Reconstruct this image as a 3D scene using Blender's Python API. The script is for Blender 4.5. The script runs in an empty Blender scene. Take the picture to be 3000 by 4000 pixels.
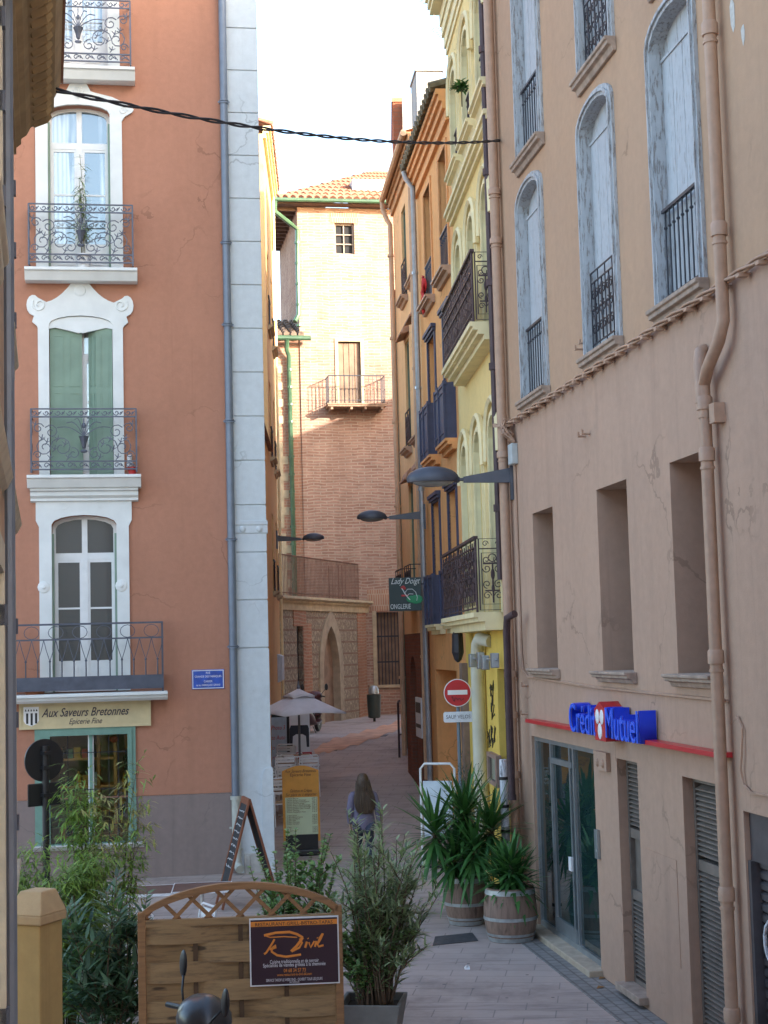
import bpy, math, random
from mathutils import Vector, Matrix, Euler
from mathutils.geometry import tessellate_polygon
rnd = random.Random(7)
SC = bpy.context.scene
COL = SC.collection
R = math.radians

# ---------------------------------------------------------------- camera model
FL, EYE = 6000.0, 3.7
PITCH, ROLL = math.atan(530 / FL), R(1.5)
_r0, _u0 = Vector((1, 0, 0)), Vector((0, -math.sin(PITCH), math.cos(PITCH)))
CF = Vector((0, math.cos(PITCH), math.sin(PITCH)))
CR = _r0 * math.cos(ROLL) - _u0 * math.sin(ROLL)
CU = _u0 * math.cos(ROLL) + _r0 * math.sin(ROLL)
def ray(px, py): return CF + CR * ((px - 1500) / FL) + CU * ((2000 - py) / FL)
def at(px, py, Y):
    d = ray(px, py); t = Y / d.y
    return Vector((d.x * t, Y, EYE + d.z * t))
GP = [(-60, 0), (20, 0), (26, .12), (30, .34), (36, .8), (42, 1.28), (54, 1.35), (400, 1.5)]
def gz(Y):
    for (a, b), (c, d) in zip(GP, GP[1:]):
        if Y <= c: return b + (d - b) * (Y - a) / (c - a)
    return 1.5

class Frame:
    """facade frame: local x to the right seen from outside, y into the wall, z up"""
    def __init__(s, X, Y, ang): s.o = Vector((X, Y, 0)); s.a = ang; s.x = Vector((math.cos(ang), math.sin(ang), 0)); s.y = Vector((-math.sin(ang), math.cos(ang), 0))
    def q(s, px, py, out=0.0):
        d = ray(px, py); o = s.o - s.y * out
        t = o.dot(s.y) / d.dot(s.y)
        return ((d * t - o).dot(s.x), EYE + d.z * t)
    def w(s, x, y, z): return s.o + s.x * x + s.y * y + Vector((0, 0, z))
    def thing(s, name, label, cat, group=None, x=0, y=0, z=0):
        return thing(name, label, cat, s.w(x, y, z), s.a, group)

# ---------------------------------------------------------------- objects
def props(o, label=None, cat=None, group=None, kind=None):
    if label: o['label'] = label
    if cat: o['category'] = cat
    if group: o['group'] = group
    if kind: o['kind'] = kind
    return o
def thing(name, label, cat, loc=(0, 0, 0), rz=0, group=None):
    o = bpy.data.objects.new(name, None); o.empty_display_size = .2
    COL.objects.link(o); o.location = loc; o.rotation_euler = (0, 0, rz)
    return props(o, label, cat, group)
def copy_tree(o, parent=None):
    c = o.copy(); COL.objects.link(c)
    if parent: c.parent = parent
    for ch in o.children: copy_tree(ch, c)
    return c

class MB:
    def __init__(s): s.v = []; s.f = []; s.m = []; s.mi = 0
    def add(s, vs, fs):
        b = len(s.v); s.v += [tuple(v) for v in vs]
        for f in fs: s.f.append([i + b for i in f]); s.m.append(s.mi)
        return s
    def box(s, x0, x1, y0, y1, z0, z1):
        return s.add([(x0,y0,z0),(x1,y0,z0),(x1,y1,z0),(x0,y1,z0),(x0,y0,z1),(x1,y0,z1),(x1,y1,z1),(x0,y1,z1)],
            [(0,3,2,1),(4,5,6,7),(0,1,5,4),(1,2,6,5),(2,3,7,6),(3,0,4,7)])
    def hexa(s, a, b):
        """two quads (4 points each) joined into a solid"""
        return s.add(list(a) + list(b), [(0,3,2,1),(4,5,6,7),(0,1,5,4),(1,2,6,5),(2,3,7,6),(3,0,4,7)])
    def prism(s, pts, y0, y1):
        """polygon in x,z pushed from y0 to y1"""
        n = len(pts); vs = [(x, y0, z) for x, z in pts] + [(x, y1, z) for x, z in pts]
        fs = [(i, (i+1) % n, (i+1) % n + n, i + n) for i in range(n)]
        tri = tessellate_polygon([[Vector((x, z, 0)) for x, z in pts]])
        for t in tri: fs.append(tuple(t)); fs.append(tuple(i + n for i in reversed(t)))
        return s.add(vs, fs)
    def slab(s, pts, z0, z1):
        """polygon in x,y pushed from z0 to z1"""
        n = len(pts); vs = [(x, y, z0) for x, y in pts] + [(x, y, z1) for x, y in pts]
        fs = [(i, (i+1) % n, (i+1) % n + n, i + n) for i in range(n)] + [tuple(range(n-1, -1, -1)), tuple(range(n, 2*n))]
        return s.add(vs, fs)
    def profile(s, prof, x0, x1):
        """profile in (y,z) swept along x"""
        n = len(prof); vs = [(x0, y, z) for y, z in prof] + [(x1, y, z) for y, z in prof]
        fs = [(i, (i+1) % n, (i+1) % n + n, i + n) for i in range(n)] + [tuple(range(n-1, -1, -1)), tuple(range(n, 2*n))]
        return s.add(vs, fs)
    def tube(s, pts, r, n=6, closed=False):
        pts = [Vector(p) for p in pts]; k = len(pts)
        if k < 2: return s
        rs = r if isinstance(r, (list, tuple)) else [r] * k
        vs = []; prev = None
        for i, p in enumerate(pts):
            a = pts[i-1] if i or closed else p; b = pts[(i+1) % k] if i < k-1 or closed else p
            t = (b - a)
            if t.length < 1e-9: t = Vector((0, 0, 1))
            t.normalize()
            if prev is None:
                h = Vector((0, 0, 1)) if abs(t.z) < .9 else Vector((1, 0, 0))
                nx = t.cross(h).normalized()
            else:
                nx = (prev - t * prev.dot(t))
                nx = nx.normalized() if nx.length > 1e-6 else t.orthogonal().normalized()
            prev = nx; ny = t.cross(nx)
            for j in range(n):
                an = 2 * math.pi * (j + .5) / n
                vs.append(p + (nx * math.cos(an) + ny * math.sin(an)) * rs[i])
        fs = []
        for i in range(k if closed else k-1):
            for j in range(n):
                a = i*n + j; b = i*n + (j+1) % n; c = ((i+1) % k)*n
                fs.append((a, b, c + (j+1) % n, c + j))
        if not closed: fs += [tuple(range(n-1, -1, -1)), tuple(range((k-1)*n, k*n))]
        return s.add(vs, fs)
    def lathe(s, prof, n=16, c=(0, 0, 0)):
        k = len(prof); vs = []
        for r, z in prof:
            for j in range(n):
                a = 2*math.pi*j/n; vs.append((c[0] + r*math.cos(a), c[1] + r*math.sin(a), c[2] + z))
        fs = []
        for i in range(k-1):
            for j in range(n): fs.append((i*n+j, i*n+(j+1) % n, (i+1)*n+(j+1) % n, (i+1)*n+j))
        fs += [tuple(range(n-1, -1, -1)), tuple(range((k-1)*n, k*n))]
        return s.add(vs, fs)
    def ball(s, c, r, n=10, m=7):
        rx, ry, rz = r if isinstance(r, (tuple, list)) else (r, r, r)
        vs = []; fs = []
        for i in range(m+1):
            t = math.pi*i/m
            for j in range(n):
                a = 2*math.pi*j/n
                vs.append((c[0]+rx*math.sin(t)*math.cos(a), c[1]+ry*math.sin(t)*math.sin(a), c[2]-rz*math.cos(t)))
        for i in range(m):
            for j in range(n): fs.append((i*n+j, i*n+(j+1) % n, (i+1)*n+(j+1) % n, (i+1)*n+j))
        return s.add(vs, fs)
    def xf(s, M, start=0):
        for i in range(start, len(s.v)): s.v[i] = tuple(M @ Vector(s.v[i]))
        return s
    def build(s, name, mat, parent=None, smooth=False, loc=None, rot=None, flip=True, bevel=0):
        me = bpy.data.meshes.new(name); me.from_pydata(s.v, [], s.f); me.update()
        mats = mat if isinstance(mat, (list, tuple)) else [mat]
        for m in mats: me.materials.append(m)
        if len(mats) > 1: me.polygons.foreach_set('material_index', s.m)
        if flip:
            import bmesh
            bm = bmesh.new(); bm.from_mesh(me)
            bmesh.ops.recalc_face_normals(bm, faces=bm.faces)
            bm.to_mesh(me); bm.free()
        if smooth:
            me.polygons.foreach_set('use_smooth', [True] * len(me.polygons))
            if smooth != 'all': me.set_sharp_from_angle(angle=R(40))
        o = bpy.data.objects.new(name, me); COL.objects.link(o)
        if parent: o.parent = parent
        if loc is not None: o.location = loc
        if rot is not None: o.rotation_euler = rot
        if bevel:
            b = o.modifiers.new('bevel', 'BEVEL'); b.width = bevel; b.segments = 2; b.limit_method = 'ANGLE'; b.angle_limit = R(50)
        return o

def text(name, body, size, mat, parent, loc, rot=(R(90), 0, 0), ext=.003, shear=0, bold=0, sx=1, align='CENTER', spacing=1.0):
    c = bpy.data.curves.new(name, 'FONT'); c.body = body; c.size = size; c.extrude = ext; c.shear = shear
    c.offset = bold; c.align_x = align; c.align_y = 'CENTER'; c.space_character = spacing; c.resolution_u = 3
    t = bpy.data.objects.new(name, c); COL.objects.link(t); bpy.context.view_layer.update()
    me = bpy.data.meshes.new_from_object(t.evaluated_get(bpy.context.evaluated_depsgraph_get()))
    COL.objects.unlink(t); bpy.data.objects.remove(t); bpy.data.curves.remove(c)
    me.materials.clear(); me.materials.append(mat); me.name = name
    o = bpy.data.objects.new(name, me); COL.objects.link(o); o.parent = parent
    o.location = loc; o.rotation_euler = rot; o.scale = (sx, 1, 1)
    return o

def wall(mb, outer, holes, depth=.3, y=0.0):
    """flat wall polygon (x,z) at y with holes, plus reveals of the given depth; holes: list of loops or (loop, depth)"""
    loops = [outer]; deps = [None]
    for h in holes:
        if isinstance(h, tuple) and isinstance(h[1], (int, float)) and isinstance(h[0], list): loops.append(h[0]); deps.append(h[1])
        else: loops.append(h); deps.append(depth)
    flat = [p for l in loops for p in l]
    tri = tessellate_polygon([[Vector((x, z, 0)) for x, z in l] for l in loops])
    mb.add([(x, y, z) for x, z in flat], [tuple(t) for t in tri])
    for l, d in zip(loops[1:], deps[1:]):
        n = len(l)
        mb.add([(x, y, z) for x, z in l] + [(x, y + d, z) for x, z in l], [(i, (i+1) % n, (i+1) % n + n, i + n) for i in range(n)])
    return mb
def rect(x0, x1, z0, z1): return [(x0, z0), (x1, z0), (x1, z1), (x0, z1)]
def arch(x0, x1, z0, z1, rise, n=8, pointed=False):
    """opening whose top z1 is reached in the middle, springing at z1-rise"""
    pts = [(x0, z0), (x1, z0)]; c = (x0+x1)/2; w = (x1-x0)/2
    for i in range(n+1):
        a = math.pi*i/n
        if pointed:
            u = math.cos(a); zz = z1 - rise + rise*math.sqrt(max(0, 1-abs(u)**1.35)) if abs(u) < 1 else z1-rise
            zz = z1-rise+rise*(.75*math.sqrt(max(0, 1-u*u))+.25*(1-abs(u)))
            pts.append((c + w*u, zz))
        else: pts.append((c + w*math.cos(a), z1 - rise + rise*math.sin(a)))
    return pts
def grow(loop, d):
    c = sum(p[0] for p in loop)/len(loop); cz = sum(p[1] for p in loop)/len(loop)
    w = max(abs(p[0]-c) for p in loop); h = max(abs(p[1]-cz) for p in loop)
    return [(c+(x-c)*(w+d)/w, cz+(z-cz)*(h+d)/h) for x, z in loop]
def ring(mb, outer, inner, y0, y1):
    """solid frame between two loops of equal count"""
    n = len(outer)
    vs = [(x, y0, z) for x, z in outer] + [(x, y0, z) for x, z in inner] + [(x, y1, z) for x, z in outer] + [(x, y1, z) for x, z in inner]
    fs = []
    for i in range(n):
        j = (i+1) % n
        fs += [(i, j, j+n, i+n), (i+2*n, i+3*n, j+3*n, j+2*n), (i, i+2*n, j+2*n, j), (i+n, j+n, j+3*n, i+3*n)]
    return mb.add(vs, fs)
def scroll(cx, cz, r, a0, turns, n=14, k=.25):
    """spiral from outer radius r inwards"""
    return [(cx + r*(1-(1-k)*i/n)*math.cos(a0+turns*2*math.pi*i/n), cz + r*(1-(1-k)*i/n)*math.sin(a0+turns*2*math.pi*i/n)) for i in range(n+1)]

# ---------------------------------------------------------------- materials
MATS = {}
def nodes(name):
    m = bpy.data.materials.new(name); m.use_nodes = True
    nt = m.node_tree; b = nt.nodes['Principled BSDF']
    return m, nt, b
def N(nt, t, **kw):
    n = nt.nodes.new(t)
    for k, v in kw.items():
        if k in n.inputs: n.inputs[k].default_value = v
        else: setattr(n, k, v)
    return n
def L(nt, a, b): nt.links.new(a, b)
def c4(c): return (c[0], c[1], c[2], 1)
def srgb(r, g, b):
    f = lambda u: ((u/255+.055)/1.055)**2.4 if u/255 > .04045 else u/255/12.92
    return (f(r), f(g), f(b))
def scale_c(c, k): return tuple(min(1, x*k) for x in c)
def ramp(nt, fac, stops):
    r = N(nt, 'ShaderNodeValToRGB'); e = r.color_ramp.elements
    e[0].position, e[0].color = stops[0][0], c4(stops[0][1]); e[1].position, e[1].color = stops[-1][0], c4(stops[-1][1])
    for p, c in stops[1:-1]:
        x = e.new(p); x.color = c4(c)
    L(nt, fac, r.inputs[0]); return r.outputs[0]
def mix(nt, fac, a, b, mode='MIX'):
    m = N(nt, 'ShaderNodeMix', data_type='RGBA', blend_type=mode)
    for i, x in ((0, fac), (6, a), (7, b)):
        if hasattr(x, 'links'): L(nt, x, m.inputs[i])
        elif i == 0: m.inputs[0].default_value = x
        else: m.inputs[i].default_value = c4(x)
    return m.outputs[2]
def coords(nt, scale=(1, 1, 1), rot=(0, 0, 0)):
    t = N(nt, 'ShaderNodeTexCoord'); mp = N(nt, 'ShaderNodeMapping'); L(nt, t.outputs['Object'], mp.inputs[0])
    mp.inputs['Scale'].default_value = scale; mp.inputs['Rotation'].default_value = rot
    return mp.outputs[0]
def noise(nt, vec, scale, detail=4, rough=.55):
    n = N(nt, 'ShaderNodeTexNoise', Scale=scale, Detail=detail, Roughness=rough); L(nt, vec, n.inputs['Vector']); return n.outputs['Fac']
def bump(nt, b, h, strength=.3, dist=.01):
    n = N(nt, 'ShaderNodeBump', Strength=strength, Distance=dist); L(nt, h, n.inputs['Height']); L(nt, n.outputs[0], b.inputs['Normal'])
def plain(name, c, rough=.6, metal=0, var=.12, sc=6, bmp=.0, spec=None, streak=0):
    if name in MATS: return MATS[name]
    m, nt, b = nodes(name); v = coords(nt)
    f = noise(nt, v, sc)
    L(nt, ramp(nt, f, [(.3, scale_c(c, 1-var)), (.7, scale_c(c, 1+var))]), b.inputs['Base Color'])
    b.inputs['Roughness'].default_value = rough; b.inputs['Metallic'].default_value = metal
    if spec is not None: b.inputs['Specular IOR Level'].default_value = spec
    if bmp: bump(nt, b, noise(nt, v, 60), bmp, .004)
    MATS[name] = m; return m
def plaster(name, c, c2=None, stain=None, stain_amt=.25, zdark=None, rough=.9):
    """painted render: broad mottling, rain streaks, repaired patches, hairline cracks, fine grain"""
    if name in MATS: return MATS[name]
    m, nt, b = nodes(name); v = coords(nt)
    c2 = c2 or scale_c(c, .86)
    big = noise(nt, v, .55, 5); col = ramp(nt, big, [(.35, c2), (.65, c)])
    fine = noise(nt, v, 9, 6, .65)
    col = mix(nt, .3, col, ramp(nt, fine, [(.3, scale_c(c, .78)), (.7, scale_c(c, 1.16))]))
    def rng(src, lo, hi, out):
        k = N(nt, 'ShaderNodeMapRange'); L(nt, src, k.inputs[0]); k.inputs[1].default_value = lo; k.inputs[2].default_value = hi; k.inputs[4].default_value = out; return k.outputs[0]
    col = mix(nt, rng(noise(nt, coords(nt, (1, 1, .7)), .9, 2, .4), .56, .59, .16), col, scale_c(c, 1.18))
    col = mix(nt, rng(noise(nt, coords(nt, (2.6, 2.6, .22)), 1.4, 5, .6), .5, .78, stain_amt), col, stain or scale_c(c, .55))
    col = mix(nt, rng(noise(nt, coords(nt, (7, 7, .16)), 1.3, 4, .6), .6, .75, stain_amt*.9), col, stain or scale_c(c, .5))
    col = mix(nt, rng(noise(nt, v, 3.1, 8, .75), .66, .72, stain_amt*.8), col, scale_c(stain or c, .7))
    vo = N(nt, 'ShaderNodeTexVoronoi', Scale=.55, feature='DISTANCE_TO_EDGE'); nv = N(nt, 'ShaderNodeTexNoise', Scale=1.7, Detail=5); L(nt, v, nv.inputs['Vector'])
    vm = N(nt, 'ShaderNodeVectorMath', operation='MULTIPLY_ADD'); L(nt, nv.outputs['Color'], vm.inputs[0]); vm.inputs[1].default_value = (.9, .9, .9); L(nt, v, vm.inputs[2]); L(nt, vm.outputs[0], vo.inputs['Vector'])
    ck = N(nt, 'ShaderNodeMath', operation='LESS_THAN'); L(nt, vo.outputs['Distance'], ck.inputs[0]); ck.inputs[1].default_value = .006
    cm = N(nt, 'ShaderNodeMath', operation='MULTIPLY'); L(nt, ck.outputs[0], cm.inputs[0]); L(nt, rng(noise(nt, v, .7, 2), .5, .62, .5), cm.inputs[1])
    col = mix(nt, cm.outputs[0], col, scale_c(c, .45))
    L(nt, col, b.inputs['Base Color']); b.inputs['Roughness'].default_value = rough; b.inputs['Specular IOR Level'].default_value = .2
    bump(nt, b, noise(nt, v, 45, 5, .7), .35, .006)
    MATS[name] = m; return m
def peeling(name, paint, bare, amt=.5):
    if name in MATS: return MATS[name]
    m, nt, b = nodes(name); v = coords(nt, (9, 9, 1.5))
    f = noise(nt, v, 3.2, 8, .78)
    k = N(nt, 'ShaderNodeMapRange'); L(nt, f, k.inputs[0]); k.inputs[1].default_value = amt; k.inputs[2].default_value = amt + .035
    col = mix(nt, k.outputs[0], paint, bare)
    col = mix(nt, .25, col, ramp(nt, noise(nt, coords(nt), 14, 5), [(.3, scale_c(paint, .7)), (.7, scale_c(paint, 1.1))]))
    L(nt, col, b.inputs['Base Color']); b.inputs['Roughness'].default_value = .7
    inv = N(nt, 'ShaderNodeMath', operation='SUBTRACT'); inv.inputs[0].default_value = 1; L(nt, k.outputs[0], inv.inputs[1])
    bump(nt, b, inv.outputs[0], .6, .006)
    MATS[name] = m; return m
def glass(name, tint=(.02, .025, .03), rough=.03):
    if name in MATS: return MATS[name]
    m, nt, b = nodes(name); v = coords(nt)
    L(nt, ramp(nt, noise(nt, v, 1.3), [(.35, scale_c(tint, .7)), (.65, scale_c(tint, 1.4))]), b.inputs['Base Color'])
    b.inputs['Roughness'].default_value = rough; b.inputs['IOR'].default_value = 1.55
    b.inputs['Specular IOR Level'].default_value = .9
    bump(nt, b, noise(nt, v, 1.6, 2), .06, .02)
    MATS[name] = m; return m
def clear_glass(name, amt=.35):
    """thin pane: mostly see-through with sky reflection"""
    if name in MATS: return MATS[name]
    m, nt, b = nodes(name)
    tr = N(nt, 'ShaderNodeBsdfTransparent'); tr.inputs[0].default_value = (.82, .88, .88, 1)
    gl = N(nt, 'ShaderNodeBsdfGlossy', Roughness=.02)
    fr = N(nt, 'ShaderNodeFresnel', IOR=1.5); ad = N(nt, 'ShaderNodeMath', operation='MULTIPLY_ADD')
    L(nt, fr.outputs[0], ad.inputs[0]); ad.inputs[1].default_value = 1; ad.inputs[2].default_value = amt * .3
    ms = N(nt, 'ShaderNodeMixShader'); L(nt, ad.outputs[0], ms.inputs[0]); L(nt, tr.outputs[0], ms.inputs[1]); L(nt, gl.outputs[0], ms.inputs[2])
    L(nt, ms.outputs[0], nt.nodes['Material Output'].inputs[0])
    MATS[name] = m; return m
def wood(name, c, c2, scale=(1, 1, 1), sc=5, rough=.65, axis='X'):
    if name in MATS: return MATS[name]
    m, nt, b = nodes(name)
    s = {'X': (.5, 7, 7), 'Z': (7, 7, .5), 'Y': (7, .5, 7)}[axis]
    f = noise(nt, coords(nt, s), sc, 6, .65)
    col = ramp(nt, f, [(.28, c2), (.5, c), (.75, scale_c(c, 1.25))])
    kn = noise(nt, coords(nt, tuple(x*.6 + 1 for x in s)), 2.3, 2)
    k = N(nt, 'ShaderNodeMapRange'); L(nt, kn, k.inputs[0]); k.inputs[1].default_value = .66; k.inputs[2].default_value = .74
    col = mix(nt, k.outputs[0], col, scale_c(c2, .55))
    L(nt, col, b.inputs['Base Color']); b.inputs['Roughness'].default_value = rough
    bump(nt, b, f, .3, .004); MATS[name] = m; return m
def leafmat(name, c, c2, trans=.25):
    if name in MATS: return MATS[name]
    m, nt, b = nodes(name)
    g = N(nt, 'ShaderNodeNewGeometry'); f = g.outputs['Random Per Island']
    L(nt, ramp(nt, f, [(0, c2), (.5, c), (1, scale_c(c, 1.5))]), b.inputs['Base Color'])
    b.inputs['Roughness'].default_value = .45; b.inputs['Specular IOR Level'].default_value = .4
    t = N(nt, 'ShaderNodeBsdfTranslucent'); L(nt, ramp(nt, f, [(0, scale_c(c, .8)), (1, (c[0]*1.6, c[1]*1.7, c[2]*.8))]), t.inputs[0])
    ms = N(nt, 'ShaderNodeMixShader'); ms.inputs[0].default_value = trans
    L(nt, b.outputs[0], ms.inputs[1]); L(nt, t.outputs[0], ms.inputs[2]); L(nt, ms.outputs[0], nt.nodes['Material Output'].inputs[0])
    MATS[name] = m; return m
def xzvec(nt):
    t = N(nt, 'ShaderNodeTexCoord'); sp = N(nt, 'ShaderNodeSeparateXYZ'); cb = N(nt, 'ShaderNodeCombineXYZ')
    L(nt, t.outputs['Object'], sp.inputs[0])
    ad = N(nt, 'ShaderNodeMath', operation='ADD'); L(nt, sp.outputs[0], ad.inputs[0]); L(nt, sp.outputs[1], ad.inputs[1])
    L(nt, ad.outputs[0], cb.inputs[0]); L(nt, sp.outputs[2], cb.inputs[1]); return cb.outputs[0], sp
def brick(name, c1, c2, mortar, bw=.42, bh=.09, ms=.022, wob=.035, stain=None):
    if name in MATS: return MATS[name]
    m, nt, b = nodes(name); v, sp = xzvec(nt)
    nz = N(nt, 'ShaderNodeTexNoise', Scale=1.1, Detail=3); L(nt, v, nz.inputs['Vector'])
    vm = N(nt, 'ShaderNodeVectorMath', operation='MULTIPLY_ADD'); L(nt, nz.outputs['Color'], vm.inputs[0]); vm.inputs[1].default_value = (wob*2, wob*3, 0); L(nt, v, vm.inputs[2])
    bt = N(nt, 'ShaderNodeTexBrick'); L(nt, vm.outputs[0], bt.inputs[0])
    bt.inputs['Scale'].default_value = 1; bt.inputs['Brick Width'].default_value = bw; bt.inputs['Row Height'].default_value = bh
    bt.inputs['Mortar Size'].default_value = ms; bt.inputs['Mortar Smooth'].default_value = .3; bt.inputs['Bias'].default_value = -.1
    bt.inputs['Color1'].default_value = c4(c1); bt.inputs['Color2'].default_value = c4(c2); bt.inputs['Mortar'].default_value = c4(mortar)
    col = mix(nt, .35, bt.outputs[0], ramp(nt, noise(nt, v, 2.2, 6, .7), [(.3, scale_c(c1, .55)), (.7, scale_c(c2, 1.3))]))
    big = noise(nt, coords(nt, (1, 1, .45)), .45, 5, .6)
    k = N(nt, 'ShaderNodeMapRange'); L(nt, big, k.inputs[0]); k.inputs[1].default_value = .48; k.inputs[2].default_value = .72; k.inputs[4].default_value = .5
    col = mix(nt, k.outputs[0], col, stain or scale_c(c1, .6))
    L(nt, col, b.inputs['Base Color']); b.inputs['Roughness'].default_value = .92; b.inputs['Specular IOR Level'].default_value = .15
    inv = N(nt, 'ShaderNodeMath', operation='SUBTRACT'); inv.inputs[0].default_value = 1; L(nt, bt.outputs['Fac'], inv.inputs[1])
    bump(nt, b, inv.outputs[0], .6, .015); MATS[name] = m; return m
EXPOSURE = 2.52
m_bankhi = plaster('bank plaster orange', (.47, .30, .19), (.43, .285, .195), stain=(.36, .23, .16), stain_amt=.35)
m_banklo = plaster('bank plaster pink', (.47, .31, .222), (.43, .29, .215), stain=(.30, .2, .15), stain_amt=.4)
m_pipe = plain('terracotta pipe paint', (.42, .265, .18), .55, var=.1, sc=9)
m_peel = peeling('peeling white paint', (.43, .45, .47), (.22, .19, .17), .53)
m_peel2 = peeling('flaking white boards', (.43, .455, .48), (.27, .24, .22), .57)
m_stone = plain('sill stone', (.36, .27, .21), .9, var=.25, sc=9, bmp=.4)
m_iron = plain('dark wrought iron', (.035, .035, .045), .5, .3, var=.2)
m_ironblue = plain('blue grey iron', (.085, .095, .125), .5, .3, var=.2)
m_ironrust = plain('brown iron', (.07, .042, .045), .6, .2, var=.25)
m_dark = plain('dark interior', (.012, .012, .014), .9)
m_glass = glass('window glass')
m_shopglass = glass('shop front glass', (.012, .03, .03), .02)
m_alu = plain('brushed aluminium', (.36, .40, .42), .35, .7)
m_louvre = plain('grey louvre metal', (.20, .17, .145), .5, .3, var=.2)
m_shutterm = plain('roller shutter metal', (.10, .09, .095), .5, .4, var=.35, sc=3)
m_red = plain('red enamel', (.50, .025, .03), .35, var=.05)
m_blue = plain('blue sign letters', (.008, .045, .62), .3, var=.03)
m_white = plain('white paint', (.78, .78, .78), .5, var=.04)
m_black = plain('black plastic', (.02, .02, .022), .45, var=.1)
m_cable = plain('black cable', (.02, .022, .03), .6)
m_yel = plaster('yellow plaster', (.83, .64, .28), (.79, .60, .27), stain_amt=.15)
m_yelshop = plaster('strong yellow shop paint', (.80, .57, .13), (.75, .52, .12), stain_amt=.2)
m_yeltrim = plain('pale yellow trim', (.77, .66, .39), .85, var=.1, sc=4)
m_celadon = plain('celadon shutters', (.42, .47, .38), .7, var=.06)
m_ora = plaster('orange plaster', (.82, .42, .17), (.78, .39, .155), stain=(.5, .2, .08), stain_amt=.35)
m_pea = plaster('peach plaster', (.82, .50, .25), (.78, .47, .24), stain_amt=.25)
m_peapipe = plain('peach pipe', (.58, .36, .22), .6, var=.1)
m_zinc = plain('zinc pipe', (.36, .40, .45), .35, .6, var=.15)
m_blueshut = plain('dark blue shutter', (.05, .058, .11), .6, var=.15)
m_brownshut = plain('brown inner shutter', (.34, .22, .17), .7, var=.12)
m_green = plain('grey green shutters', (.17, .20, .14), .7, var=.12)
m_cornice = plain('orange cornice', (.72, .34, .13), .85, var=.12)
brickred = plain('roof tile red', (.36, .16, .09), .9, var=.3, sc=8, bmp=.4)
def wall_angle(s): return math.atan2(-1, -s)
BANK = Frame(1.714, 21.263, wall_angle(-.15))
YEL = Frame(1.714, 21.263, wall_angle(-.068))
ORA = Frame(1.349, 26.625, wall_angle(-.1))
PEA = Frame(.862, 31.501, wall_angle(-.1))

def shell(mb, x0, x1, z0, z1, depth, mb_y=0.0):
    """sides, back and flat top closing a facade into a volume"""
    y0, y1 = mb_y, mb_y + depth
    mb.add([(x0,y0,z0),(x0,y1,z0),(x0,y1,z1),(x0,y0,z1)], [(0,1,2,3)])
    mb.add([(x1,y0,z0),(x1,y1,z0),(x1,y1,z1),(x1,y0,z1)], [(0,1,2,3)])
    mb.add([(x0,y1,z0),(x1,y1,z0),(x1,y1,z1),(x0,y1,z1)], [(0,1,2,3)])
    mb.add([(x0,y0,z1),(x1,y0,z1),(x1,y1,z1),(x0,y1,z1)], [(0,1,2,3)])
    return mb
def pipe_with_joints(pts, r, joints, jr=None, jh=.09):
    mb = MB().tube(pts, r, 10)
    for (x, y, z) in joints:
        mb.lathe([(r*1.02, -jh*.5), (r*1.28, -jh*.5), (r*1.28, jh*.35), (r*1.12, jh*.5), (r*1.02, jh*.5)], 10, (x, y, z))
        mb.lathe([(r*1.0, -jh*1.1), (r*1.16, -jh*1.1), (r*1.16, -jh*.9), (r*1.0, -jh*.9)], 10, (x, y, z))
    return mb
def sill_mesh(x0, x1, z, out=.12, h=.14, back=.0):
    mb = MB()
    mb.profile([(back, z), (-out, z), (-out, z-h*.25), (-out*.8, z-h*.3), (-out*.8, z-h*.55), (-out*.45, z-h*.62), (-out*.3, z-h), (back, z-h)], x0, x1)
    return mb
def bar_railing(x0, x1, z0, z1, y, n, r=.009, knob=True):
    mb = MB()
    mb.box(x0, x1, y-.02, y+.02, z1-.03, z1); mb.box(x0, x1, y-.012, y+.012, z0+.06, z0+.085)
    for i in range(n):
        x = x0 + (x1-x0)*(i+.5)/n; mb.tube([(x, y, z0), (x, y, z1)], r, 5)
        if knob: mb.ball((x, y, z0+(z1-z0)*.8), r*2.1, 6, 4)
    return mb
def scroll_railing(x0, x1, z0, z1, y, n, r=.008, dense=1):
    """wrought iron panel of paired scrolls, spear stems and leaves"""
    mb = MB()
    for z in (z0+.02, z0+.12, z1-.12, z1): mb.tube([(x0, y, z), (x1, y, z)], r*1.3, 4)
    p = (x1-x0)/n
    for i in range(n):
        a = x0 + p*i; c = a + p/2; h = z1-z0
        mb.tube([(a, y, z0), (a, y, z1)], r, 4); mb.tube([(c, y, z0+.12), (c, y, z1-.12)], r*1.4, 4)
        for s in (-1, 1):
            for cz, rr, a0 in ((.3, .42, 0), (.52, .36, .5), (.72, .42, 0)):
                mb.tube([(x, y, z) for x, z in scroll(c+s*p*.24, z0+h*cz, p*.25, math.pi*(a0 if s > 0 else 1-a0), s*1.25, 10, .3)], r, 4)
        mb.ball((c, y, z0+h*.45), (r*3.4, r*2, r*7), 6, 4); mb.ball((c, y, z0+h*.78), (r*4, r*2, r*5), 6, 4)
    mb.tube([(x1, y, z0), (x1, y, z1)], r, 4)
    return mb

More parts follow.
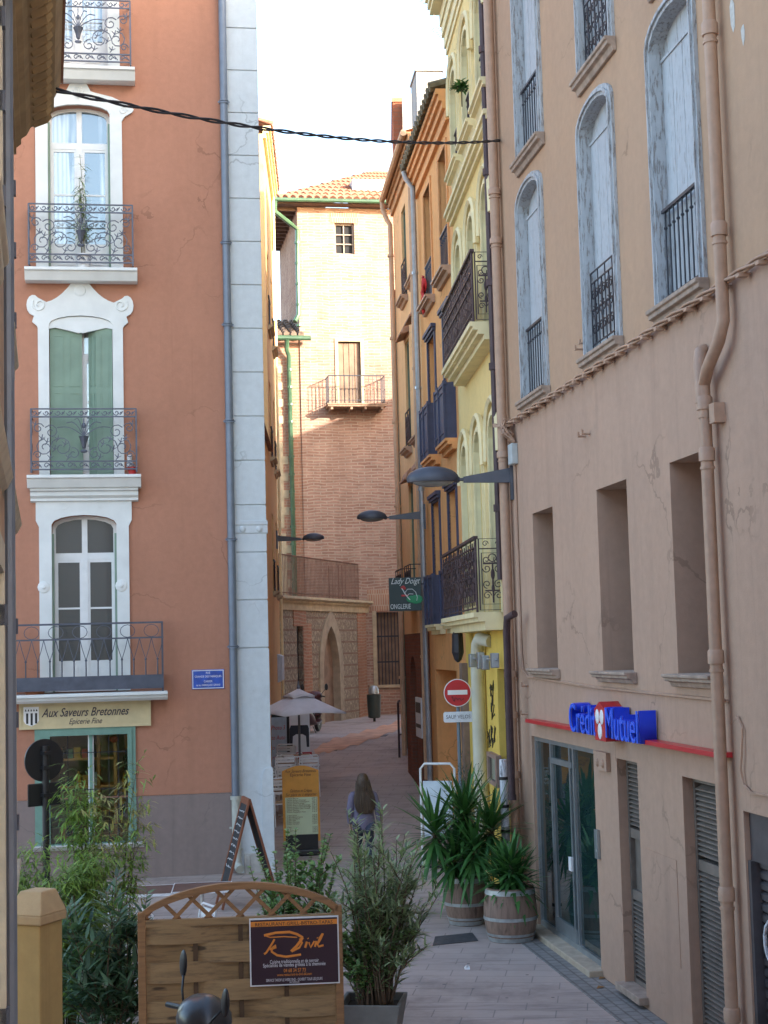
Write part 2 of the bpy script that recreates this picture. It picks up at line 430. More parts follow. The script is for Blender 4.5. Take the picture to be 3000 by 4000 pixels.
# ================================================================ BANK
def bank():
    B = BANK.thing('bank_building', 'tall pinkish orange plastered building on the right with deep recessed windows and peeling white frames', 'building')
    wins2 = [(1.27, 2.47), (4.28, 5.48), (6.78, 7.98)]; zs2, zt2 = 6.87, 9.66
    wins3 = [(1.42, 2.62), (4.42, 5.62), (6.98, 8.18)]; zs3, zt3 = 10.03, 12.75
    recess = [(1.42, 2.44), (4.36, 5.46), (6.82, 7.86)]
    X1, ZC, ZT = 25.0, 6.72, 17.0
    up = MB(); holes = [(arch(a, b, zs2, zt2, .24), .3) for a, b in wins2] + [(arch(a, b, zs3, zt3, .24), .3) for a, b in wins3]
    for x in (11.2, 14.3, 17.5): holes += [(arch(x, x+1.2, zs2, zt2, .24), .3), (arch(x, x+1.2, zs3, zt3, .24), .3)]
    for x in (1.4, 4.4, 7, 11.2, 14.3, 17.5): holes.append((rect(x, x+1.2, 13.6, 16), .14))
    wall(up, rect(0, X1, ZC, ZT), holes); shell(up, 0, X1, ZC, ZT, 9)
    for x in (1.4, 4.4, 7, 11.2, 14.3, 17.5): up.box(x, x+1.2, .13, .16, 13.6, 16)
    up.build('upper_wall', m_bankhi, B)
    rf = MB(); rf.add([(0, -.3, ZT+.02), (X1, -.3, ZT+.02), (X1, 4.5, ZT+2.6), (0, 4.5, ZT+2.6), (X1, 9.2, ZT+.02), (0, 9.2, ZT+.02)], [(0,1,2,3), (3,2,4,5), (0,3,5), (1,4,2)]); rf.build('roof', brickred, B)  # unseen roof, pitched high to keep the low sun off the rust house
    lo = MB(); holes = [(rect(a, b, 3.38, 5.38), .55) for a, b in recess]
    holes += [(rect(.95, 3.84, .07, 2.5), .14), (rect(4.73, 5.44, .12, 2.46), .2), (rect(6.8, 7.66, .02, 2.43), .2), (rect(8.3, 11.3, .0, 2.26), .22)]
    wall(lo, rect(0, X1, -.3, ZC), holes); shell(lo, 0, X1, -.3, ZC-.003, 9)
    for a, b in recess: lo.add([(a, .55, 3.38), (b, .55, 3.38), (b, .55, 5.38), (a, .55, 5.38)], [(0, 1, 2, 3)])
    # slightly proud patches of render round the ground floor
    lo.box(5.62, 6.55, -.006, .05, .62, 1.62)
    lo.build('lower_wall', m_banklo, B)
    for k, (a, b) in enumerate(recess):
        w = MB(); ring(w, rect(a+.05, b-.05, 3.4, 5.34), rect(a+.13, b-.13, 3.48, 5.26), .46, .53); w.box((a+b)/2-.03, (a+b)/2+.03, .465, .525, 3.48, 5.26)
        f = w.build('window', m_white, B); MB().box(a+.12, b-.12, .49, .5, 3.47, 5.27).build('pane', m_glass, f)
        s = sill_mesh(a-.1, b+.1, 3.385, .14, .12, .0); s.box(a+.004, b-.004, 0.002, .5, 3.36, 3.388)
        s.build('sill', m_stone, B, bevel=.008)
    def tall_window(a, b, z0, z1, style, open_leaf):
        mb = MB(); o = arch(a-.07, b+.07, z0, z1+.07, .26); i = arch(a+.03, b-.03, z0, z1-.04, .23)
        ring(mb, o, i, -.035, .27); o2 = arch(a-.03, b+.03, z0, z1+.03, .25); i2 = arch(a+.0, b-.0, z0, z1-.0, .24)
        ring(mb, o2, i2, -.06, -.03)
        w = mb.build('window', m_peel, B)
        bd = MB(); n = 4; d = .1
        W = (b-a-.06)
        for k in range(n): bd.box(a+.03+W*k/n+.004, a+.03+W*(k+1)/n-.004, d, d+.03, z0, z1-.34)
        bd.prism(arch(a+.03, b-.03, z1-.33, z1-.04, .22), d+.02, d+.05)
        bd.box(a+.03, b-.03, d-.015, d+.02, z1-.36, z1-.33)
        bd.build('shutter', m_peel2, w)
        if style == 'bar': r = bar_railing(a+.06, b-.06, z0+.02, z0+.95, .035, 9)
        else: r = scroll_railing(a+.06, b-.06, z0+.02, z0+.95, .035, 4)
        r.build('railing', m_iron, w)
        sill_mesh(a-.1, b+.1, z0, .13, .16).build('sill', m_stone, B, bevel=.008)
    for (a, b), st in zip(wins2, ('bar', 'scroll', 'bar')): tall_window(a, b, zs2, zt2, st, 0)
    for (a, b), st in zip(wins3, ('bar', 'scroll', 'bar')): tall_window(a, b, zs3, zt3, st, 0)
    for x in (11.2, 14.3, 17.5): tall_window(x, x+1.2, zs2, zt2, 'bar', 0); tall_window(x, x+1.2, zs3, zt3, 'bar', 0)
    # glazed entrance
    e = MB(); ring(e, rect(.95, 3.84, .07, 2.5), rect(1.0, 3.79, .14, 2.44), .04, .12)
    for x in (1.72, 2.62, 2.78): e.box(x-.03, x+.03, .045, .115, .14, 2.44)
    e.box(1.72, 2.7, .05, .11, .14, .3); e.box(1.72, 2.7, .05, .11, 2.2, 2.27)
    en = e.build('glass_entrance', m_alu, B); MB().box(.98, 3.81, .075, .085, .1, 2.47).build('pane', m_shopglass, en)
    MB().box(2.52, 2.64, .02, .045, .98, 1.14).build('handle', m_white, en)
    MB().box(.9, 3.9, -.16, .1, -.05, .075).build('doorstep', plain('pale doorstep', (.42, .34, .25), .9, var=.2, bmp=.3), B, bevel=.01)
    def louvre(a, b, z0, z1, mids):
        mb = MB(); ring(mb, rect(a, b, z0, z1), rect(a+.05, b-.05, z0+.05, z1-.05), .1, .18)
        for z in mids: mb.box(a+.05, b-.05, .105, .175, z-.05, z+.05)
        p = mb.build('louvred_panel', m_louvre, B)
        sl = MB(); z = z0+.08
        zones = [z0] + list(mids) + [z1]
        while z < z1-.08:
            gap = any(abs(z-m) < .07 for m in mids) or (len(mids) == 2 and mids[0] < z < mids[1])
            if not gap: sl.hexa([(a+.05, .17, z+.036), (b-.05, .17, z+.036), (b-.05, .17, z+.048), (a+.05, .17, z+.048)], [(a+.05, .105, z), (b-.05, .105, z), (b-.05, .105, z+.012), (a+.05, .105, z+.012)])
            z += .046
        if len(mids) == 2: sl.box(a+.05, b-.05, .15, .16, mids[0]+.05, mids[1]-.05)
        sl.build('slats', m_louvre, p); MB().box(a+.02, b-.02, .182, .19, z0+.02, z1-.02).build('backing', m_dark, p)
    louvre(4.73, 5.44, .12, 2.46, (1.04, 1.68)); louvre(6.8, 7.66, .02, 2.43, (1.62,))
    MB().box(4.68, 5.5, -.1, .1, .05, .125).build('sill', m_stone, B, bevel=.008)
    r = MB(); r.box(8.3, 11.3, .05, .2, 1.85, 2.26)
    z = .02
    while z < 1.84: r.profile([(.12, z), (.095, z+.02), (.095, z+.065), (.12, z+.085), (.16, z+.085), (.16, z)], 8.36, 11.24); z += .088
    r.box(8.3, 8.36, .02, .2, 0, 1.85); r.box(11.24, 11.3, .02, .2, 0, 1.85)
    rs = r.build('roller_shutter', m_shutterm, B)
    g = []
    for cx, cz, rr in ((8.95, 1.98, .17), (9.3, 1.92, .13)): g += [(x, .046, z) for x, z in scroll(cx, cz, rr, 1, 1.4, 16, .5)]
    g += [(8.76, .046, 1.9), (8.78, .046, 1.97)]
    for x0, z0 in ((8.6, 1.2), (9.0, 1.0)): g += [(x, .088, z) for x, z in scroll(x0, z0, .22, .5, .9, 12, .6)]
    MB().tube(g, .016, 4).build('graffiti', plain('white spray paint', (.55, .55, .58), .6, var=.3, sc=20), rs)
    # drain pipes
    x, y = .28, -.1
    pipe_with_joints([(x, y, -.05), (x, y, 16.9)], .068, [(x, y, z) for z in (1.95, 2.75, 3.3, 6.3, 9.3, 10.0, 14)]).build('drainpipe', m_pipe, B, smooth=True)
    P = lambda px, py, o: BANK.q(px, py, o)
    o = .1; xx = P(2798, 2600, o)[0]
    xu = P(2832, 1400, o)[0]; dx = xu - xx
    mb = pipe_with_joints([(xx, -o, -.05), (xx, -o, 5.9), (xx+dx*.3, -o-.02, 6.02), (xx+dx*.85, -o-.02, 6.2), (xu, -o, 6.36), (xu, -o, 16.9)], .055,
        [(xx, -o, z) for z in (.55, 1.55, 3.55, 5.3, 5.75)] + [(xu, -o, z) for z in (7.15, 8.9, 12)], jh=.12)
    mb.tube([(xx-.01, -o-.02, 5.75), (xx-.03, -o-.02, 6.1), (xx-.1, -o+.02, 6.22), (xx-.2, -o+.1, 6.26)], .055, 10)
    mb.box(xx+.1, xx+.22, -.1, .02, 5.55, 5.72)
    mb.build('drainpipe', m_pipe, B, smooth=True)
    c = MB(); c.tube([(.62, -.02, 6.1), (.63, -.02, 3.6), (.7, -.02, 3.35), (.95, -.02, 3.27), (4, -.02, 3.2), (8.1, -.02, 3.17)], .016, 5)
    c.tube([(8.3, -.02, 3.05), (8.42, -.02, 2.95), (8.4, -.03, 2.75), (8.36, -.03, 2.6), (8.4, -.02, 2.48), (8.55, -.02, 2.43), (9.2, -.02, 2.45), (11, -.02, 2.42)], .011, 5)
    c.build('conduit', m_pipe, B, smooth=True)
    MB().box(.52, .74, -.09, .0, 6.12, 6.4).build('junction_box', plain('grey junction box', (.42, .46, .46), .5), B, bevel=.012)
    ib = MB().box(3.88, 3.99, -.04, 0, 1.3, 1.62); ib.box(3.9, 3.97, -.045, -.03, 1.36, 1.4)
    ib.build('intercom', m_alu, B, bevel=.006)
    k = MB().box(4.05, 4.5, -.05, 0, 2.3, 2.5)
    for x in (4.17, 4.38): k.lathe([(.055, 0), (.055, .03), (.03, .05)], 8)
    s = len(k.v) - 2*8*3
    k = MB().box(4.05, 4.5, -.05, 0, 2.3, 2.5); k.ball((4.17, -.05, 2.38), (.05, .03, .05), 8, 5); k.ball((4.38, -.05, 2.38), (.05, .03, .05), 8, 5)
    k.build('wall_hook_plate', m_banklo, B)
    for px, py in ((2288, 1342), (2270, 1365), (2282, 1705), (2298, 1695), (2058, 2680), (2055, 2790)):
        X, Z = P(px, py, .02); nb = MB(); nb.tube([(X, .01, Z), (X, -.09, Z)], .012, 5); nb.box(X-.02, X+.02, -.1, -.08, Z-.01, Z+.05)
        nb.build('wall_bracket', m_pipe, B)
    # patches where the paint has flaked off, right of the big pipe
    q = random.Random(3)
    for i in range(26):
        X = 8.75 + q.random()*1.6; Z = 8.6 + q.random()*3.2; s = .02+.05*q.random()
        pts = [(X + s*(.5+.7*q.random())*math.cos(t*.9), Z + 2.2*s*(.5+.9*q.random())*math.sin(t*.9)) for t in range(7)]
        pt = MB().add([(X, -.003, Z)] + [(a, -.003, b) for a, b in pts], [(0, i+1, (i+1) % 7+1) for i in range(7)])
        pt.build('flaked_paint', plain('bare plaster', (.52, .50, .46), .9, var=.15, sc=20), B)
    return B
bank()
def twisted_cable():
    T = BANK.thing('twisted_cable', 'terracotta painted twisted cable climbing along the wall of the pinkish orange bank building', 'cable')
    mb = MB()
    for s in range(3):
        pts = []
        for i in range(0, 420):
            x = .3 + i*.045; a = x*5.2 + s*2.094; y, z = -.07, 6.70
            pts.append((x, y + .02*math.cos(a), z + .02*math.sin(a)))
        mb.tube(pts, .0145, 5)
    mb.build('strands', m_pipe, T, smooth='all')
    for k in range(44):
        x = .6 + k*.42; c = MB(); c.tube([(x, .0, 6.68), (x, -.08, 6.66)], .014, 5); c.box(x-.035, x+.035, -.115, -.03, 6.64, 6.672)
        c.build('clip', m_pipe, T)
    b = MB(); q = random.Random(5)
    for i in range(16):
        x0 = .3+q.random()*.35; b.tube([(x0, -.05-.1*q.random(), 6.72), (.45+.3*q.random(), -.16*q.random()-.03, 6.62-.1*q.random()), (.55+.2*q.random(), -.04, 6.42)], .011, 4)
    for i in range(10):
        a = i*.63; b.tube([(.28+.12*math.cos(a+t*.8), -.1+.12*math.sin(a+t*.8), 6.78-.012*i) for t in range(3)], .016, 4)
    b.build('cable_bunch', m_pipe, T)
twisted_cable()
m_bluef = plain('bright blue letter faces', (.03, .13, .85), .25, var=.03)
def bank_sign():
    S = BANK.thing('bank_sign', 'raised blue letters with a red emblem and red ledges over the bank entrance', 'sign')
    o = .2
    x0 = BANK.q(2222, 2790, o)[0]; x1 = BANK.q(2492, 2840, o)[0]; mid0 = BANK.q(2331, 2810, o)[0]; mid1 = BANK.q(2362, 2820, o)[0]
    a = text('lettering', 'Crédit', .46, m_blue, S, ((x0+mid0)/2, -o/2, 2.84), ext=o*.42, bold=.004, spacing=1.06)
    b = text('lettering', 'Mutuel', .46, m_blue, S, ((mid1+x1)/2+.02, -o/2, 2.84), ext=o*.42, bold=.004, spacing=1.06)
    fa = text('letter_faces', 'Crédit', .46, m_bluef, S, ((x0+mid0)/2, -o-.004, 2.84), ext=.006); fb = text('letter_faces', 'Mutuel', .46, m_bluef, S, ((mid1+x1)/2+.02, -o-.004, 2.84), ext=.006)
    for t, w in ((a, mid0-x0-.02), (b, x1-mid1-.02), (fa, mid0-x0-.04), (fb, x1-mid1-.04)):
        t.scale = (w/max(.1, t.dimensions.x), 1, 1)
    e = MB(); c = (mid0+mid1)/2; w = (mid1-mid0)*.5+.05
    e.prism([(c-w, 2.66), (c+w, 2.66), (c+w, 2.99), (c+.0, 3.07), (c-w, 2.99)], -o-.01, 0)
    em = e.build('emblem', m_red, S)
    p = MB()
    for dx, dz, rr in ((-.08, .08, .07), (.08, .08, .07), (0, -.07, .075)): p.ball((c+dx, -o-.012, 2.83+dz), (rr, .012, rr*1.15), 12, 6)
    p.build('emblem_petals', m_white, em, smooth='all')
    xa, xb = BANK.q(2051, 2803, .14)[0], BANK.q(2230, 2840, .14)[0]; xc, xd = BANK.q(2516, 2891, .14)[0], BANK.q(2801, 2949, .14)[0]
    MB().box(xa, x0+.02, -.14, .0, 2.69, 2.735).build('ledge', m_red, S, bevel=.004); MB().box(x1-.05, xd, -.14, .0, 2.69, 2.735).build('ledge', m_red, S, bevel=.004)
bank_sign()

# ================================================================ YELLOW HOUSE
def cornice(mb, x0, x1, z, steps):
    """steps: list of (out, dz) going down from z"""
    prof = [(0, z)]; zz = z
    for o, dz in steps: prof += [(-o, zz), (-o, zz-dz)]; zz -= dz
    prof.append((0, zz)); mb.profile(prof, x0, x1)
def yellow():
    Y = YEL.thing('yellow_house', 'yellow plastered house with arched windows and two wrought iron balconies beside the pinkish bank building', 'building')
    X0, X1 = -5.36, .0
    bays = [(-4.35, -3.35), (-2.65, -1.65), (-.98, .0-.1)]
    bays = [(-4.5, -3.6), (-2.8, -1.9), (-1.1, -.2)]
    mb = MB(); holes = []
    for a, b in bays:
        holes += [(arch(a, b, 4.15, 7.0, .45), .22), (arch(a, b, 8.32, 10.4, .45), .22), (arch(a, b, 11.75, 13.4, .4), .22)]
    wall(mb, rect(X0, X1, 4.0, 15.0), holes); shell(mb, X0, X1, 4.0, 15.0, 8); mb.build('wall', m_yel, Y)
    g = MB(); wall(g, rect(X0, X1, -.2, 3.997), [(rect(-4.6, -3.7, 0, 2.9), .35), (rect(-1.55, -.75, .75, 3.35), .3)]); shell(g, X0, X1, -.2, 3.995, 8)
    g.build('shop_wall', m_yelshop, Y)
    d = MB().box(-4.6, -3.7, .34, .37, 0, 2.9); d.build('door', m_brownshut, Y)
    d = MB(); ring(d, rect(-1.55, -.75, .75, 3.35), rect(-1.47, -.83, .83, 3.27), .1, .18); d.box(-1.55, -.75, .1, .18, 2.0, 2.1)
    f = d.build('window', m_ironrust, Y); MB().box(-1.5, -.8, .14, .15, .8, 3.3).build('pane', m_glass, f)
    co = MB(); cornice(co, X0-.02, X1+.02, 15.25, [(.38, .08), (.34, .12), (.3, .1), (.13, .22), (.1, .2), (.06, .2), (.03, .12)])
    co.build('cornice', m_yeltrim, Y)
    s = MB(); cornice(s, X0, X1, 11.3, [(.16, .07), (.12, .07), (.06, .08)]); s.build('string_course', m_yeltrim, Y)
    rf = MB(); rf.add([(X0-.05, -.4, 15.26), (X1, -.4, 15.26), (X1, 4, 17.2), (X0-.05, 4, 17.2), (X0-.05, 8.2, 15.3), (X1, 8.2, 15.3)], [(0,1,2,3), (3,2,5,4)]); rf.build('roof', brickred, Y)  # ridge is out of view, raised so the rust front stays in shade
    for zi, (z0, z1, rise, ext) in enumerate(((4.15, 7.0, .45, 1), (8.32, 10.4, .45, 1), (11.75, 13.4, .4, 0))):
        for a, b in bays:
            w = MB(); o = arch(a-.13, b+.13, z0, z1+.15, rise+.06); i = arch(a, b, z0, z1, rise); ring(w, o, i, -.07, 0)
            o = arch(a-.06, b+.06, z0, z1+.07, rise+.03); ring(w, o, i, -.1, -.06)
            hood = [(a-.2, z1-rise-.15)] + [(p, q) for p, q in arch(a-.18, b+.18, z0, z1+.24, rise+.1, 10)[2:]][::-1] + [(b+.2, z1-rise-.15)]
            w.tube([(x, -.09, z) for x, z in hood], [.05]*len(hood), 5)
            win = w.build('window', m_yeltrim, Y)
            sh = MB()
            for k in range(2):
                m0 = a + (b-a)*k/2
                for r_ in range(2): sh.box(m0+.02, m0+(b-a)/2-.02, .07, .1, z0+.04+(z1-z0)*.5*r_, z0+(z1-z0)*.5*(r_+1)-.05)
            sh.prism(arch(a, b, z0, z1, rise), .1, .13)
            sh.build('shutter', m_celadon, win)
            if zi == 2:
                MB_ = bar_railing(a, b, z0, z0+.7, -.02, 7); MB_.build('railing', m_ironrust, win)
                sill_mesh(a-.25, b+.25, z0, .2, .2).build('sill', m_yeltrim, Y)
    def balcony(xa, xb, out, zs, zr, segs):
        bl = MB(); n = segs
        for k in range(n):
            a = xa + (xb-xa)*k/n; b = xa + (xb-xa)*(k+1)/n
            cornice(bl, a+.02, b-.02, zs, [(out+.06, .07), (out+.02, .05), (out-.05, .06), (out-.14, .08)]) if n > 1 else cornice(bl, a, b, zs, [(out+.06, .07), (out+.0, .06), (out-.1, .12)])
        bt = bl.build('balcony', m_yeltrim, Y)
        p = MB(); y = -out
        for k in range(max(2, n)):
            a = xa+.04 + (xb-xa-.08)*k/max(2, n); b = xa+.04 + (xb-xa-.08)*(k+1)/max(2, n)
            mb2 = scroll_railing(a, b, zs+.04, zr, y, 4, .011); p.add(mb2.v, mb2.f)
            for i in range(9):
                x = a + (b-a)*(i+.5)/9
                p.ball((x, y, zs+.28+.09*(i % 3)), (.05, .02, .06), 6, 4); p.ball((x, y, zs+.6+.07*((i*2) % 3)), (.055, .02, .055), 6, 4)
                p.tube([(x, y, zs+.1), (x, y, zr-.05)], .012, 4)
                p.box(x-.07, x+.07, y-.03, y-.015, zs+.5, zs+.525); p.box(x-.07, x+.07, y-.03, y-.015, zr-.32, zr-.3)
            p.tube([(b, y, zs), (b, y, zr)], .018, 5)
        p.box(xa, xb, y-.03, y+.03, zr-.01, zr+.03)
        p.build('railing', m_ironrust, bt)
        e = MB(); x = xb-.03   # the end panel with its scrolls
        S = len(e.v); w = out-.04
        e.tube([(0, 0, 0), (w, 0, 0), (w, 0, zr-zs-.04), (0, 0, zr-zs-.04)], .014, 4, True)
        h = zr-zs-.04
        e.tube([(0, 0, h*.86), (w, 0, h*.86)], .011, 4); e.tube([(w*.14, 0, h*.08), (w*.9, 0, h*.08), (w*.9, 0, h*.8), (w*.14, 0, h*.8)], .01, 4, True)
        for sx in (0, 1):
            for cz, a0, tn in ((.2, 0, 1.3), (.36, .5, -1.2), (.58, 1, 1.2), (.7, .2, -1.3)):
                e.tube([(xx, 0, zz) for xx, zz in scroll(w*(.3+.42*sx), h*cz, w*.16, math.pi*(a0+sx), tn*(1-2*sx), 12, .25)], .009, 4)
            e.tube([(xx, 0, zz) for xx, zz in scroll(w*(.25+.5*sx), h*.93, w*.12, math.pi*sx, (1-2*sx)*1.2, 12, .25)], .008, 4)
        e.tube([(w*.5, 0, h*.1), (w*.5, 0, h*.66)], [.012, .012], 5); e.ball((w*.5, 0, h*.5), (.03, .015, .08), 6, 5); e.ball((w*.5, 0, h*.3), (.025, .015, .06), 6, 5)
        e.tube([(w*.5+.055*math.cos(t*.6), 0, h*.73+.055*math.sin(t*.6)) for t in range(11)], .01, 4)
        e.box(w*.2, w*.85, -.008, .008, h*.64, h*.665); e.box(w*.25, w*.8, -.008, .008, h*.26, h*.28)
        e.xf(Matrix.Translation((x, 0, zs+.03)) @ Matrix.Rotation(R(-90), 4, 'Z'))
        e.build('end_panel', m_ironrust, bt)
    o1 = .34; xa = YEL.q(1735, 1367, o1)[0]; xb = -.32
    balcony(max(xa, -5.1), xb, o1, 8.3, 9.32, 3)
    o2 = .42; xa2 = YEL.q(1733, 2300, o2)[0]
    balcony(max(xa2, -5.2), -.28, o2, 4.16, 5.2, 1)
    # pipes: brown cast iron at the corner, plus a pale column pair at street level
    p = MB(); p.tube([(-.1, -.1, 4.6), (-.1, -.1, 14)], .06, 8)
    for z in (5.6, 7.6, 8.8, 10.4, 12.2): p.lathe([(.062, -.05), (.08, -.05), (.08, .05), (.062, .05)], 8, (-.1, -.1, z))
    p.build('drainpipe', m_ironrust, Y, smooth=True)
    o = .18; x = YEL.q(1988, 2750, o)[0]
    p = MB(); p.tube([(x+.25, -.1, 4.1), (x+.1, -o, 4.05), (x, -o, 3.85), (x, -o, 1.72)], .05, 10); p.lathe([(.045, 0), (.058, 0), (.058, .07), (.045, .07)], 10, (x, -o, 1.66))
    p.build('downpipe', m_ironrust, Y, smooth=True)
    c = MB(); o = .13
    xa = YEL.q(1868, 2750, o)[0]
    c.tube([(xa+.75, -.0, 3.75), (xa+.45, -o, 3.8), (xa+.15, -o, 3.72), (xa, -o, 3.45), (xa, -o, .1)], [.09, .1, .1, .1, .11], 12)
    c.build('column', plain('pale cream column', (.62, .60, .48), .8, var=.12, sc=3), Y, smooth=True)
    c = MB(); o = .1; xa = YEL.q(1808, 2900, o)[0]; c.box(xa-.2, xa+.2, -o, 0, 0, 3.4); c.build('pillar', plain('stained brown stone', (.25, .17, .13), .9, var=.3, sc=3), Y)
    xa, z1 = YEL.q(1905, 2935, .06); xb, z0 = YEL.q(1946, 3078, .06)
    mc = MB(); ring(mc, rect(xa, xb, z0, z1), rect(xa+.12, xb-.12, z0+.06, z1-.06), -.08, 0); cs = mc.build('menu_case', m_brownshut, Y); MB().box(xa+.1, xb-.1, -.05, -.04, z0+.05, z1-.05).build('pane', m_shopglass, cs)
    sp = MB()
    for px, py, w_, h_ in ((1848, 2580, .1, .2), (1880, 2580, .1, .24), (1898, 2588, .12, .2), (1935, 2580, .1, .2)):
        X, Z = YEL.q(px, py, .3); sp.box(X-w_, X+w_, -.36, -.26, Z-h_/2, Z+h_/2)
    X, Z = YEL.q(1850, 2572, .3); X2, Z2 = YEL.q(1940, 2578, .3); sp.tube([(X, -.3, Z), (X2, -.3, Z2)], .02, 5)
    sp.build('spotlight', m_alu, Y, bevel=.02)
    q = random.Random(11)
    for px, py, n in ((1918, 2690, 4), (1920, 2760, 3), (1910, 2870, 7)):
        pts = []
        for k in range(n):
            X, Z = YEL.q(px+4*k, py+(k % 3)*12, .0); s = .16
            pts += [(X+s*(q.random()-.5)*2, -.006, Z+s*(q.random()-.5)*2.2) for _ in range(4)]
        MB().tube(pts, .008, 4).build('graffiti', m_black, Y)
    return Y
yellow()

# ================================================================ ORANGE HOUSE
def orange():
    O = ORA.thing('orange_house', 'deep orange house with dark blue shutters between the yellow and the peach houses', 'building')
    X0, X1 = -4.9, 0.0
    cols = [(-3.75, -2.75), (-1.5, -.5)]
    mb = MB(); holes = []
    for a, b in cols: holes += [(rect(a, b, 10.48, 12.75), .3), (rect(a, b, 7.4, 9.75), .3), (rect(a, b, 4.2, 6.5), .3)]
    holes += [(rect(-4.1, -1.2, 0, 3.25), .5)]
    wall(mb, rect(X0, X1, -.2, 13.6), holes); shell(mb, X0, X1, -.2, 13.6, 8)
    mb.box(-4.1, -1.2, .48, .52, 0, 3.25)
    mb.build('wall', m_ora, O)
    MB().box(-3.4, -2.2, .44, .475, .05, 2.6).build('door', m_brownshut, O)
    co = MB(); cornice(co, X0, X1, 13.6, [(.24, .1), (.19, .12), (.13, .14), (.07, .2)]); co.build('cornice', m_cornice, O)
    t = MB()
    for k in range(17):
        x = X0+.15+k*.29; t.tube([(x, -.34, 13.66), (x, 3.5, 14.7)], .09, 7)
    t.add([(X0, -.3, 13.62), (X1, -.3, 13.62), (X1, 3.5, 14.65), (X0, 3.5, 14.65), (X1, 8, 13.6), (X0, 8, 13.6)], [(0,1,2,3), (3,2,4,5)])
    t.build('roof', plain('mossy roof tiles', (.15, .12, .07), .95, var=.4, sc=6, bmp=.4), O)
    for zi, (z0, z1) in enumerate(((10.48, 12.75), (7.4, 9.75), (4.2, 6.5))):
        for a, b in cols:
            w = MB(); ring(w, rect(a-.1, b+.1, z0, z1+.1), rect(a, b, z0, z1), -.03, .02)
            if zi: w.box(a-.16, b+.16, -.1, 0, z1+.1, z1+.17); w.box(a-.13, b+.13, -.07, 0, z1+.04, z1+.1)
            win = w.build('window', m_blueshut if zi else m_cornice, O)
            s = MB()
            for k in range(2): s.box(a+(b-a)*k/2+.01, a+(b-a)*(k+1)/2-.01, .12, .16, z0+.02, z1-.01)
            s.build('shutter', m_blueshut if (zi == 0) else m_brownshut, win)
            if zi == 0:
                bar_railing(a+.02, b-.02, z0, z0+.8, -.02, 6).build('railing', m_ironblue, win)
                sill_mesh(a-.2, b+.2, z0, .2, .16).build('sill', m_pipe, O)
    for z0, zr in ((7.35, 8.35), (4.12, 5.05)):
        for a, b in cols:
            bb = MB(); cornice(bb, a-.05, b+.3, z0, [(.22, .05), (.18, .06), (.1, .08)]); bt = bb.build('balcony', m_yeltrim if z0 < 5 else m_cornice, O)
            p = MB(); y = -.18
            p.box(a-.02, b+.25, y-.02, y, z0, zr); p.box(a-.04, b+.27, y-.04, y+.02, zr-.04, zr+.02); p.box(b+.23, b+.25, y, 0, z0, zr)
            for x in (a-.02, (a+b)/2, b+.22): p.box(x-.03, x+.03, y-.05, y, z0, zr+.03)
            for z in (z0+.12, zr-.16): p.box(a-.02, b+.25, y-.035, y, z, z+.03)
            p.build('railing', m_blueshut, bt)
    z = 13.3
    p = MB(); o = .12
    x = X0+.28
    p.tube([(x+.0, -.3, 13.55), (x+.0, -.26, 13.4), (x, -o, 13.2), (x, -o, 3.2), (x+.1, -o, 2.2), (x+.15, -o, .8)], .055, 8)
    for zz in (11.4, 9, 6.9, 5): p.lathe([(.055, -.03), (.068, -.03), (.068, .03), (.055, .03)], 8, (x, -o, zz))
    p.build('drainpipe', m_zinc, O, smooth=True)
    l = MB(); X, Z = ORA.q(1788, 2525, .3); l.lathe([(.03, .28), (.09, .2), (.1, -.1), (.06, -.22), (.02, -.26)], 8, (X, -.3, Z)); l.tube([(X, 0, Z+.3), (X, -.3, Z+.3), (X, -.3, Z+.25)], .02, 5)
    l.build('wall_lantern', m_iron, O)
    return O
orange()
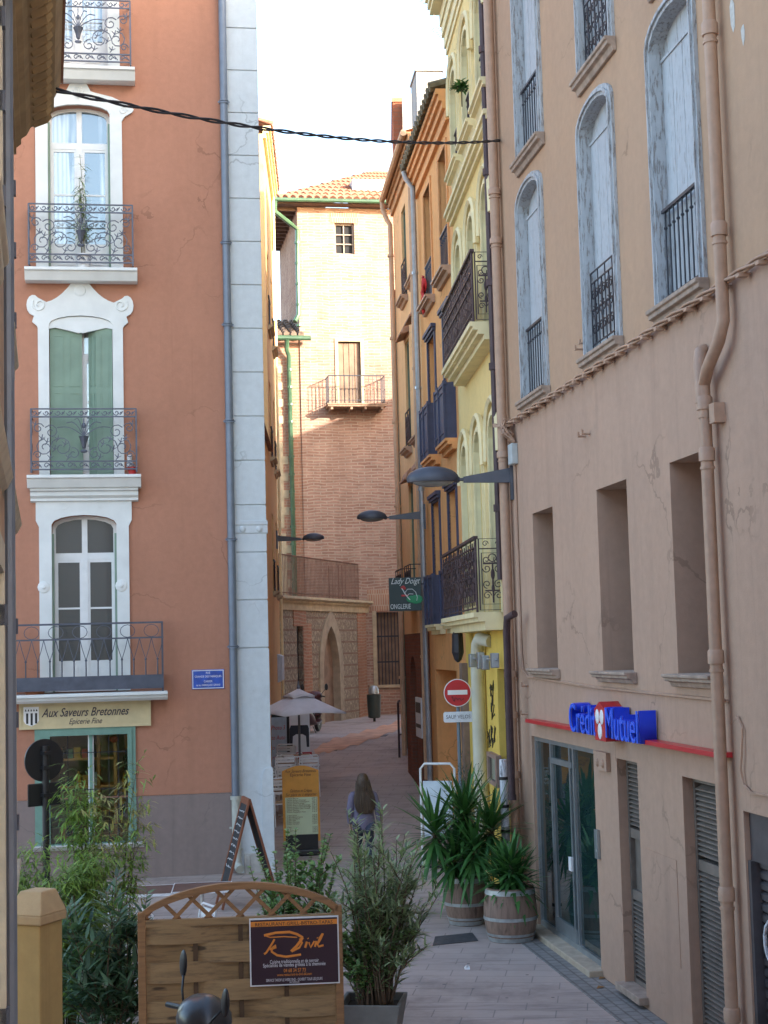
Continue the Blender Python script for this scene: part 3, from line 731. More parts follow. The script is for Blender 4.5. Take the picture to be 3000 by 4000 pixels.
def peach():
    P = PEA.thing('peach_house', 'peach plastered house with small tiled window hoods, farthest house on the right side', 'building')
    X0, X1 = -4.6, 0.0
    cols = [(-2.95, -2.15), (-1.15, -.35)]
    mb = MB(); holes = []
    rows = ((11.5, 13.6), (8.1, 10.55), (4.6, 7.3))
    for a, b in cols: holes += [(rect(a, b, z0, z1), .28) for z0, z1 in rows]
    holes += [(arch(-3.6, -2.4, .8, 3.4, .6), .4)]
    wall(mb, rect(X0, X1, 3.997, 14.35), holes[:-1]); shell(mb, X0, X1, 3.997, 14.35, 8); mb.build('wall', m_pea, P)
    g = MB(); wall(g, rect(X0, X1, .2, 3.995), [(arch(-3.7, -2.5, .9, 3.5, .6), .3), (arch(-1.7, -.6, .9, 3.3, .55), .3)]); shell(g, X0, X1, .2, 3.994, 8)
    g.build('ground_floor_wall', brick('dark red brick', (.28, .10, .06), (.22, .08, .05), (.2, .12, .09), .24, .075, .012, .01), P)
    for a, b, z in ((-3.7, -2.5, 3.5), (-1.7, -.6, 3.3)): MB().prism(arch(a, b, .9, z, .6), .28, .31).build('door', plain('dark door', (.06, .03, .025), .6), P)
    e = MB(); cornice(e, X0-.02, X1, 14.5, [(.2, .06), (.16, .12), (.11, .14), (.06, .18)]); e.build('eaves', plain('timber eaves', (.42, .22, .1), .8, var=.2), P)
    gt = MB(); gt.tube([(X1+.0, -.25, 14.48), (X0-.1, -.25, 14.42)], .07, 8); gt.tube([(X0-.1, -.25, 14.42), (X0-.1, -.24, 14.2), (X0+.05, -.16, 13.9), (X0+.12, -.09, 13.75), (X0+.12, -.09, 1.2)], .058, 8)
    gt.tube([(X1-.25, -.1, 14.3), (X1-.25, -.1, 1.0)], .06, 8)
    for z in (13, 11, 9, 7, 5, 3): gt.lathe([(.064, -.03), (.078, -.03), (.078, .03), (.064, .03)], 8, (X0+.12, -.1, z)); gt.lathe([(.06, -.03), (.074, -.03), (.074, .03), (.06, .03)], 8, (X1-.25, -.1, z+.5))
    gt.build('gutter', m_peapipe, P, smooth=True)
    t = MB(); t.add([(X0-.1, -.24, 14.52), (X1, -.24, 14.52), (X1, 3.5, 15.5), (X0-.1, 3.5, 15.5), (X1, 8, 14.4), (X0-.1, 8, 14.4)], [(0,1,2,3), (3,2,4,5)])
    rf = t.build('roof', brickred, P)
    ch = MB(); zt = at(1700, 287, 34).z; ch.box(-3.3, -2.3, .36, .95, 14.2, zt); ch.box(-3.34, -2.26, .33, .98, zt, zt+.05)
    ch.build('chimney', plaster('stained white chimney', (.36, .35, .34), (.3, .29, .27), stain=(.15, .13, .1), stain_amt=.6), rf)
    an = MB(); p = at(1703, 290, 34.2); q_ = at(1698, 20, 34.2); lp = lambda v: ((v-PEA.o).dot(PEA.x), (v-PEA.o).dot(PEA.y), v.z)
    x, y, z = lp(p); zt = q_.z; an.tube([(x, y, z-.3), (x, y, zt)], .016, 5)
    for z0, dx, dy, n in ((zt-.55, -.15, .35, 9), (zt+.0, .1, -.6, 8)):
        an.tube([(x, y, z0), (x+dx, y+dy, z0-.25 if n == 9 else z0+.25)], .01, 4)
        for k in range(n): u = k/(n-1); zz = z0+(-.25 if n == 9 else .25)*u; an.tube([(x+dx*u-.13, y+dy*u-.06, zz), (x+dx*u+.13, y+dy*u+.06, zz)], .007, 4)
    an.build('aerial', m_alu, rf)
    for zi, (z0, z1) in enumerate(rows):
        for a, b in cols:
            w = MB(); ring(w, rect(a, b, z0, z1), rect(a+.05, b-.05, z0+.05, z1-.05), .05, .12); win = w.build('window', m_green, P)
            s = MB(); s.box(a+.05, (a+b)/2-.01, .09, .12, z0+.05, z1-.05); s.box((a+b)/2+.01, b-.05, .09, .12, z0+.05, z1-.05); s.build('shutter', m_green, win)
            if zi < 2: scroll_railing(a, b, z0+.02, z0+.85, -.03, 2, .012).build('railing', m_ironrust, win); sill_mesh(a-.12, b+.12, z0, .18, .14).build('sill', m_pipe, P)
            if zi >= 1:
                h = MB(); pr = [(0, z1+.3), (-.06, z1+.32), (-.12, z1+.24), (-.15, z1+.12), (-.2, z1+.1), (-.2, z1+.06), (-.14, z1+.07), (0, z1+.12)]; h.profile(pr, a-.12, b+.12); h.build('window_hood', plain('hood tile', (.4, .22, .14), .9, var=.2), P)
            if zi == 2:
                bb = MB(); bb.box(a-.15, b+.15, -.35, 0, z0-.08, z0); bt = bb.build('balcony', m_pipe, P); r_ = scroll_railing(a-.15, b+.15, z0, z0+.8, -.33, 3, .012); r_.tube([(b+.15, -.33, z0+.8), (b+.15, 0, z0+.8)], .014, 4); r_.build('railing', m_iron, bt)
    return P
peach()

def brick_house():
    B = thing('brick_house', 'narrow red brick house edge and white parapet rising behind the gutter of the peach house', 'building', (0, 0, 0))
    p = at(1537, 700, 37); t = at(1545, 398, 37)
    mb = MB(); mb.box(p.x, 1.9, 37.0, 44, .8, 12.4); mb.box(p.x+.03, p.x+.6, 37.02, 40, 12.4, t.z); mb.box(p.x-.1, 1.0, 36.9, 38, 12.2, 12.4)
    mb.build('wall', brick('red house brick', (.42, .14, .07), (.36, .11, .06), (.3, .16, .1), .3, .1, .012, .01), B)
    MB().box(p.x, p.x+.62, 36.99, 40.1, t.z, t.z+.1).build('coping', brickred, B)
    a, b = at(1570, 372, 36.6), at(1668, 500, 36.6)
    w = MB(); w.box(a.x, b.x+.5, 36.5, 36.9, 13.5, a.z); w.build('parapet', plaster('stained white chimney', (.36, .35, .34), (.3, .29, .27), stain=(.15, .13, .1), stain_amt=.6), B)
    MB().tube([(p.x-.06, 36.95, 1.3), (p.x-.06, 36.95, 12.2)], .05, 6).build('drainpipe', m_green, B)
brick_house()
RUST = Frame(-2.53, 25.42, R(9))
m_rust = plaster('rust red plaster', (.45, .215, .14), (.41, .195, .125), stain=(.30, .145, .09), stain_amt=.22)
m_dado = plaster('mauve grey plinth', (.27, .21, .19), (.24, .19, .175), stain_amt=.3)
m_quoin = plaster('pale grey quoin', (.60, .64, .66), (.57, .61, .63), stain_amt=.12)
m_trim = plain('white window surround', (.70, .72, .70), .8, var=.07, sc=3)
m_whitew = plain('white window frames', (.72, .73, .72), .5, var=.05)
m_gshut = plain('sage green shutters', (.20, .29, .22), .65, var=.1, sc=3)
m_gframe = plain('sea green shop frame', (.16, .29, .23), .55, var=.12)
m_pipeblue = plain('blue grey drainpipe', (.17, .20, .25), .45, .2, var=.1)
m_cream = plain('cream sign board', (.60, .50, .29), .6, var=.08)
m_terra = plain('terracotta', (.36, .13, .06), .8, var=.2)
m_gold = plain('dark lettering', (.05, .04, .05), .6)
m_clear = clear_glass('clear pane', .1)
def mirror_glass(name, k=.3, tint=(.03, .035, .04), curtain=None):
    m, nt, b = nodes(name); b.inputs['Roughness'].default_value = .4; b.inputs['Base Color'].default_value = c4(tint)
    if curtain:   # net curtain hanging close behind the pane
        w = N(nt, 'ShaderNodeTexWave', Scale=4.5, Distortion=2.5, Detail=2); L(nt, coords(nt, (1, 1, .12)), w.inputs['Vector'])
        part = noise(nt, coords(nt, (2.2, 1, .25)), 1.6, 2); k2 = N(nt, 'ShaderNodeMapRange'); L(nt, part, k2.inputs[0]); k2.inputs[1].default_value = .46; k2.inputs[2].default_value = .54
        L(nt, mix(nt, k2.outputs[0], tint, ramp(nt, w.outputs['Fac'], [(.1, scale_c(curtain, .6)), (.8, curtain)])), b.inputs['Base Color'])
    g = N(nt, 'ShaderNodeBsdfGlossy', Roughness=.015); g.inputs[0].default_value = (.62, .80, .92, 1); ms = N(nt, 'ShaderNodeMixShader'); ms.inputs[0].default_value = k  # gloss tinted blue to stand in for the blue of the reflected sky
    L(nt, b.outputs[0], ms.inputs[1]); L(nt, g.outputs[0], ms.inputs[2]); L(nt, ms.outputs[0], nt.nodes['Material Output'].inputs[0]); bump(nt, b, noise(nt, coords(nt), 1.5, 2), .05, .02); return m
m_sky_glass = mirror_glass('reflecting pane', .17, (.05, .07, .08), (.5, .53, .53))
m_low_glass = mirror_glass('low reflecting pane', .14, (.035, .037, .038))

def iron_panel(x0, x1, z0, z1, y, side=None):
    """balcony front: frieze of little scrolls above and below, urn with sprays between"""
    mb = MB(); r = .0125
    zs = [z0, z0+.13, z1-.13, z1]
    for z in zs: mb.tube([(x0, y, z), (x1, y, z)], r*1.25, 4)
    for x in (x0, x1): mb.tube([(x, y, z0-.05), (x, y, z1)], r*1.5, 4)
    n = 9; p = (x1-x0)/n
    for k in range(n):
        for za, s in ((z0+.065, 1), (z1-.065, -1)):
            c = x0+p*(k+.5)
            mb.tube([(x, y, z) for x, z in scroll(c-p*.2, za, p*.27, 0 if s > 0 else math.pi, 1.1, 9, .2)], r*.8, 4)
            mb.tube([(c-p*.1, y, za), (c+p*.15, y, za+.03*s), (c+p*.38, y, za-.03*s)], r*.8, 4); mb.ball((c+p*.2, y, za), (.022, .012, .018), 5, 3)
    cx = (x0+x1)/2; h = z1-z0; zc = z0+h*.46
    mb.lathe([(.015, -.12), (.03, -.1), (.045, -.02), (.075, .06), (.085, .08)], 8, (cx, y, zc)); mb.ball((cx, y, zc-.16), (.06, .02, .03), 6, 4)
    mb.tube([(cx, y, zc+.06), (cx, y, z1-.15)], r, 4); mb.ball((cx, y, zc+.26), (.035, .02, .05), 6, 4)
    for s in (-1, 1):
        w = (x1-x0)/2
        for sp, hh in ((.16, .30), (.30, .24), (.46, .16)):
            mb.tube([(cx+s*w*sp*t*1.1, y, zc+.08+hh*math.sin(min(1, t*1.1)*math.pi*.62)) for t in [i/7 for i in range(8)]], r*.8, 4)
        for fx, fz, rr, a0, tn in ((.42, .36, .19, 0, 1.25), (.74, .36, .15, .5, -1.4), (.62, .62, .12, .2, 1.3), (.86, .68, .09, .9, -1.3), (.88, .24, .07, 0, 1.3), (.2, .26, .1, .4, 1.2)):
            mb.tube([(x, y, z) for x, z in scroll(cx+s*w*fx, z0+h*fz, rr, math.pi*(a0 if s > 0 else 1-a0), s*tn, 13, .2)], r*.85, 4)
        for fx, fz in ((.36, .42), (.5, .5), (.56, .34), (.7, .46), (.3, .2), (.8, .52), (.92, .75), (.64, .2)):
            x, z = cx+s*w*fx, z0+h*fz
            for a in (.3, 1.3, 2.4, 4.2): mb.hexa([(x-.01, y-.01, z-.012), (x+.01, y-.01, z-.012), (x+.01, y+.01, z-.012), (x-.01, y+.01, z-.012)],
                [(x+.062*math.cos(a)-.006, y-.006, z+.062*math.sin(a)), (x+.062*math.cos(a)+.006, y-.006, z+.062*math.sin(a)), (x+.062*math.cos(a)+.006, y+.006, z+.062*math.sin(a)), (x+.062*math.cos(a)-.006, y+.006, z+.062*math.sin(a))])
    if side:
        for x in (x0, x1):
            for z in zs: mb.tube([(x, y, z), (x, y+side, z)], r*1.2, 4)
            for k in range(2): mb.tube([(x, yy, z) for yy, z in scroll(y+side*.5, z0+h*(.35+.3*k), side*.42, 0, 1.3, 10, .25)], r*.8, 4)
            mb.tube([(x, y+side*.5, z0), (x, y+side*.5, z1)], r*.7, 4)
    return mb
def french_window(par, a, b, z0, z1, rise, dep, zmid=None, pane=None):
    """white casement pair with a transom; arched head"""
    zt = z1-rise-.52 if zmid is None else zmid
    f = MB(); n = 8
    ring(f, arch(a, b, z0, z1, rise, n), arch(a+.055, b-.055, z0+.06, z1-.055, rise*.95, n), dep, dep+.06)
    c = (a+b)/2
    f.box(a+.05, b-.05, dep+.004, dep+.055, zt-.04, zt+.07); f.box(c-.05, c+.05, dep-.01, dep+.05, z0+.06, zt-.04); f.box(c-.045, c+.045, dep+.006, dep+.05, zt+.07, z1-.05)
    for s in (-1, 1):
        x0, x1 = (a+.055, c-.05) if s < 0 else (c+.05, b-.055)
        f.box(x0, x0+.035, dep+.01, dep+.05, z0+.06, zt-.04); f.box(x1-.035, x1, dep+.01, dep+.05, z0+.06, zt-.04)
        f.box(x0+.035, x1-.035, dep+.012, dep+.048, zt-.085, zt-.04); f.box(x0+.035, x1-.035, dep+.012, dep+.048, z0+.06, z0+.5)
        zm = z0+.5+(zt-z0-.55)*.52; f.box(x0+.035, x1-.035, dep+.015, dep+.045, zm-.015, zm+.015)
        f.box(x0+.075, x1-.075, dep+.0, dep+.012, z0+.14, z0+.42)
    w = f.build('window', m_whitew, par)
    g = MB(); g.prism(arch(a+.03, b-.03, z0+.3, z1-.03, rise*.97, n), dep+.028, dep+.034)
    g.build('pane', pane or m_sky_glass, w)
    return w
def rust():
    B = RUST.thing('rust_house', 'rust red plastered corner house with white window surrounds and pale grey quoins', 'building')
    XL, XR, ZT = -7.5, .03, 16.9
    w4, w3, w2, w1 = (-2.96, -1.95, 13.55, 16.4), (-2.95, -1.93, 10.06, 12.89), (-2.95, -1.92, 6.64, 9.3), (-2.93, -1.89, 3.12, 5.99)
    mb = MB()
    holes = [(arch(w4[0], w4[1], w4[2], w4[3], .15), .22), (arch(w3[0], w3[1], w3[2], w3[3], .15), .22), (arch(w2[0], w2[1], w2[2], w2[3]+.0, .15), .22), (arch(w1[0], w1[1], w1[2], w1[3], .16), .22)]
    wall(mb, rect(XL, XR, 1.41, ZT), holes + [([(-2.98, 1.42), (-1.74, 1.42), (-1.74, 2.44), (-2.98, 2.44)], .2)])
    mb.build('wall', m_rust, B)
    lo = MB(); wall(lo, rect(XL, XR+.0, -.1, 1.407), [([(-2.98, .69), (-1.74, .69), (-1.74, 1.403), (-2.98, 1.403)], .2)], y=-.012)
    lo.box(-1.7, XR, -.014, -.012, .755, .763)
    lo.build('plinth', m_dado, B)
    # body of the house behind the front, its street side running back along the lane
    bd = MB(); pts = [(XL, .35), (.56, .35), (.05, 3.9), (XL, 3.9)]
    n = 4; bd.add([(x, y, -.1) for x, y in pts] + [(x, y, ZT) for x, y in pts], [(1, 2, 6, 5), (2, 3, 7, 6), (3, 0, 4, 7), (4, 5, 6, 7)])
    bd.build('side_wall', m_quoin, B)
    rf = MB(); rf.slab([(XL, -.45), (.7, -.45), (.2, 4), (XL, 4)], ZT, ZT+.12); rf.build('roof', brickred, B)
    # corner quoins: blocks with open joints
    q = MB(); zz = [-.1, 3.12, 3.93, 4.73, 5.53]
    q.box(.03, .575, -.03, .4, -.1, 3.74); z = 3.745; k = 0
    while z < ZT:
        h = .745 if z > 5.9 else .79
        if 5.55 < z < 6.1 and k < 99:
            pass
        q.box(.03, .57, -.03, .4, z+.018, min(z+h, ZT)); z += h; k += 1
    q.box(.035, .56, -.004, .38, 3.7, ZT-.01)
    q.profile([(.0, 5.86), (-.06, 5.86), (-.06, 5.8), (-.045, 5.78), (-.045, 5.66), (-.03, 5.64), (0, 5.64)], .02, .59)
    for x in (.17, .45): q.ball((x, -.05, 5.72), (.055, .03, .055), 10, 6)
    q.prism([(.41, -.1)] + [(.41+.16*(1-math.cos(t*math.pi/10))*.5, 1.55+.24*math.sin(t*math.pi/10)) for t in range(1, 6)] + [(.6, 1.79), (.6, -.1)], -.075, .36)
    q.build('quoin', m_quoin, B, bevel=.008)
    cv = MB(); cv.box(.1, .42, -.09, -.02, .0, .42); cv.box(.14, .2, -.1, -.05, .02, .4); cv.build('plinth_block', plain('worn pale stone', (.42, .40, .37), .9, var=.2, bmp=.4), B, bevel=.01)
    # drainpipe
    o = .1; p = MB(); p.tube([(-.02, -o, 1.35), (-.02, -o, ZT)], .066, 12)
    for z in (12.98, 10.55, 9.15, 7.52, 5.55, 3.78): p.lathe([(.068, -.03), (.082, -.03), (.082, -.01), (.07, 0), (.082, .01), (.082, .03), (.068, .03)], 12, (-.02, -o, z)); p.box(-.12, .08, -o-.01, -o+.01, z-.012, z+.012)
    p.build('drainpipe', m_pipeblue, B, smooth=True)
    p = MB(); p.tube([(-.02, -o, 1.36), (-.02, -o, .36), (-.01, -o-.03, .25), (.02, -o-.14, .2)], .072, 12); p.lathe([(.074, 0), (.09, 0), (.09, .06), (.074, .06)], 12, (-.02, -o, 1.3))
    for z in (.85, .5): p.box(-.13, .09, -o-.01, -o+.01, z-.015, z+.015)
    p.build('downpipe_shoe', plain('pale grey pipe', (.44, .45, .40), .6), B, smooth=True)
    # surrounds
    def surround(outer_pts, hole):
        m = MB(); wall(m, outer_pts, [(hole, .05)], y=-.05)
        n = len(outer_pts); m.add([(x, -.05, z) for x, z in outer_pts] + [(x, .0, z) for x, z in outer_pts], [(i, (i+1) % n, (i+1) % n+n, i+n) for i in range(n)])
        return m
    def shoulders(x0, x1, zb, zs, cx, za, hw, ear):
        """stylised outer outline: jambs, ears, concave sweep to a central crest"""
        L_ = [(x0, zb), (x1, zb)]; r_ = []
        r_.append((x1, zs-.34)); r_.append((x1+.02, zs-.3)); r_.append((x1+ear*.45, zs-.24)); r_.append((x1+ear*.3, zs-.14))
        for t in range(9): a = -math.pi*.45 + math.pi*1.2*t/8; r_.append((x1+ear*.45+ear*.55*math.cos(a)*1.0-.02, zs+.04+.17*math.sin(a)))
        n = 6
        xs, z_s = x1+ear*.0-.06, zs+.08
        for t in range(1, n+1): u = t/n; r_.append((xs+(cx+hw-xs)*u, z_s+(za-z_s)*(u**2.0)))
        left = [(2*cx-x, z) for x, z in reversed(r_)]
        return L_[:1] + [(x1, zb)] + r_ + left
    c = -2.44
    for (a, b, z0, z1), kind in ((w4, 'plain'), (w3, 'crest'), (w2, 'ears'), (w1, 'block')):
        h = arch(a, b, z0, z1, .15)
        if kind == 'ears': o = shoulders(a-.17, b+.17, z0, 9.43, c, 9.86, .13, .2)
        elif kind == 'crest':
            o = [(a-.2, z0), (b+.2, z0), (b+.2, 12.62), (b+.25, 12.7), (b+.38, 12.78), (b+.40, 12.83), (b+.26, 12.93), (b+.05, 13.03), (b-.25, 13.1), (c+.2, 13.12), (c+.14, 13.24), (c+.08, 13.31), (c-.08, 13.31), (c-.14, 13.24), (c-.2, 13.12), (a+.25, 13.1), (a-.05, 13.03), (a-.26, 12.93), (a-.40, 12.83), (a-.38, 12.78), (a-.25, 12.7), (a-.2, 12.62)]
        elif kind == 'block': o = [(a-.2, z0), (b+.2, z0), (b+.2, 5.8), (b+.25, 5.9), (b+.25, 6.3), (a-.25, 6.3), (a-.25, 5.9), (a-.2, 5.8)]
        else: o = [(a-.2, z0), (b+.2, z0), (b+.2, z1+.3), (a-.2, z1+.3)]
        s = surround(o, h)
        if kind == 'ears':
            s.prism([(a+.0, 9.16), (a, 9.08), (a+.1, 9.1), (a+.28, 9.06), (c-.03, 9.01), (c, 9.02), (c+.03, 9.01), (b-.28, 9.06), (b-.1, 9.1), (b, 9.08), (b, 9.16)] + [(c+(b-c)*math.cos(math.pi*t/8), 9.15+.14*math.sin(math.pi*t/8)) for t in range(1, 8)], -.02, .04)
            for sg in (-1, 1): s.tube([(x, -.055, z) for x, z in scroll(c+sg*.66, 9.48, .12, math.pi*(.2 if sg > 0 else .8), -sg*1.3, 14, .2)], .016, 5)
            s.lathe([(.06, 0), (.1, .0), (.1, .01)], 10); s.v = s.v[:-30]; s.f = [f for f in s.f if max(f) < len(s.v)]; s.m = s.m[:len(s.f)]
            s.ball((c, -.05, 9.72), (.1, .02, .1), 12, 6)
        if kind == 'crest':
            for k in range(7): an = math.pi*(.05+.9*k/6); s.tube([(c, -.055, 13.0), (c+.11*math.cos(an), -.06, 13.06+.13*math.sin(an))], [.02, .008], 5)
            for sg in (-1, 1): s.tube([(x, -.055, z) for x, z in scroll(c+sg*.74, 12.8, .08, 0, sg*1.3, 10, .2)], .012, 4)
        if kind == 'block':
            for sg in (-1, 1):
                s.ball((c+sg*.62, -.05, 4.82), (.1, .025, .1), 12, 6); s.ball((c+sg*.62, -.065, 4.82), (.04, .025, .04), 8, 5)
                s.tube([(x, -.052, z) for x, z in scroll(c+sg*.3, 6.15, .08, 0, sg*1.2, 10, .2)], .01, 4)
        s.build('window_surround', m_trim, B)
    g = french_window(B, w4[0], w4[1], w4[2], w4[3], .15, .16, pane=m_sky_glass)
    g = french_window(B, w3[0], w3[1], w3[2], w3[3], .15, .16)
    g = french_window(B, w2[0], w2[1], w2[2], w2[3], .15, .18)
    def leaf(x0, y0, x1, y1, z0, z1):
        d = Vector((x1-x0, y1-y0)); l = d.length; m = MB(); m.box(0, l, 0, .035, z0, z1)
        for i in range(2):
            xa, xb = l*i/2+.05, l*(i+1)/2-.04
            for za, zb in ((z0+.12, z0+(z1-z0)*.56), (z0+(z1-z0)*.6, z1-.12)): ring(m, rect(xa, xb, za, zb), rect(xa+.02, xb-.02, za+.02, zb-.02), -.008, .002)
        m.xf(Matrix.Translation((x0, y0, 0)) @ Matrix.Rotation(math.atan2(d.y, d.x), 4, 'Z'))
        m.build('shutter', m_gshut, B)
    leaf(w2[0]+.01, .02, w2[0]+.53, .05, 6.66, 9.1); leaf(w2[1]-.4, .12, w2[1]-.27, .02, 6.66, 9.1); leaf(w2[1]-.275, .02, w2[1]-.01, .0, 6.66, 9.1)
    w = french_window(B, w1[0], w1[1], w1[2], w1[3], .16, .16, pane=m_low_glass)
    for a, b, z0, z1 in (w3, w1):
        e = MB(); e.box(a+.0, a+.03, .02, .15, z0, z1-.3); e.box(b-.035, b, .02, .15, z0, z1-.3); e.build('folded_shutter', m_gshut, B)
    # balconies
    def slab(x0, x1, z, o, deep=.2):
        m = MB(); m.profile([(0, z), (-o-.06, z), (-o-.06, z-.05), (-o-.02, z-.06), (-o-.0, z-.1), (-o+.06, z-deep), (0, z-deep)], x0, x1); return m
    for z, zr, x0, x1 in ((13.45, 14.6, -3.35, -1.5), (10.04, 11.1, -3.32, -1.5), (6.62, 7.7, -3.3, -1.48)):
        o = .3; bl = slab(x0, x1, z, o).build('balcony', m_trim, B, bevel=.006)
        iron_panel(x0+.07, x1-.07, z+.09, zr, -o, o).build('railing', m_ironblue, bl)
    c2 = MB(); c2.profile([(0, 6.43), (-.2, 6.43), (-.2, 6.38), (-.15, 6.36), (-.15, 6.3), (-.1, 6.26), (-.1, 6.22), (0, 6.2)], -3.26, -1.53); c2.build('cornice', m_trim, B)
    bl = slab(-4.6, -1.1, 3.1, .42, .14).build('balcony', m_trim, B, bevel=.006)
    r_ = MB(); y, x0, x1, z0, z1 = -.42, -4.55, -1.16, 3.15, 4.22
    r_.box(x0, x1, y-.02, y+.02, z1-.03, z1); r_.box(x0, x1, y-.02, y+.02, z0, z0+.22); r_.box(x0, x1, y-.01, y+.01, z1-.27, z1-.245)
    r_.box(x1-.025, x1, y+.02, 0, z1-.03, z1); r_.box(x1-.02, x1, y+.02, 0, z0, z0+.22); r_.box(x1-.03, x1, y, y+.03, z0-.05, z1)
    n = 18; p = (x1-x0)/n
    for k in range(n):
        xa = x0+p*(k+.5); r_.tube([(xa, y, z0+.2), (xa, y, z1-.58)], .011, 5); r_.ball((xa, y, z1-.6), .02, 6, 4)
        for s in (-1, 1): r_.tube([(xa, y, z1-.6), (xa+s*p*.3, y, z1-.42), (xa+s*p*.5, y, z1-.26), (xa+s*p*.5, y, z1-.25)], .008, 4)
        if k % 2 == 0: r_.tube([(xa+p*.5+p*.62*math.cos(t*math.pi/6), y, z1-.145+.1*math.sin(t*math.pi/6)) for t in range(13)], .008, 4)
    for k in range(5): yy = y+.08*k; r_.tube([(x1-.01, yy, z0), (x1-.01, yy, z1)], .01, 4)
    r_.build('railing', m_ironblue, bl)
    # shop window
    f = MB(); ring(f, rect(-3.22, -1.62, .67, 2.56), rect(-2.98, -1.75, .70, 2.42), -.05, .06); ring(f, rect(-3.12, -1.68, .69, 2.5), rect(-2.98, -1.75, .70, 2.42), -.075, -.045)
    f.box(-2.36, -2.31, -.01, .05, .7, 2.42)
    sw = f.build('shop_window', m_gframe, B)
    g = MB(); g.box(-2.38, -2.29, .02, .1, .7, 2.42); g.build('mullion', m_whitew, sw)
    MB().box(-2.98, -1.75, .06, .066, .7, 2.42).build('pane', m_clear, sw)
    br = MB()
    for z in (.98, 1.55, 2.14): br.tube([(-2.98, -.02, z), (-1.75, -.02, z)], .008, 4)
    for x in (-2.7, -2.05, -1.9): br.tube([(x, -.02, .7), (x, -.02, 2.42)], .006, 4)
    br.build('window_bars', m_iron, sw)
    sill_mesh(-3.25, -1.5, .69, .14, .09).build('sill', plain('white marble sill', (.55, .55, .53), .6, var=.12), B, bevel=.006)
    i = MB(); i.add([(-3.3, .08, .5), (-1.5, .08, .5), (-1.5, 1.8, .5), (-3.3, 1.8, .5), (-3.3, .08, 2.6), (-1.5, .08, 2.6), (-1.5, 1.8, 2.6), (-3.3, 1.8, 2.6)], [(0,1,2,3), (4,5,6,7), (1,2,6,5), (2,3,7,6), (3,0,4,7)])
    i.build('shop_interior', plain('shop interior', (.62, .40, .24), .8, var=.3, sc=2), B)
    return B
rust()
def shop_display():
    D = RUST.thing('shelf', 'orange wooden display shelves with goods behind the shop window of the rust red house', 'shelf', y=0, z=0)
    m = MB(); m.box(-2.25, -2.2, .3, .9, .5, 2.4); m.box(-1.98, -1.93, .3, .9, .5, 2.4)
    for z in (.75, 1.15, 1.55, 2.0): m.box(-2.9, -1.95, .3, .85, z, z+.035)
    m.build('frame', plain('orange wood', (.7, .3, .06), .5, var=.2), D)
    q = random.Random(4); cols = [plain('red tins', (.5, .06, .02), .4), plain('amber jars', (.6, .28, .03), .3), plain('dark bottles', (.03, .03, .02), .2), plain('pale boxes', (.6, .55, .42), .6), plain('green packs', (.1, .22, .08), .5)]
    for z in (.785, 1.185, 1.585, 2.035):
        x = -2.85
        while x < -2.3:
            w = .07+.06*q.random(); h = .14+.14*q.random()
            t = MB(); (t.box(x, x+w, .35, .5, z, z+h) if q.random() < .5 else t.lathe([(w*.5, 0), (w*.5, h*.7), (w*.25, h*.85), (w*.25, h)], 8, (x+w*.5, .45, z)))
            t.build('item', q.choice(cols), D); x += w+.02
    for k in range(5):
        t = MB(); t.lathe([(.04, 0), (.04, .2), (.015, .26), (.015, .32)], 8, (-1.88+.03*k, .5, .72+.36*k)); t.build('item', cols[2 if k % 2 else 1], D)
    t = MB(); t.ball((-1.86, .25, 1.33), (.07, .03, .07), 10, 6); t.build('item', cols[1], D); t = MB(); t.ball((-1.97, .2, 2.33), (.07, .04, .06), 10, 6); t.build('item', cols[0], D)
shop_display()
def shop_sign():
    S = RUST.thing('shop_sign', 'long cream shop board with dark script lettering and a striped shield above the shop window', 'sign')
    b = MB().box(-3.46, -1.37, -.06, .0, 2.54, 2.96); ring(b, rect(-3.46, -1.37, 2.54, 2.96), rect(-3.42, -1.41, 2.58, 2.92), -.075, -.058)
    b.build('board', m_cream, S)
    text('lettering', 'Aux Saveurs Bretonnes', .195, m_gold, S, (-2.42, -.065, 2.79), shear=.4, ext=.002, bold=.002).scale = (.74, 1, 1)
    text('lettering', 'Epicerie Fine', .13, m_gold, S, (-2.42, -.065, 2.645), shear=.4, ext=.002).scale = (.78, 1, 1)
    cx = -3.27; sh = MB().prism([(cx-.12, 2.9), (cx-.12, 2.68), (cx-.09, 2.63), (cx, 2.59), (cx+.09, 2.63), (cx+.12, 2.68), (cx+.12, 2.9)], -.066, -.055); e = sh.build('shield', m_white, S)
    for k in range(3): x = cx-.08+.07*k; MB().prism([(x, 2.8), (x, 2.635-(.025 if k == 1 else 0)), (x+.035, 2.63-(.025 if k == 1 else 0)), (x+.035, 2.8)], -.0675, -.062).build('stripe', m_black, e)
    for k in range(5): x = cx-.1+.043*k; MB().prism([(x, 2.83), (x+.015, 2.87), (x+.03, 2.83)], -.0675, -.062).build('ermine_mark', m_black, e)
shop_sign()
def street_plate():
    S = RUST.thing('street_name_plate', 'blue enamel street name plate with white lettering on the rust red wall', 'street sign')
    MB().box(-.70, -.17, -.02, .0, 3.1, 3.42).build('plate', plain('blue enamel', (.025, .085, .42), .3, var=.35, sc=7), S, bevel=.006)
    b = MB(); ring(b, rect(-.69, -.18, 3.11, 3.41), rect(-.678, -.192, 3.122, 3.398), -.0215, -.019); b.build('border', m_white, S)
    for t, z, s in (('RUE', 3.365, .05), ('GRANDE DES FABRIQUES', 3.305, .048), ('CARRER', 3.225, .048), ('de les FABRIQUES GRANS', 3.165, .044)):
        o = text('lettering', t, s, m_white, S, (-.435, -.021, z), ext=.001); o.scale = (.8, 1, 1)
street_plate()
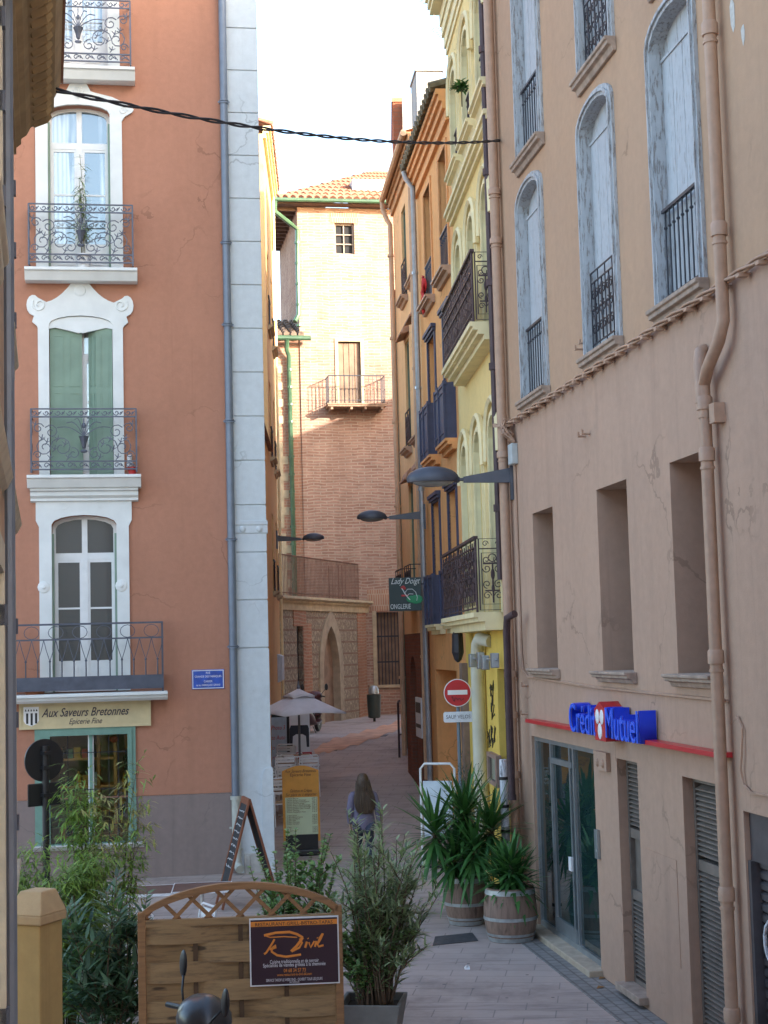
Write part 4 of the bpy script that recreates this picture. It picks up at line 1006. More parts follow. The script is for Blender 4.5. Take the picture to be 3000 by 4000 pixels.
# things standing on the balconies
def pot(name, label, fr, x, y, z, r, h, mat, cat='pot'):
    p = fr.thing(name, label, cat, x=x, y=y, z=z)
    MB().lathe([(r*.72, 0), (r*.95, h*.85), (r*1.06, h*.85), (r*1.06, h), (r*.9, h), (r*.88, h*.9)], 14).build('pot', mat, p, smooth=True); return p
pot('flower_pot', 'round terracotta pot on the lowest balcony of the rust red house', RUST, -3.2, -.2, 3.1, .2, .2, m_terra)
pot('flower_pot', 'small red pot on the right end of the middle balcony with ironwork', RUST, -1.62, -.2, 6.62, .08, .13, plain('red pot', (.45, .02, .02), .4))

# ================================================================ near wall on the left, with its deep eaves
NEAR = Frame(-2.69, 11.1, math.atan2(1, -.222))
m_near = plaster('near peach plaster', (.60, .43, .30), (.56, .40, .29), stain_amt=.25)
m_neartrim = plain('cream stone trim', (.60, .55, .43), .85, var=.12, bmp=.3)
m_eave = plain('ochre eaves paint', (.40, .28, .135), .75, var=.18, sc=5)
def near():
    B = NEAR.thing('eaves_house', 'peach house at the left edge with deep ochre moulded eaves overhead', 'building')
    # local x runs away from the camera; x=0 is the far corner
    X0 = -9.2
    ops = [(-2.15, -1.2, 5.66, 7.0), (-5.0, -4.0, 5.66, 7.0), (-2.15, -1.2, 2.4, 4.1), (-5.0, -4.0, -.1, 4.1)]
    mb = MB(); wall(mb, rect(X0, 0, -.2, 7.9), [(rect(*o), .18) for o in ops]); shell(mb, X0, 0, -.2, 7.9, 5); mb.build('wall', m_near, B)
    e = MB()
    prof = [(0, 7.42), (-.035, 7.42), (-.035, 7.47), (-.07, 7.5), (-.07, 7.54), (-.11, 7.57), (-.14, 7.63), (-.24, 7.69), (-.24, 7.72), (-.27, 7.73), (-.31, 7.76), (-.31, 7.86), (-.33, 7.9), (-.36, 7.98), (0, 7.98)]
    e.profile(prof, X0, .02)
    k = 0
    while k < 60:
        x = X0+.05+k*.155; e.tube([(x, -.145, 7.665), (x, -.235, 7.71), (x, -.27, 7.74)], [.05, .055, .04], 6); k += 1
    e.build('eaves', m_eave, B)
    r_ = MB(); r_.add([(X0, -.38, 7.99), (.05, -.38, 7.99), (.05, 3, 9.0), (X0, 3, 9.0)], [(0, 1, 2, 3)]); r_.build('roof', brickred, B)
    for a, b, z0, z1 in ops:
        f = MB(); ring(f, rect(a-.14, b+.14, z0, z1+.14), rect(a, b, z0, z1), -.035, .02); f.profile([(0, z0), (-.055, z0), (-.06, z0-.02), (-.055, z0-.04), (-.035, z0-.06), (-.035, z0-.12), (-.02, z0-.15), (0, z0-.15)], a-.18, b+.18)
        w = f.build('window', m_neartrim, B)
        MB().box(a+.01, b-.01, .1, .14, z0+.01, z1-.01).build('shutter', plain('blue grey shutter', (.20, .24, .30), .6, var=.1), w)
        lf = MB(); lf.box(b+.02, b+.06, -.3, -.0, z0+.03, z1-.03); lf.box(b+.02, b+.9, -.075, -.045, z0+.03, z1-.03) if False else None
        for z in (z0+.2, (z0+z1)/2, z1-.25): MB().box(b+.0, b+.05, -.05, .0, z, z+.1).build('hinge', m_ironblue, w)
    c = MB(); c.profile([(0, 4.72), (-.05, 4.72), (-.06, 4.66), (-.03, 4.6), (0, 4.58)], X0, .02); c.build('string_course', m_neartrim, B)
    sp = MB(); sp.tube([(-3.0, -.04, 0), (-3.0, -.04, 7.4)], .03, 8); sp.build('drainpipe', m_pipeblue, B, smooth=True)
    return B
near()

def reflected_house():
    B = thing('grey_house', 'pale grey house behind the viewpoint, seen only as a reflection in the lower window panes', 'building', (0, -16, 0), R(180))
    mb = MB(); hs = [rect(x, x+1.1, z, z+1.9) for x in (-9.5, -6.5, -3.5, -.5, 2.5, 5.5, 8.5) for z in (1.0, 4.2, 7.2)]
    wall(mb, rect(-12, 12, -.2, 10.2), hs, .25); shell(mb, -12, 12, -.2, 10.2, 6); mb.build('wall', plaster('pale grey plaster', (.6, .62, .63)), B)
    for x in (-9.5, -6.5, -3.5, -.5, 2.5, 5.5, 8.5):
        for z in (1.0, 4.2, 7.2): MB().box(x, x+1.1, .2, .24, z, z+1.9).build('window', m_blueshut, B)
reflected_house()
# ================================================================ brick tower with annex and stone terrace
TOW = Frame(-2.84, 54, R(10))
m_tbrick = brick('tower brick', (.29, .15, .105), (.42, .26, .185), (.42, .33, .25), .46, .105, .02, .07)
m_tbrick2 = brick('annex brick', (.33, .16, .10), (.38, .2, .13), (.38, .29, .21), .46, .105, .02, .07)
m_stoneframe = plain('tan stone dressings', (.42, .33, .21), .9, var=.18, sc=5, bmp=.4)
m_oldwood = plain('weathered door wood', (.21, .135, .09), .85, var=.25, sc=3)
m_greenpipe = plain('glazed green pipe', (.045, .095, .05), .35, var=.25, sc=4)
m_rusty = plain('rusty railing', (.16, .075, .045), .8, var=.3)
def cobble():
    m, nt, b = nodes('river pebble courses'); v, sp = xzvec(nt)
    H_ = .39
    dv = N(nt, 'ShaderNodeMath', operation='DIVIDE'); L(nt, sp.outputs[2], dv.inputs[0]); dv.inputs[1].default_value = H_
    fl = N(nt, 'ShaderNodeMath', operation='FLOOR'); L(nt, dv.outputs[0], fl.inputs[0])
    fr = N(nt, 'ShaderNodeMath', operation='FRACT'); L(nt, dv.outputs[0], fr.inputs[0])
    hf = N(nt, 'ShaderNodeMath', operation='MULTIPLY'); L(nt, dv.outputs[0], hf.inputs[0]); hf.inputs[1].default_value = 2.35
    f2 = N(nt, 'ShaderNodeMath', operation='FLOOR'); L(nt, hf.outputs[0], f2.inputs[0])
    md = N(nt, 'ShaderNodeMath', operation='MODULO'); L(nt, f2.outputs[0], md.inputs[0]); md.inputs[1].default_value = 2
    sg = N(nt, 'ShaderNodeMath', operation='MULTIPLY_ADD'); L(nt, md.outputs[0], sg.inputs[0]); sg.inputs[1].default_value = .7; sg.inputs[2].default_value = -.35
    s2 = N(nt, 'ShaderNodeSeparateXYZ'); L(nt, v, s2.inputs[0])
    sh = N(nt, 'ShaderNodeMath', operation='MULTIPLY'); L(nt, s2.outputs[1], sh.inputs[0]); L(nt, sg.outputs[0], sh.inputs[1])
    ax = N(nt, 'ShaderNodeMath', operation='ADD'); L(nt, s2.outputs[0], ax.inputs[0]); L(nt, sh.outputs[0], ax.inputs[1])
    cb = N(nt, 'ShaderNodeCombineXYZ'); mx = N(nt, 'ShaderNodeMath', operation='MULTIPLY'); L(nt, ax.outputs[0], mx.inputs[0]); mx.inputs[1].default_value = 2.1
    L(nt, mx.outputs[0], cb.inputs[0]); L(nt, s2.outputs[1], cb.inputs[1])
    vo = N(nt, 'ShaderNodeTexVoronoi', Scale=7.5); L(nt, cb.outputs[0], vo.inputs['Vector'])
    hs = N(nt, 'ShaderNodeSeparateColor'); L(nt, vo.outputs['Color'], hs.inputs[0])
    peb = ramp(nt, hs.outputs[0], [(0, (.24, .19, .135)), (.5, (.34, .27, .19)), (1, (.43, .36, .26))])
    dk = N(nt, 'ShaderNodeMapRange'); L(nt, vo.outputs['Distance'], dk.inputs[0]); dk.inputs[1].default_value = .35; dk.inputs[2].default_value = .62
    peb = mix(nt, dk.outputs[0], peb, (.23, .175, .125))
    bk = N(nt, 'ShaderNodeMath', operation='LESS_THAN'); L(nt, fr.outputs[0], bk.inputs[0]); bk.inputs[1].default_value = .16
    nb = noise(nt, v, 3, 4); col = mix(nt, bk.outputs[0], peb, ramp(nt, nb, [(.3, (.17, .105, .075)), (.7, (.25, .155, .11))]))
    L(nt, col, b.inputs['Base Color']); b.inputs['Roughness'].default_value = .95
    hh = N(nt, 'ShaderNodeMath', operation='SUBTRACT'); hh.inputs[0].default_value = 1; L(nt, dk.outputs[0], hh.inputs[1])
    bump(nt, b, hh.outputs[0], .8, .03); return m
m_cobble = cobble()
def roof_tiles(mb, p0, p1, q0, q1, n, r=.1, rows=10):
    """rows of rounded clay tiles between eave edge p0-p1 and ridge edge q0-q1, stepped at each course"""
    p0, p1, q0, q1 = map(Vector, (p0, p1, q0, q1))
    mb.add([p0, p1, q1, q0], [(0, 1, 2, 3)])
    for k in range(n):
        t = (k+.5)/n; a = p0.lerp(p1, t); b = q0.lerp(q1, t)
        for j in range(rows):
            s = a.lerp(b, j/rows); e = a.lerp(b, (j+1)/rows + .03)
            mb.tube([s+Vector((0, 0, .06)), e+Vector((0, 0, .02))], [r, r*.78], 7)
m_tile = plain('clay roof tiles', (.27, .115, .07), .9, var=.35, sc=7, bmp=.4)
m_tiledark = plain('old dark roof tiles', (.16, .11, .08), .9, var=.4, sc=7, bmp=.4)
def tower():
    T = TOW.thing('brick_tower', 'tall red brick tower house with iron balcony and green gutter closing the street', 'building', z=0)
    XR = 6.0; ZE = 19.55
    mb = MB(); wall(mb, rect(0, XR, .8, ZE), [(rect(1.34, 2.06, 17.85, 19.0), .35), (rect(1.35, 2.2, 12.33, 14.66), .3), (rect(2.5, 4.1, 2.4, 4.95), .3)])
    shell(mb, 0, XR, .8, ZE, 6); mb.build('wall', m_tbrick, T)
    l = MB(); l.box(1.2, 2.2, -.02, 0, 19.0, 19.36); l.build('lintel', brick('soldier brick', (.36, .17, .1), (.4, .22, .14), (.45, .36, .26), .085, .4, .02, .0), T)
    l = MB(); l.box(2.2, 4.4, -.02, 0, 5.0, 5.75); l.build('lintel', brick('soldier brick', (.36, .17, .1), (.4, .22, .14), (.45, .36, .26), .085, .4, .02, .0), T)
    f = MB(); ring(f, rect(1.34, 2.06, 17.85, 19.0), rect(1.4, 2.0, 17.91, 18.94), .12, .2)
    for x in (1.69,): f.box(x-.02, x+.02, .13, .19, 17.9, 18.95)
    for z in (18.25, 18.6): f.box(1.4, 2.0, .13, .19, z-.02, z+.02)
    w = f.build('window', plain('grey brown frame', (.26, .2, .16), .7), T); MB().box(1.38, 2.02, .2, .21, 17.88, 18.96).build('pane', m_dark, w)
    f = MB(); ring(f, rect(1.25, 2.3, 12.33, 14.78), rect(1.37, 2.18, 12.34, 14.66), -.04, .1); fr = f.build('door', m_stoneframe, T)
    s = MB()
    for k in range(4): s.box(1.38+.2*k, 1.56+.2*k, .1, .15, 12.35, 14.64)
    s.build('shutter', m_oldwood, fr)
    b = MB(); b.box(.86, 2.94, -.75, 0, 12.2, 12.31); b.box(.83, 2.97, -.78, 0, 12.26, 12.31)
    for x in (1.0, 1.7, 2.2, 2.8): b.box(x-.04, x+.04, -.72, 0, 12.1, 12.2)
    bl = b.build('balcony', plain('balcony timber', (.28, .17, .11), .8, var=.25), T)
    r_ = MB(); r_.tube([(.9, 0, 13.3), (.9, -.72, 13.3), (2.9, -.72, 13.3), (2.9, 0, 13.3)], .022, 5); r_.tube([(.9, -.0, 12.42), (.9, -.72, 12.42), (2.9, -.72, 12.42), (2.9, 0, 12.42)], .015, 4)
    for k in range(15):
        x = .9+2*k/14; r_.tube([(x, -.72, 12.3), (x, -.72, 13.3)], .011, 4); r_.ball((x, -.72, 12.8), .024, 5, 4)
    for k in range(5): y = -.72*k/5; r_.tube([(.9, y, 12.3), (.9, y, 13.3)], .011, 4); r_.tube([(2.9, y, 12.3), (2.9, y, 13.3)], .011, 4)
    r_.build('railing', m_iron, bl)
    # barred window
    s = MB(); s.box(2.36, 2.5, -.03, .3, 2.3, 5.0); s.profile([(0, 2.4), (-.08, 2.4), (-.08, 2.3), (0, 2.28)], 2.2, 4.4); s.build('window_jamb', m_stoneframe, T)
    MB().box(2.5, 4.1, .28, .32, 2.4, 4.95).build('shutter', m_oldwood, T)
    g = MB()
    for k in range(13): g.tube([(2.56+.12*k, .02, 2.38), (2.56+.12*k, .02, 4.95)], .017, 5)
    for z in (3.2, 4.1): g.box(2.5, 4.1, .01, .035, z-.025, z+.025)
    g.build('window_bars', m_iron, T)
    # roof: eaves on the front and on the left
    rf = MB(); z = ZE+.12
    roof_tiles(rf, (-.9, -.45, z-.0), (XR, -.45, z), (3.4, 3.6, z+2.3), (XR, 3.6, z+2.3), 24, .135, 9); rf.build('roof', m_tile, T)
    rl = MB(); roof_tiles(rl, (-.95, -.45, z-.05), (-.95, 6.2, z-.05), (3.4, 3.6, z+2.25), (3.4, 3.8, z+2.25), 20, .12, 6)
    ed = MB()
    for k in range(22): ed.tube([(-.98, -.4+.3*k, z+.0), (-.7, -.4+.3*k, z+.1)], .1, 7)
    rl.add(ed.v, ed.f); rl.build('roof', m_tiledark, T)
    so = MB(); so.slab([(-.92, -.42), (0, -.42), (0, 6.1), (-.92, 6.1)], z-.12, z-.06); so.slab([(0, -.42), (XR, -.42), (XR, 0), (0, 0)], z-.1, z-.06)
    for k in range(12): so.box(-.85, 0, .1+.5*k, .2+.5*k, z-.24, z-.12)
    so.build('eaves', plain('dark eave boards', (.13, .075, .05), .85, var=.3), T)
    ch = MB(); ch.box(2.12, 3.5, .5, 1.6, ZE+.3, ZE+1.25); ch.build('chimney', plain('white render chimney', (.5, .48, .45), .9, var=.1), T)
    gt = MB(); gt.tube([(-.95, -.55, z-.02), (XR, -.55, z+.0)], .075, 8); gt.tube([(-.85, -.55, z-.08), (-.85, -.5, z-.45), (-.25, -.3, z-.85), (-.02, -.15, z-1.0), (-.04, -.15, 15.6), (-.2, -.3, 15.3)], .085, 8)
    k = 19
    while k > 15.8: gt.lathe([(.088, -.04), (.105, -.04), (.105, .04), (.088, .04)], 8, (-.035, -.15, k-.8)); k -= .75
    gt.build('gutter', m_greenpipe, T, smooth=True)
    # lower annex on the left, a little behind the tower front
    a = MB(); wall(a, rect(-4.5, -.0, .8, 14.75), [(rect(-2.05, -1.12, 11.6, 13.9), .3), (rect(-2.05, -1.0, 8.35, 10.65), .3), (rect(-2.0, -.95, 5.2, 7.4), .3)], y=.06)
    a.build('annex_wall', m_tbrick2, T)
    for x0, x1, z0, z1 in ((-2.05, -1.12, 11.6, 13.9), (-2.05, -1.0, 8.35, 10.65), (-2.0, -.95, 5.2, 7.4)):
        s = MB(); ring(s, rect(x0-.3, x1+.32, z0-.35, z1+.4), rect(x0, x1, z0, z1), .03, .12)
        for k in range(4): s.box(x1+.3, x1+.5, .035, .1, z0+.1+.6*k, z0+.38+.6*k)
        f = s.build('window', m_stoneframe, T); m = MB(); m.box(x0, x1, .2, .26, z0, z1); m.build('shutter', m_oldwood, f)
        sill_mesh(x0-.1, x1+.1, z0, .08, .08, .1).build('sill', m_stoneframe, T)
    ar = MB(); roof_tiles(ar, (-4.5, -.25, 14.8), (.15, -.25, 14.8), (-4.5, 2.6, 15.9), (.15, 2.6, 15.9), 18, .11, 7); ar.build('annex_roof', m_tiledark, T)
    g2 = MB(); g2.tube([(-4.5, -.36, 14.72), (.35, -.36, 14.7)], .09, 8); g2.tube([(-.5, -.36, 14.66), (-.5, -.2, 14.3), (-.42, -.12, 14.1), (-.38, -.12, 5.0)], .085, 8)
    z = 13.6
    while z > 5: g2.lathe([(.088, -.04), (.108, -.04), (.108, .04), (.088, .04)], 8, (-.4, -.12, z)); z -= .62
    g2.build('gutter', m_greenpipe, T, smooth=True)
    return T
tower()
# stone terrace wall in front of the tower
_p0, _p1 = at(1095, 2300, 46.5), at(1425, 2330, 53.9)
_d = _p1 - _p0; TER = Frame(_p0.x, _p0.y, math.atan2(_d.y, _d.x)); TLEN = math.hypot(_d.x, _d.y)
def terrace():
    T = TER.thing('terrace_wall', 'pebble and brick terrace wall with a pointed stone doorway and a rusty railing on top', 'wall')
    ZT = 5.35; q = TER.q
    xa, xb = q(1262, 2700)[0], q(1325, 2700)[0]; zt = q(1292, 2446)[1]
    sa, sb = q(1160, 2500)[0], q(1182, 2500)[0]; zs = q(1170, 2446)[1]
    mb = MB(); dl = arch(xa, xb, .6, zt, 1.5, 14, True)
    wall(mb, rect(-1.6, TLEN, .2, ZT), [(arch(xa-.12, xb+.12, .6, zt+.12, 1.55, 14, True), .3), (rect(sa, sb, .6, zs), .2)])
    mb.add([(TLEN, 0, .6), (TLEN, 2.5, .6), (TLEN, 2.5, ZT), (TLEN, 0, ZT)], [(0, 1, 2, 3)])
    mb.add([(-1.6, 0, ZT), (TLEN, 0, ZT), (TLEN, 2.5, ZT), (-1.6, 3.5, ZT)], [(0, 1, 2, 3)])
    mb.build('wall', m_cobble, T)
    o = arch(xa-.34, xb+.34, .6, zt+.5, 1.75, 14, True)
    s = MB(); ring(s, o, dl, -.05, .22); s.build('door_surround', plain('grey brown door stone', (.33, .265, .19), .9, var=.2, sc=4, bmp=.4), T)
    MB().prism(dl, .2, .26).build('door', m_oldwood, T)
    MB().box(sa, sb, .15, .19, .6, zs).build('side_door', m_dark, T)
    b = MB(); b.box(sb+.03, sb+.75, -.02, 0, .6, zs+.1); b.box(sa-.3, sb+.3, -.025, 0, zs, zs+.7); b.build('brick_jamb', m_tbrick2, T)
    b = MB(); b.box(TLEN-.9, TLEN, -.02, 0, .6, ZT-.25); b.build('brick_pier', m_tbrick2, T)
    b = MB(); b.box(-1.6, TLEN+.25, -.05, .0, ZT-.42, ZT-.1); b.profile([(0, ZT), (-.2, ZT), (-.22, ZT-.08), (-.1, ZT-.14), (-.1, ZT-.2), (0, ZT-.2)], -1.6, TLEN+.3); b.build('coping', m_stoneframe, T)
    r_ = MB(); L_ = q(1395, 2300)[0]; z1 = ZT+1.25
    r_.tube([(-1.6, -.05, z1), (L_, -.05, z1)], .025, 5); r_.tube([(-1.6, -.05, ZT+.1), (L_, -.05, ZT+.1)], .018, 5)
    x = -1.6
    while x < L_: r_.tube([(x, -.05, ZT), (x, -.05, z1)], .014, 4); x += .115
    for k in range(10): r_.tube([(L_, -.05+.12*k, ZT), (L_, -.05+.12*k, z1)], .014, 4)
    r_.build('railing', m_rusty, T)
terrace()
# ================================================================ sliver of ochre house beyond the rust house
_a, _b = at(1040, 2500, 34), at(1094, 2500, 43.5)
_dd = _b - _a; OCH = Frame(_b.x, _b.y, math.atan2(_dd.y, _dd.x))
m_ochre = plaster('ochre plaster', (.74, .45, .2), (.7, .42, .19), stain_amt=.2)
def ochre():
    B = OCH.thing('ochre_house', 'ochre house seen edge on beyond the pale grey quoins of the corner house', 'building')
    X0 = -5.6
    mb = MB(); cols = (-4.2, -1.4); hs = []
    for x in cols: hs += [(rect(x-.5, x+.5, z0, z0+2), .2) for z0 in (5.2, 8.6, 12.0)]
    wall(mb, rect(X0, 0, .0, 16.75), hs); shell(mb, X0, 0, 0, 16.75, 4); mb.build('wall', m_ochre, B)
    e = MB(); cornice(e, X0, .05, 16.95, [(.2, .08), (.14, .1), (.08, .12)]); e.build('eaves', m_yeltrim, B)
    t = MB(); roof_tiles(t, (X0, -.24, 16.97), (.1, -.24, 16.97), (X0, 2.5, 18.0), (.1, 2.5, 18.0), 16, .11, 5); t.build('roof', m_tile, B)
    for x in cols:
        for z0 in (5.2, 8.6, 12.0):
            w = MB().box(x-.5, x+.5, .15, .2, z0, z0+2).build('window', m_green, B); bar_railing(x-.5, x+.5, z0, z0+.8, -.03, 6).build('railing', m_iron, w)
            sill_mesh(x-.65, x+.65, z0, .15, .12).build('sill', m_stoneframe, B)
    lw = MB(); lw.box(-13.5, X0-.01, .0, 4, -.2, 8.6); lw.build('lower_wing', m_ochre, B)
    r2 = MB(); r2.add([(-13.5, -.1, 8.61), (X0-.02, -.1, 8.61), (X0-.02, 4, 9.6), (-13.5, 4, 9.6)], [(0, 1, 2, 3)]); r2.build('roof', m_tile, B)
    p = MB(); p.tube([(-.12, -.06, .8), (-.12, -.06, 16.8)], .04, 8); p.build('drainpipe', m_yeltrim, B, smooth=True)
    a = MB(); a.profile([(0, 3.6), (-.12, 3.55), (-.12, 2.9), (0, 2.85)], -2.6, -.6); a.build('awning', plain('pale blue awning', (.5, .54, .6), .8), B)
ochre()
def side_house(name, label, x0, x1, y0, y1, h):
    B = thing(name, label, 'building', (0, 0, 0))
    mb = MB(); mb.box(x0, x1, y0, y1, .5, h); mb.build('wall', m_ochre, B)
    r_ = MB(); r_.hexa([(x0-.4, y0-.4, h), (x1+.4, y0-.4, h), (x1+.4, y1+.4, h), (x0-.4, y1+.4, h)], [(x0+2, y0+2, h+1.2), (x1-2, y0+2, h+1.2), (x1-2, y1-2, h+1.2), (x0+2, y1-2, h+1.2)]); r_.build('roof', m_tile, B)
side_house('unseen_shade_house', 'unseen ochre house in the side street behind the peach house, sized to shade the tower', 9.2, 18.0, 36.5, 56.0, 15.6)  # unseen house, placed and sized for its shadow on the tower and terrace wall
def paving(name='street paving'):
    m, nt, b = nodes(name); v = coords(nt, rot=(0, 0, R(8)))
    sp = N(nt, 'ShaderNodeTexBrick'); L(nt, v, sp.inputs[0]); sp.inputs['Scale'].default_value = 1; sp.inputs['Brick Width'].default_value = .62; sp.inputs['Row Height'].default_value = .32
    sp.inputs['Mortar Size'].default_value = .008; sp.inputs['Mortar Smooth'].default_value = .4
    sp.inputs['Color1'].default_value = (.47, .365, .305, 1); sp.inputs['Color2'].default_value = (.41, .315, .265, 1); sp.inputs['Mortar'].default_value = (.15, .125, .11, 1)
    col = mix(nt, .45, sp.outputs[0], ramp(nt, noise(nt, v, 1.2, 7, .7), [(.3, (.32, .285, .265)), (.7, (.50, .435, .41))]))
    big = noise(nt, v, .28, 4); k = N(nt, 'ShaderNodeMapRange'); L(nt, big, k.inputs[0]); k.inputs[1].default_value = .5; k.inputs[2].default_value = .7; k.inputs[4].default_value = .4
    col = mix(nt, k.outputs[0], col, (.44, .335, .29))
    def rng(src, lo, hi, out):
        k = N(nt, 'ShaderNodeMapRange'); L(nt, src, k.inputs[0]); k.inputs[1].default_value = lo; k.inputs[2].default_value = hi; k.inputs[4].default_value = out; return k.outputs[0]
    col = mix(nt, rng(noise(nt, v, .8, 6, .7), .52, .70, .65), col, (.19, .155, .135))
    col = mix(nt, rng(noise(nt, coords(nt, (.4, 2.6, 1)), 1.1, 6, .7), .55, .66, .5), col, (.16, .14, .13))
    gm = N(nt, 'ShaderNodeTexVoronoi', Scale=2.6); L(nt, v, gm.inputs['Vector']); gl = N(nt, 'ShaderNodeMath', operation='LESS_THAN'); L(nt, gm.outputs['Distance'], gl.inputs[0]); gl.inputs[1].default_value = .055
    col = mix(nt, gl.outputs[0], col, (.14, .125, .12))
    L(nt, col, b.inputs['Base Color']); b.inputs['Roughness'].default_value = .8; b.inputs['Specular IOR Level'].default_value = .3
    inv = N(nt, 'ShaderNodeMath', operation='SUBTRACT'); inv.inputs[0].default_value = 1; L(nt, sp.outputs['Fac'], inv.inputs[1]); bump(nt, b, inv.outputs[0], .25, .006)
    return m
m_pave = paving()
def ground():
    ys = [-60, -20, 0, 10, 14, 18, 20, 22, 24, 26, 28, 30, 33, 36, 39, 42, 48, 54, 80, 200, 500, 1500]
    xs = [-1500, -300, -60, -20, -8, -4, -2, 0, 2, 4, 8, 20, 60, 300, 1500]
    vs = [(x, y, gz(y)) for y in ys for x in xs]; n = len(xs); mb = MB()
    mb.add(vs, [(j*n+i, j*n+i+1, (j+1)*n+i+1, (j+1)*n+i) for j in range(len(ys)-1) for i in range(n-1)])
    props(mb.build('ground', m_pave, smooth='all'), kind='structure')
ground()
# ================================================================ street furniture and things on the street
def onground(px, py):
    z = 0
    for _ in range(40):
        d = ray(px, py); t = (z-EYE)/d.z; z = .5*z+.5*gz(d.y*t)
    return Vector((d.x*t, d.y*t, z))
def gthing(name, label, cat, x, y, rz=0, group=None): return thing(name, label, cat, (x, y, gz(y)), rz, group)
m_barrel = wood('barrel oak', (.24, .155, .115), (.13, .085, .065), axis='Z', sc=4)
m_hoop = plain('galvanised hoop', (.42, .44, .44), .45, .5, var=.25, sc=12)
m_soil = plain('dark soil', (.05, .035, .025), 1, var=.4, sc=30, bmp=.6)
def barrel(x, y, rt, rb, h, label):
    t = gthing('barrel', label, 'planter', x, y, .4)
    pr = []
    for k in range(11):
        u = k/10; pr.append((rb+(rt-rb)*u+.055*math.sin(math.pi*min(1, u*.95+.1)), h*u))
    def rr(u): return rb+(rt-rb)*u+.055*math.sin(math.pi*min(1, u*.95+.1))
    mb = MB().lathe(pr + [(pr[-1][0]-.035, h), (pr[-1][0]-.045, h-.08)], 28); mb.build('staves', m_barrel, t, smooth=True)
    for u, w in ((.05, .05), (.14, .03), (.44, .04), (.93, .06)):
        z = h*u; MB().lathe([(rr((z-w/2)/h)+.001, z-w/2), (rr((z-w/2)/h)+.007, z-w/2), (rr((z+w/2)/h)+.007, z+w/2), (rr((z+w/2)/h)+.001, z+w/2)], 28).build('hoop', m_hoop, t, smooth=True)
    MB().lathe([(.001, h-.07), (pr[-1][0]-.04, h-.075), (pr[-1][0]-.04, h-.1)], 16).build('soil', m_soil, t)
    return t
barrel(1.46, 19.72, .31, .255, .66, 'wider oak half barrel with pale hoops, nearer to the glass entrance')
barrel(.96, 20.85, .265, .205, .63, 'narrower oak half barrel with pale hoops, holding the taller yucca')

# ---- no entry sign
def no_entry():
    c = at(1787, 2706, 25.2)
    t = gthing('no_entry_sign', 'red round no entry sign above a small white plate on a grey post', 'road sign', c.x, c.y-.02, R(-3))
    z = c.z - gz(c.y); r = .225
    MB().tube([(0, .06, 0), (0, .06, z+.2)], .032, 8).build('post', plain('grey blue post', (.17, .22, .27), .5, .3), t, smooth=True)
    def disc(rad, y0, y1): return [(rad*math.cos(a*math.pi/20), z+rad*math.sin(a*math.pi/20)) for a in range(40)]
    d = MB().prism(disc(r, 0, 0), -.012, .02).build('disc', m_white, t)
    MB().prism(disc(r*.94, 0, 0), -.0145, -.01).build('red_face', m_red, d); MB().box(-.16, .16, -.017, -.013, z-.03, z+.045).build('white_bar', m_white, d)
    q = random.Random(2); g = [(-.1+.2*k/14, -.0175, z-.1+.05*(q.random()-.5)*(2 if k % 2 else 1)) for k in range(15)]
    MB().tube(g, .006, 4).build('graffiti', m_black, d)
    cz = z-.39; p = MB().prism([(-.24, cz-.06), (-.22, cz-.085), (.22, cz-.085), (.24, cz-.06), (.24, cz+.06), (.22, cz+.085), (-.22, cz+.085), (-.24, cz+.06)], -.012, .02).build('plate', plain('white sign plate', (.66, .7, .76), .4), t)
    text('lettering', 'SAUF VELOS', .085, plain('dark grey lettering', (.06, .06, .08), .5), p, (0, -.013, cz), ext=.001).scale = (.86, 1, 1)
no_entry()
# ---- back of a road sign on the left
def sign_back():
    c = at(178, 2970, 17.2)
    t = gthing('road_sign', 'back of a black round road sign with a square plate below, half hidden by bamboo', 'road sign', c.x, c.y, R(40))
    z = c.z; r = .235
    MB().tube([(0, 0, 0), (0, 0, z+.16)], .04, 10).build('post', m_black, t, smooth=True)
    MB().prism([(r*math.cos(a*math.pi/18), z+r*math.sin(a*math.pi/18)) for a in range(36)], .03, .05).build('disc', m_black, t)
    MB().box(-.2, .2, .03, .05, z-.5, z-.25).build('plate', m_black, t, bevel=.015)
    b = MB(); b.box(-.05, .05, -.05, .03, z-.1, z-.06); b.box(-.05, .05, -.05, .03, z+.06, z+.1); b.box(-.05, .05, -.05, .03, z-.4, z-.36); b.build('clamp', m_black, t)
sign_back()
# ---- gate pillar
m_pillar = plaster('ochre pillar render', (.52, .36, .15), (.46, .31, .13), stain=(.3, .21, .1), stain_amt=.35)
def pillar():
    c = at(135, 3478, 12.4)
    t = gthing('gate_pillar', 'ochre rendered gate pillar with a sloping capstone', 'pillar', c.x, c.y, R(-22))
    h = c.z - .0; w = .155
    MB().box(-w, w, -w, w, 0, h-.24).build('shaft', m_pillar, t, bevel=.012)
    cp = MB(); a = w+.025; b = .1
    cp.hexa([(-a, -a, h-.24), (a, -a, h-.24), (a, a, h-.24), (-a, a, h-.24)], [(-a, -a, h-.17), (a, -a, h-.17), (a, a, h-.17), (-a, a, h-.17)])
    cp.hexa([(-a, -a, h-.17), (a, -a, h-.17), (a, a, h-.17), (-a, a, h-.17)], [(-b, -b+.05, h+.0), (b, -b+.05, h+.0), (b, b+.05, h+.0), (-b, b+.05, h+.0)])
    cp.build('capstone', plaster('pale capstone', (.56, .40, .22), (.5, .35, .19), stain=(.36, .22, .13)), t, bevel=.01)
pillar()
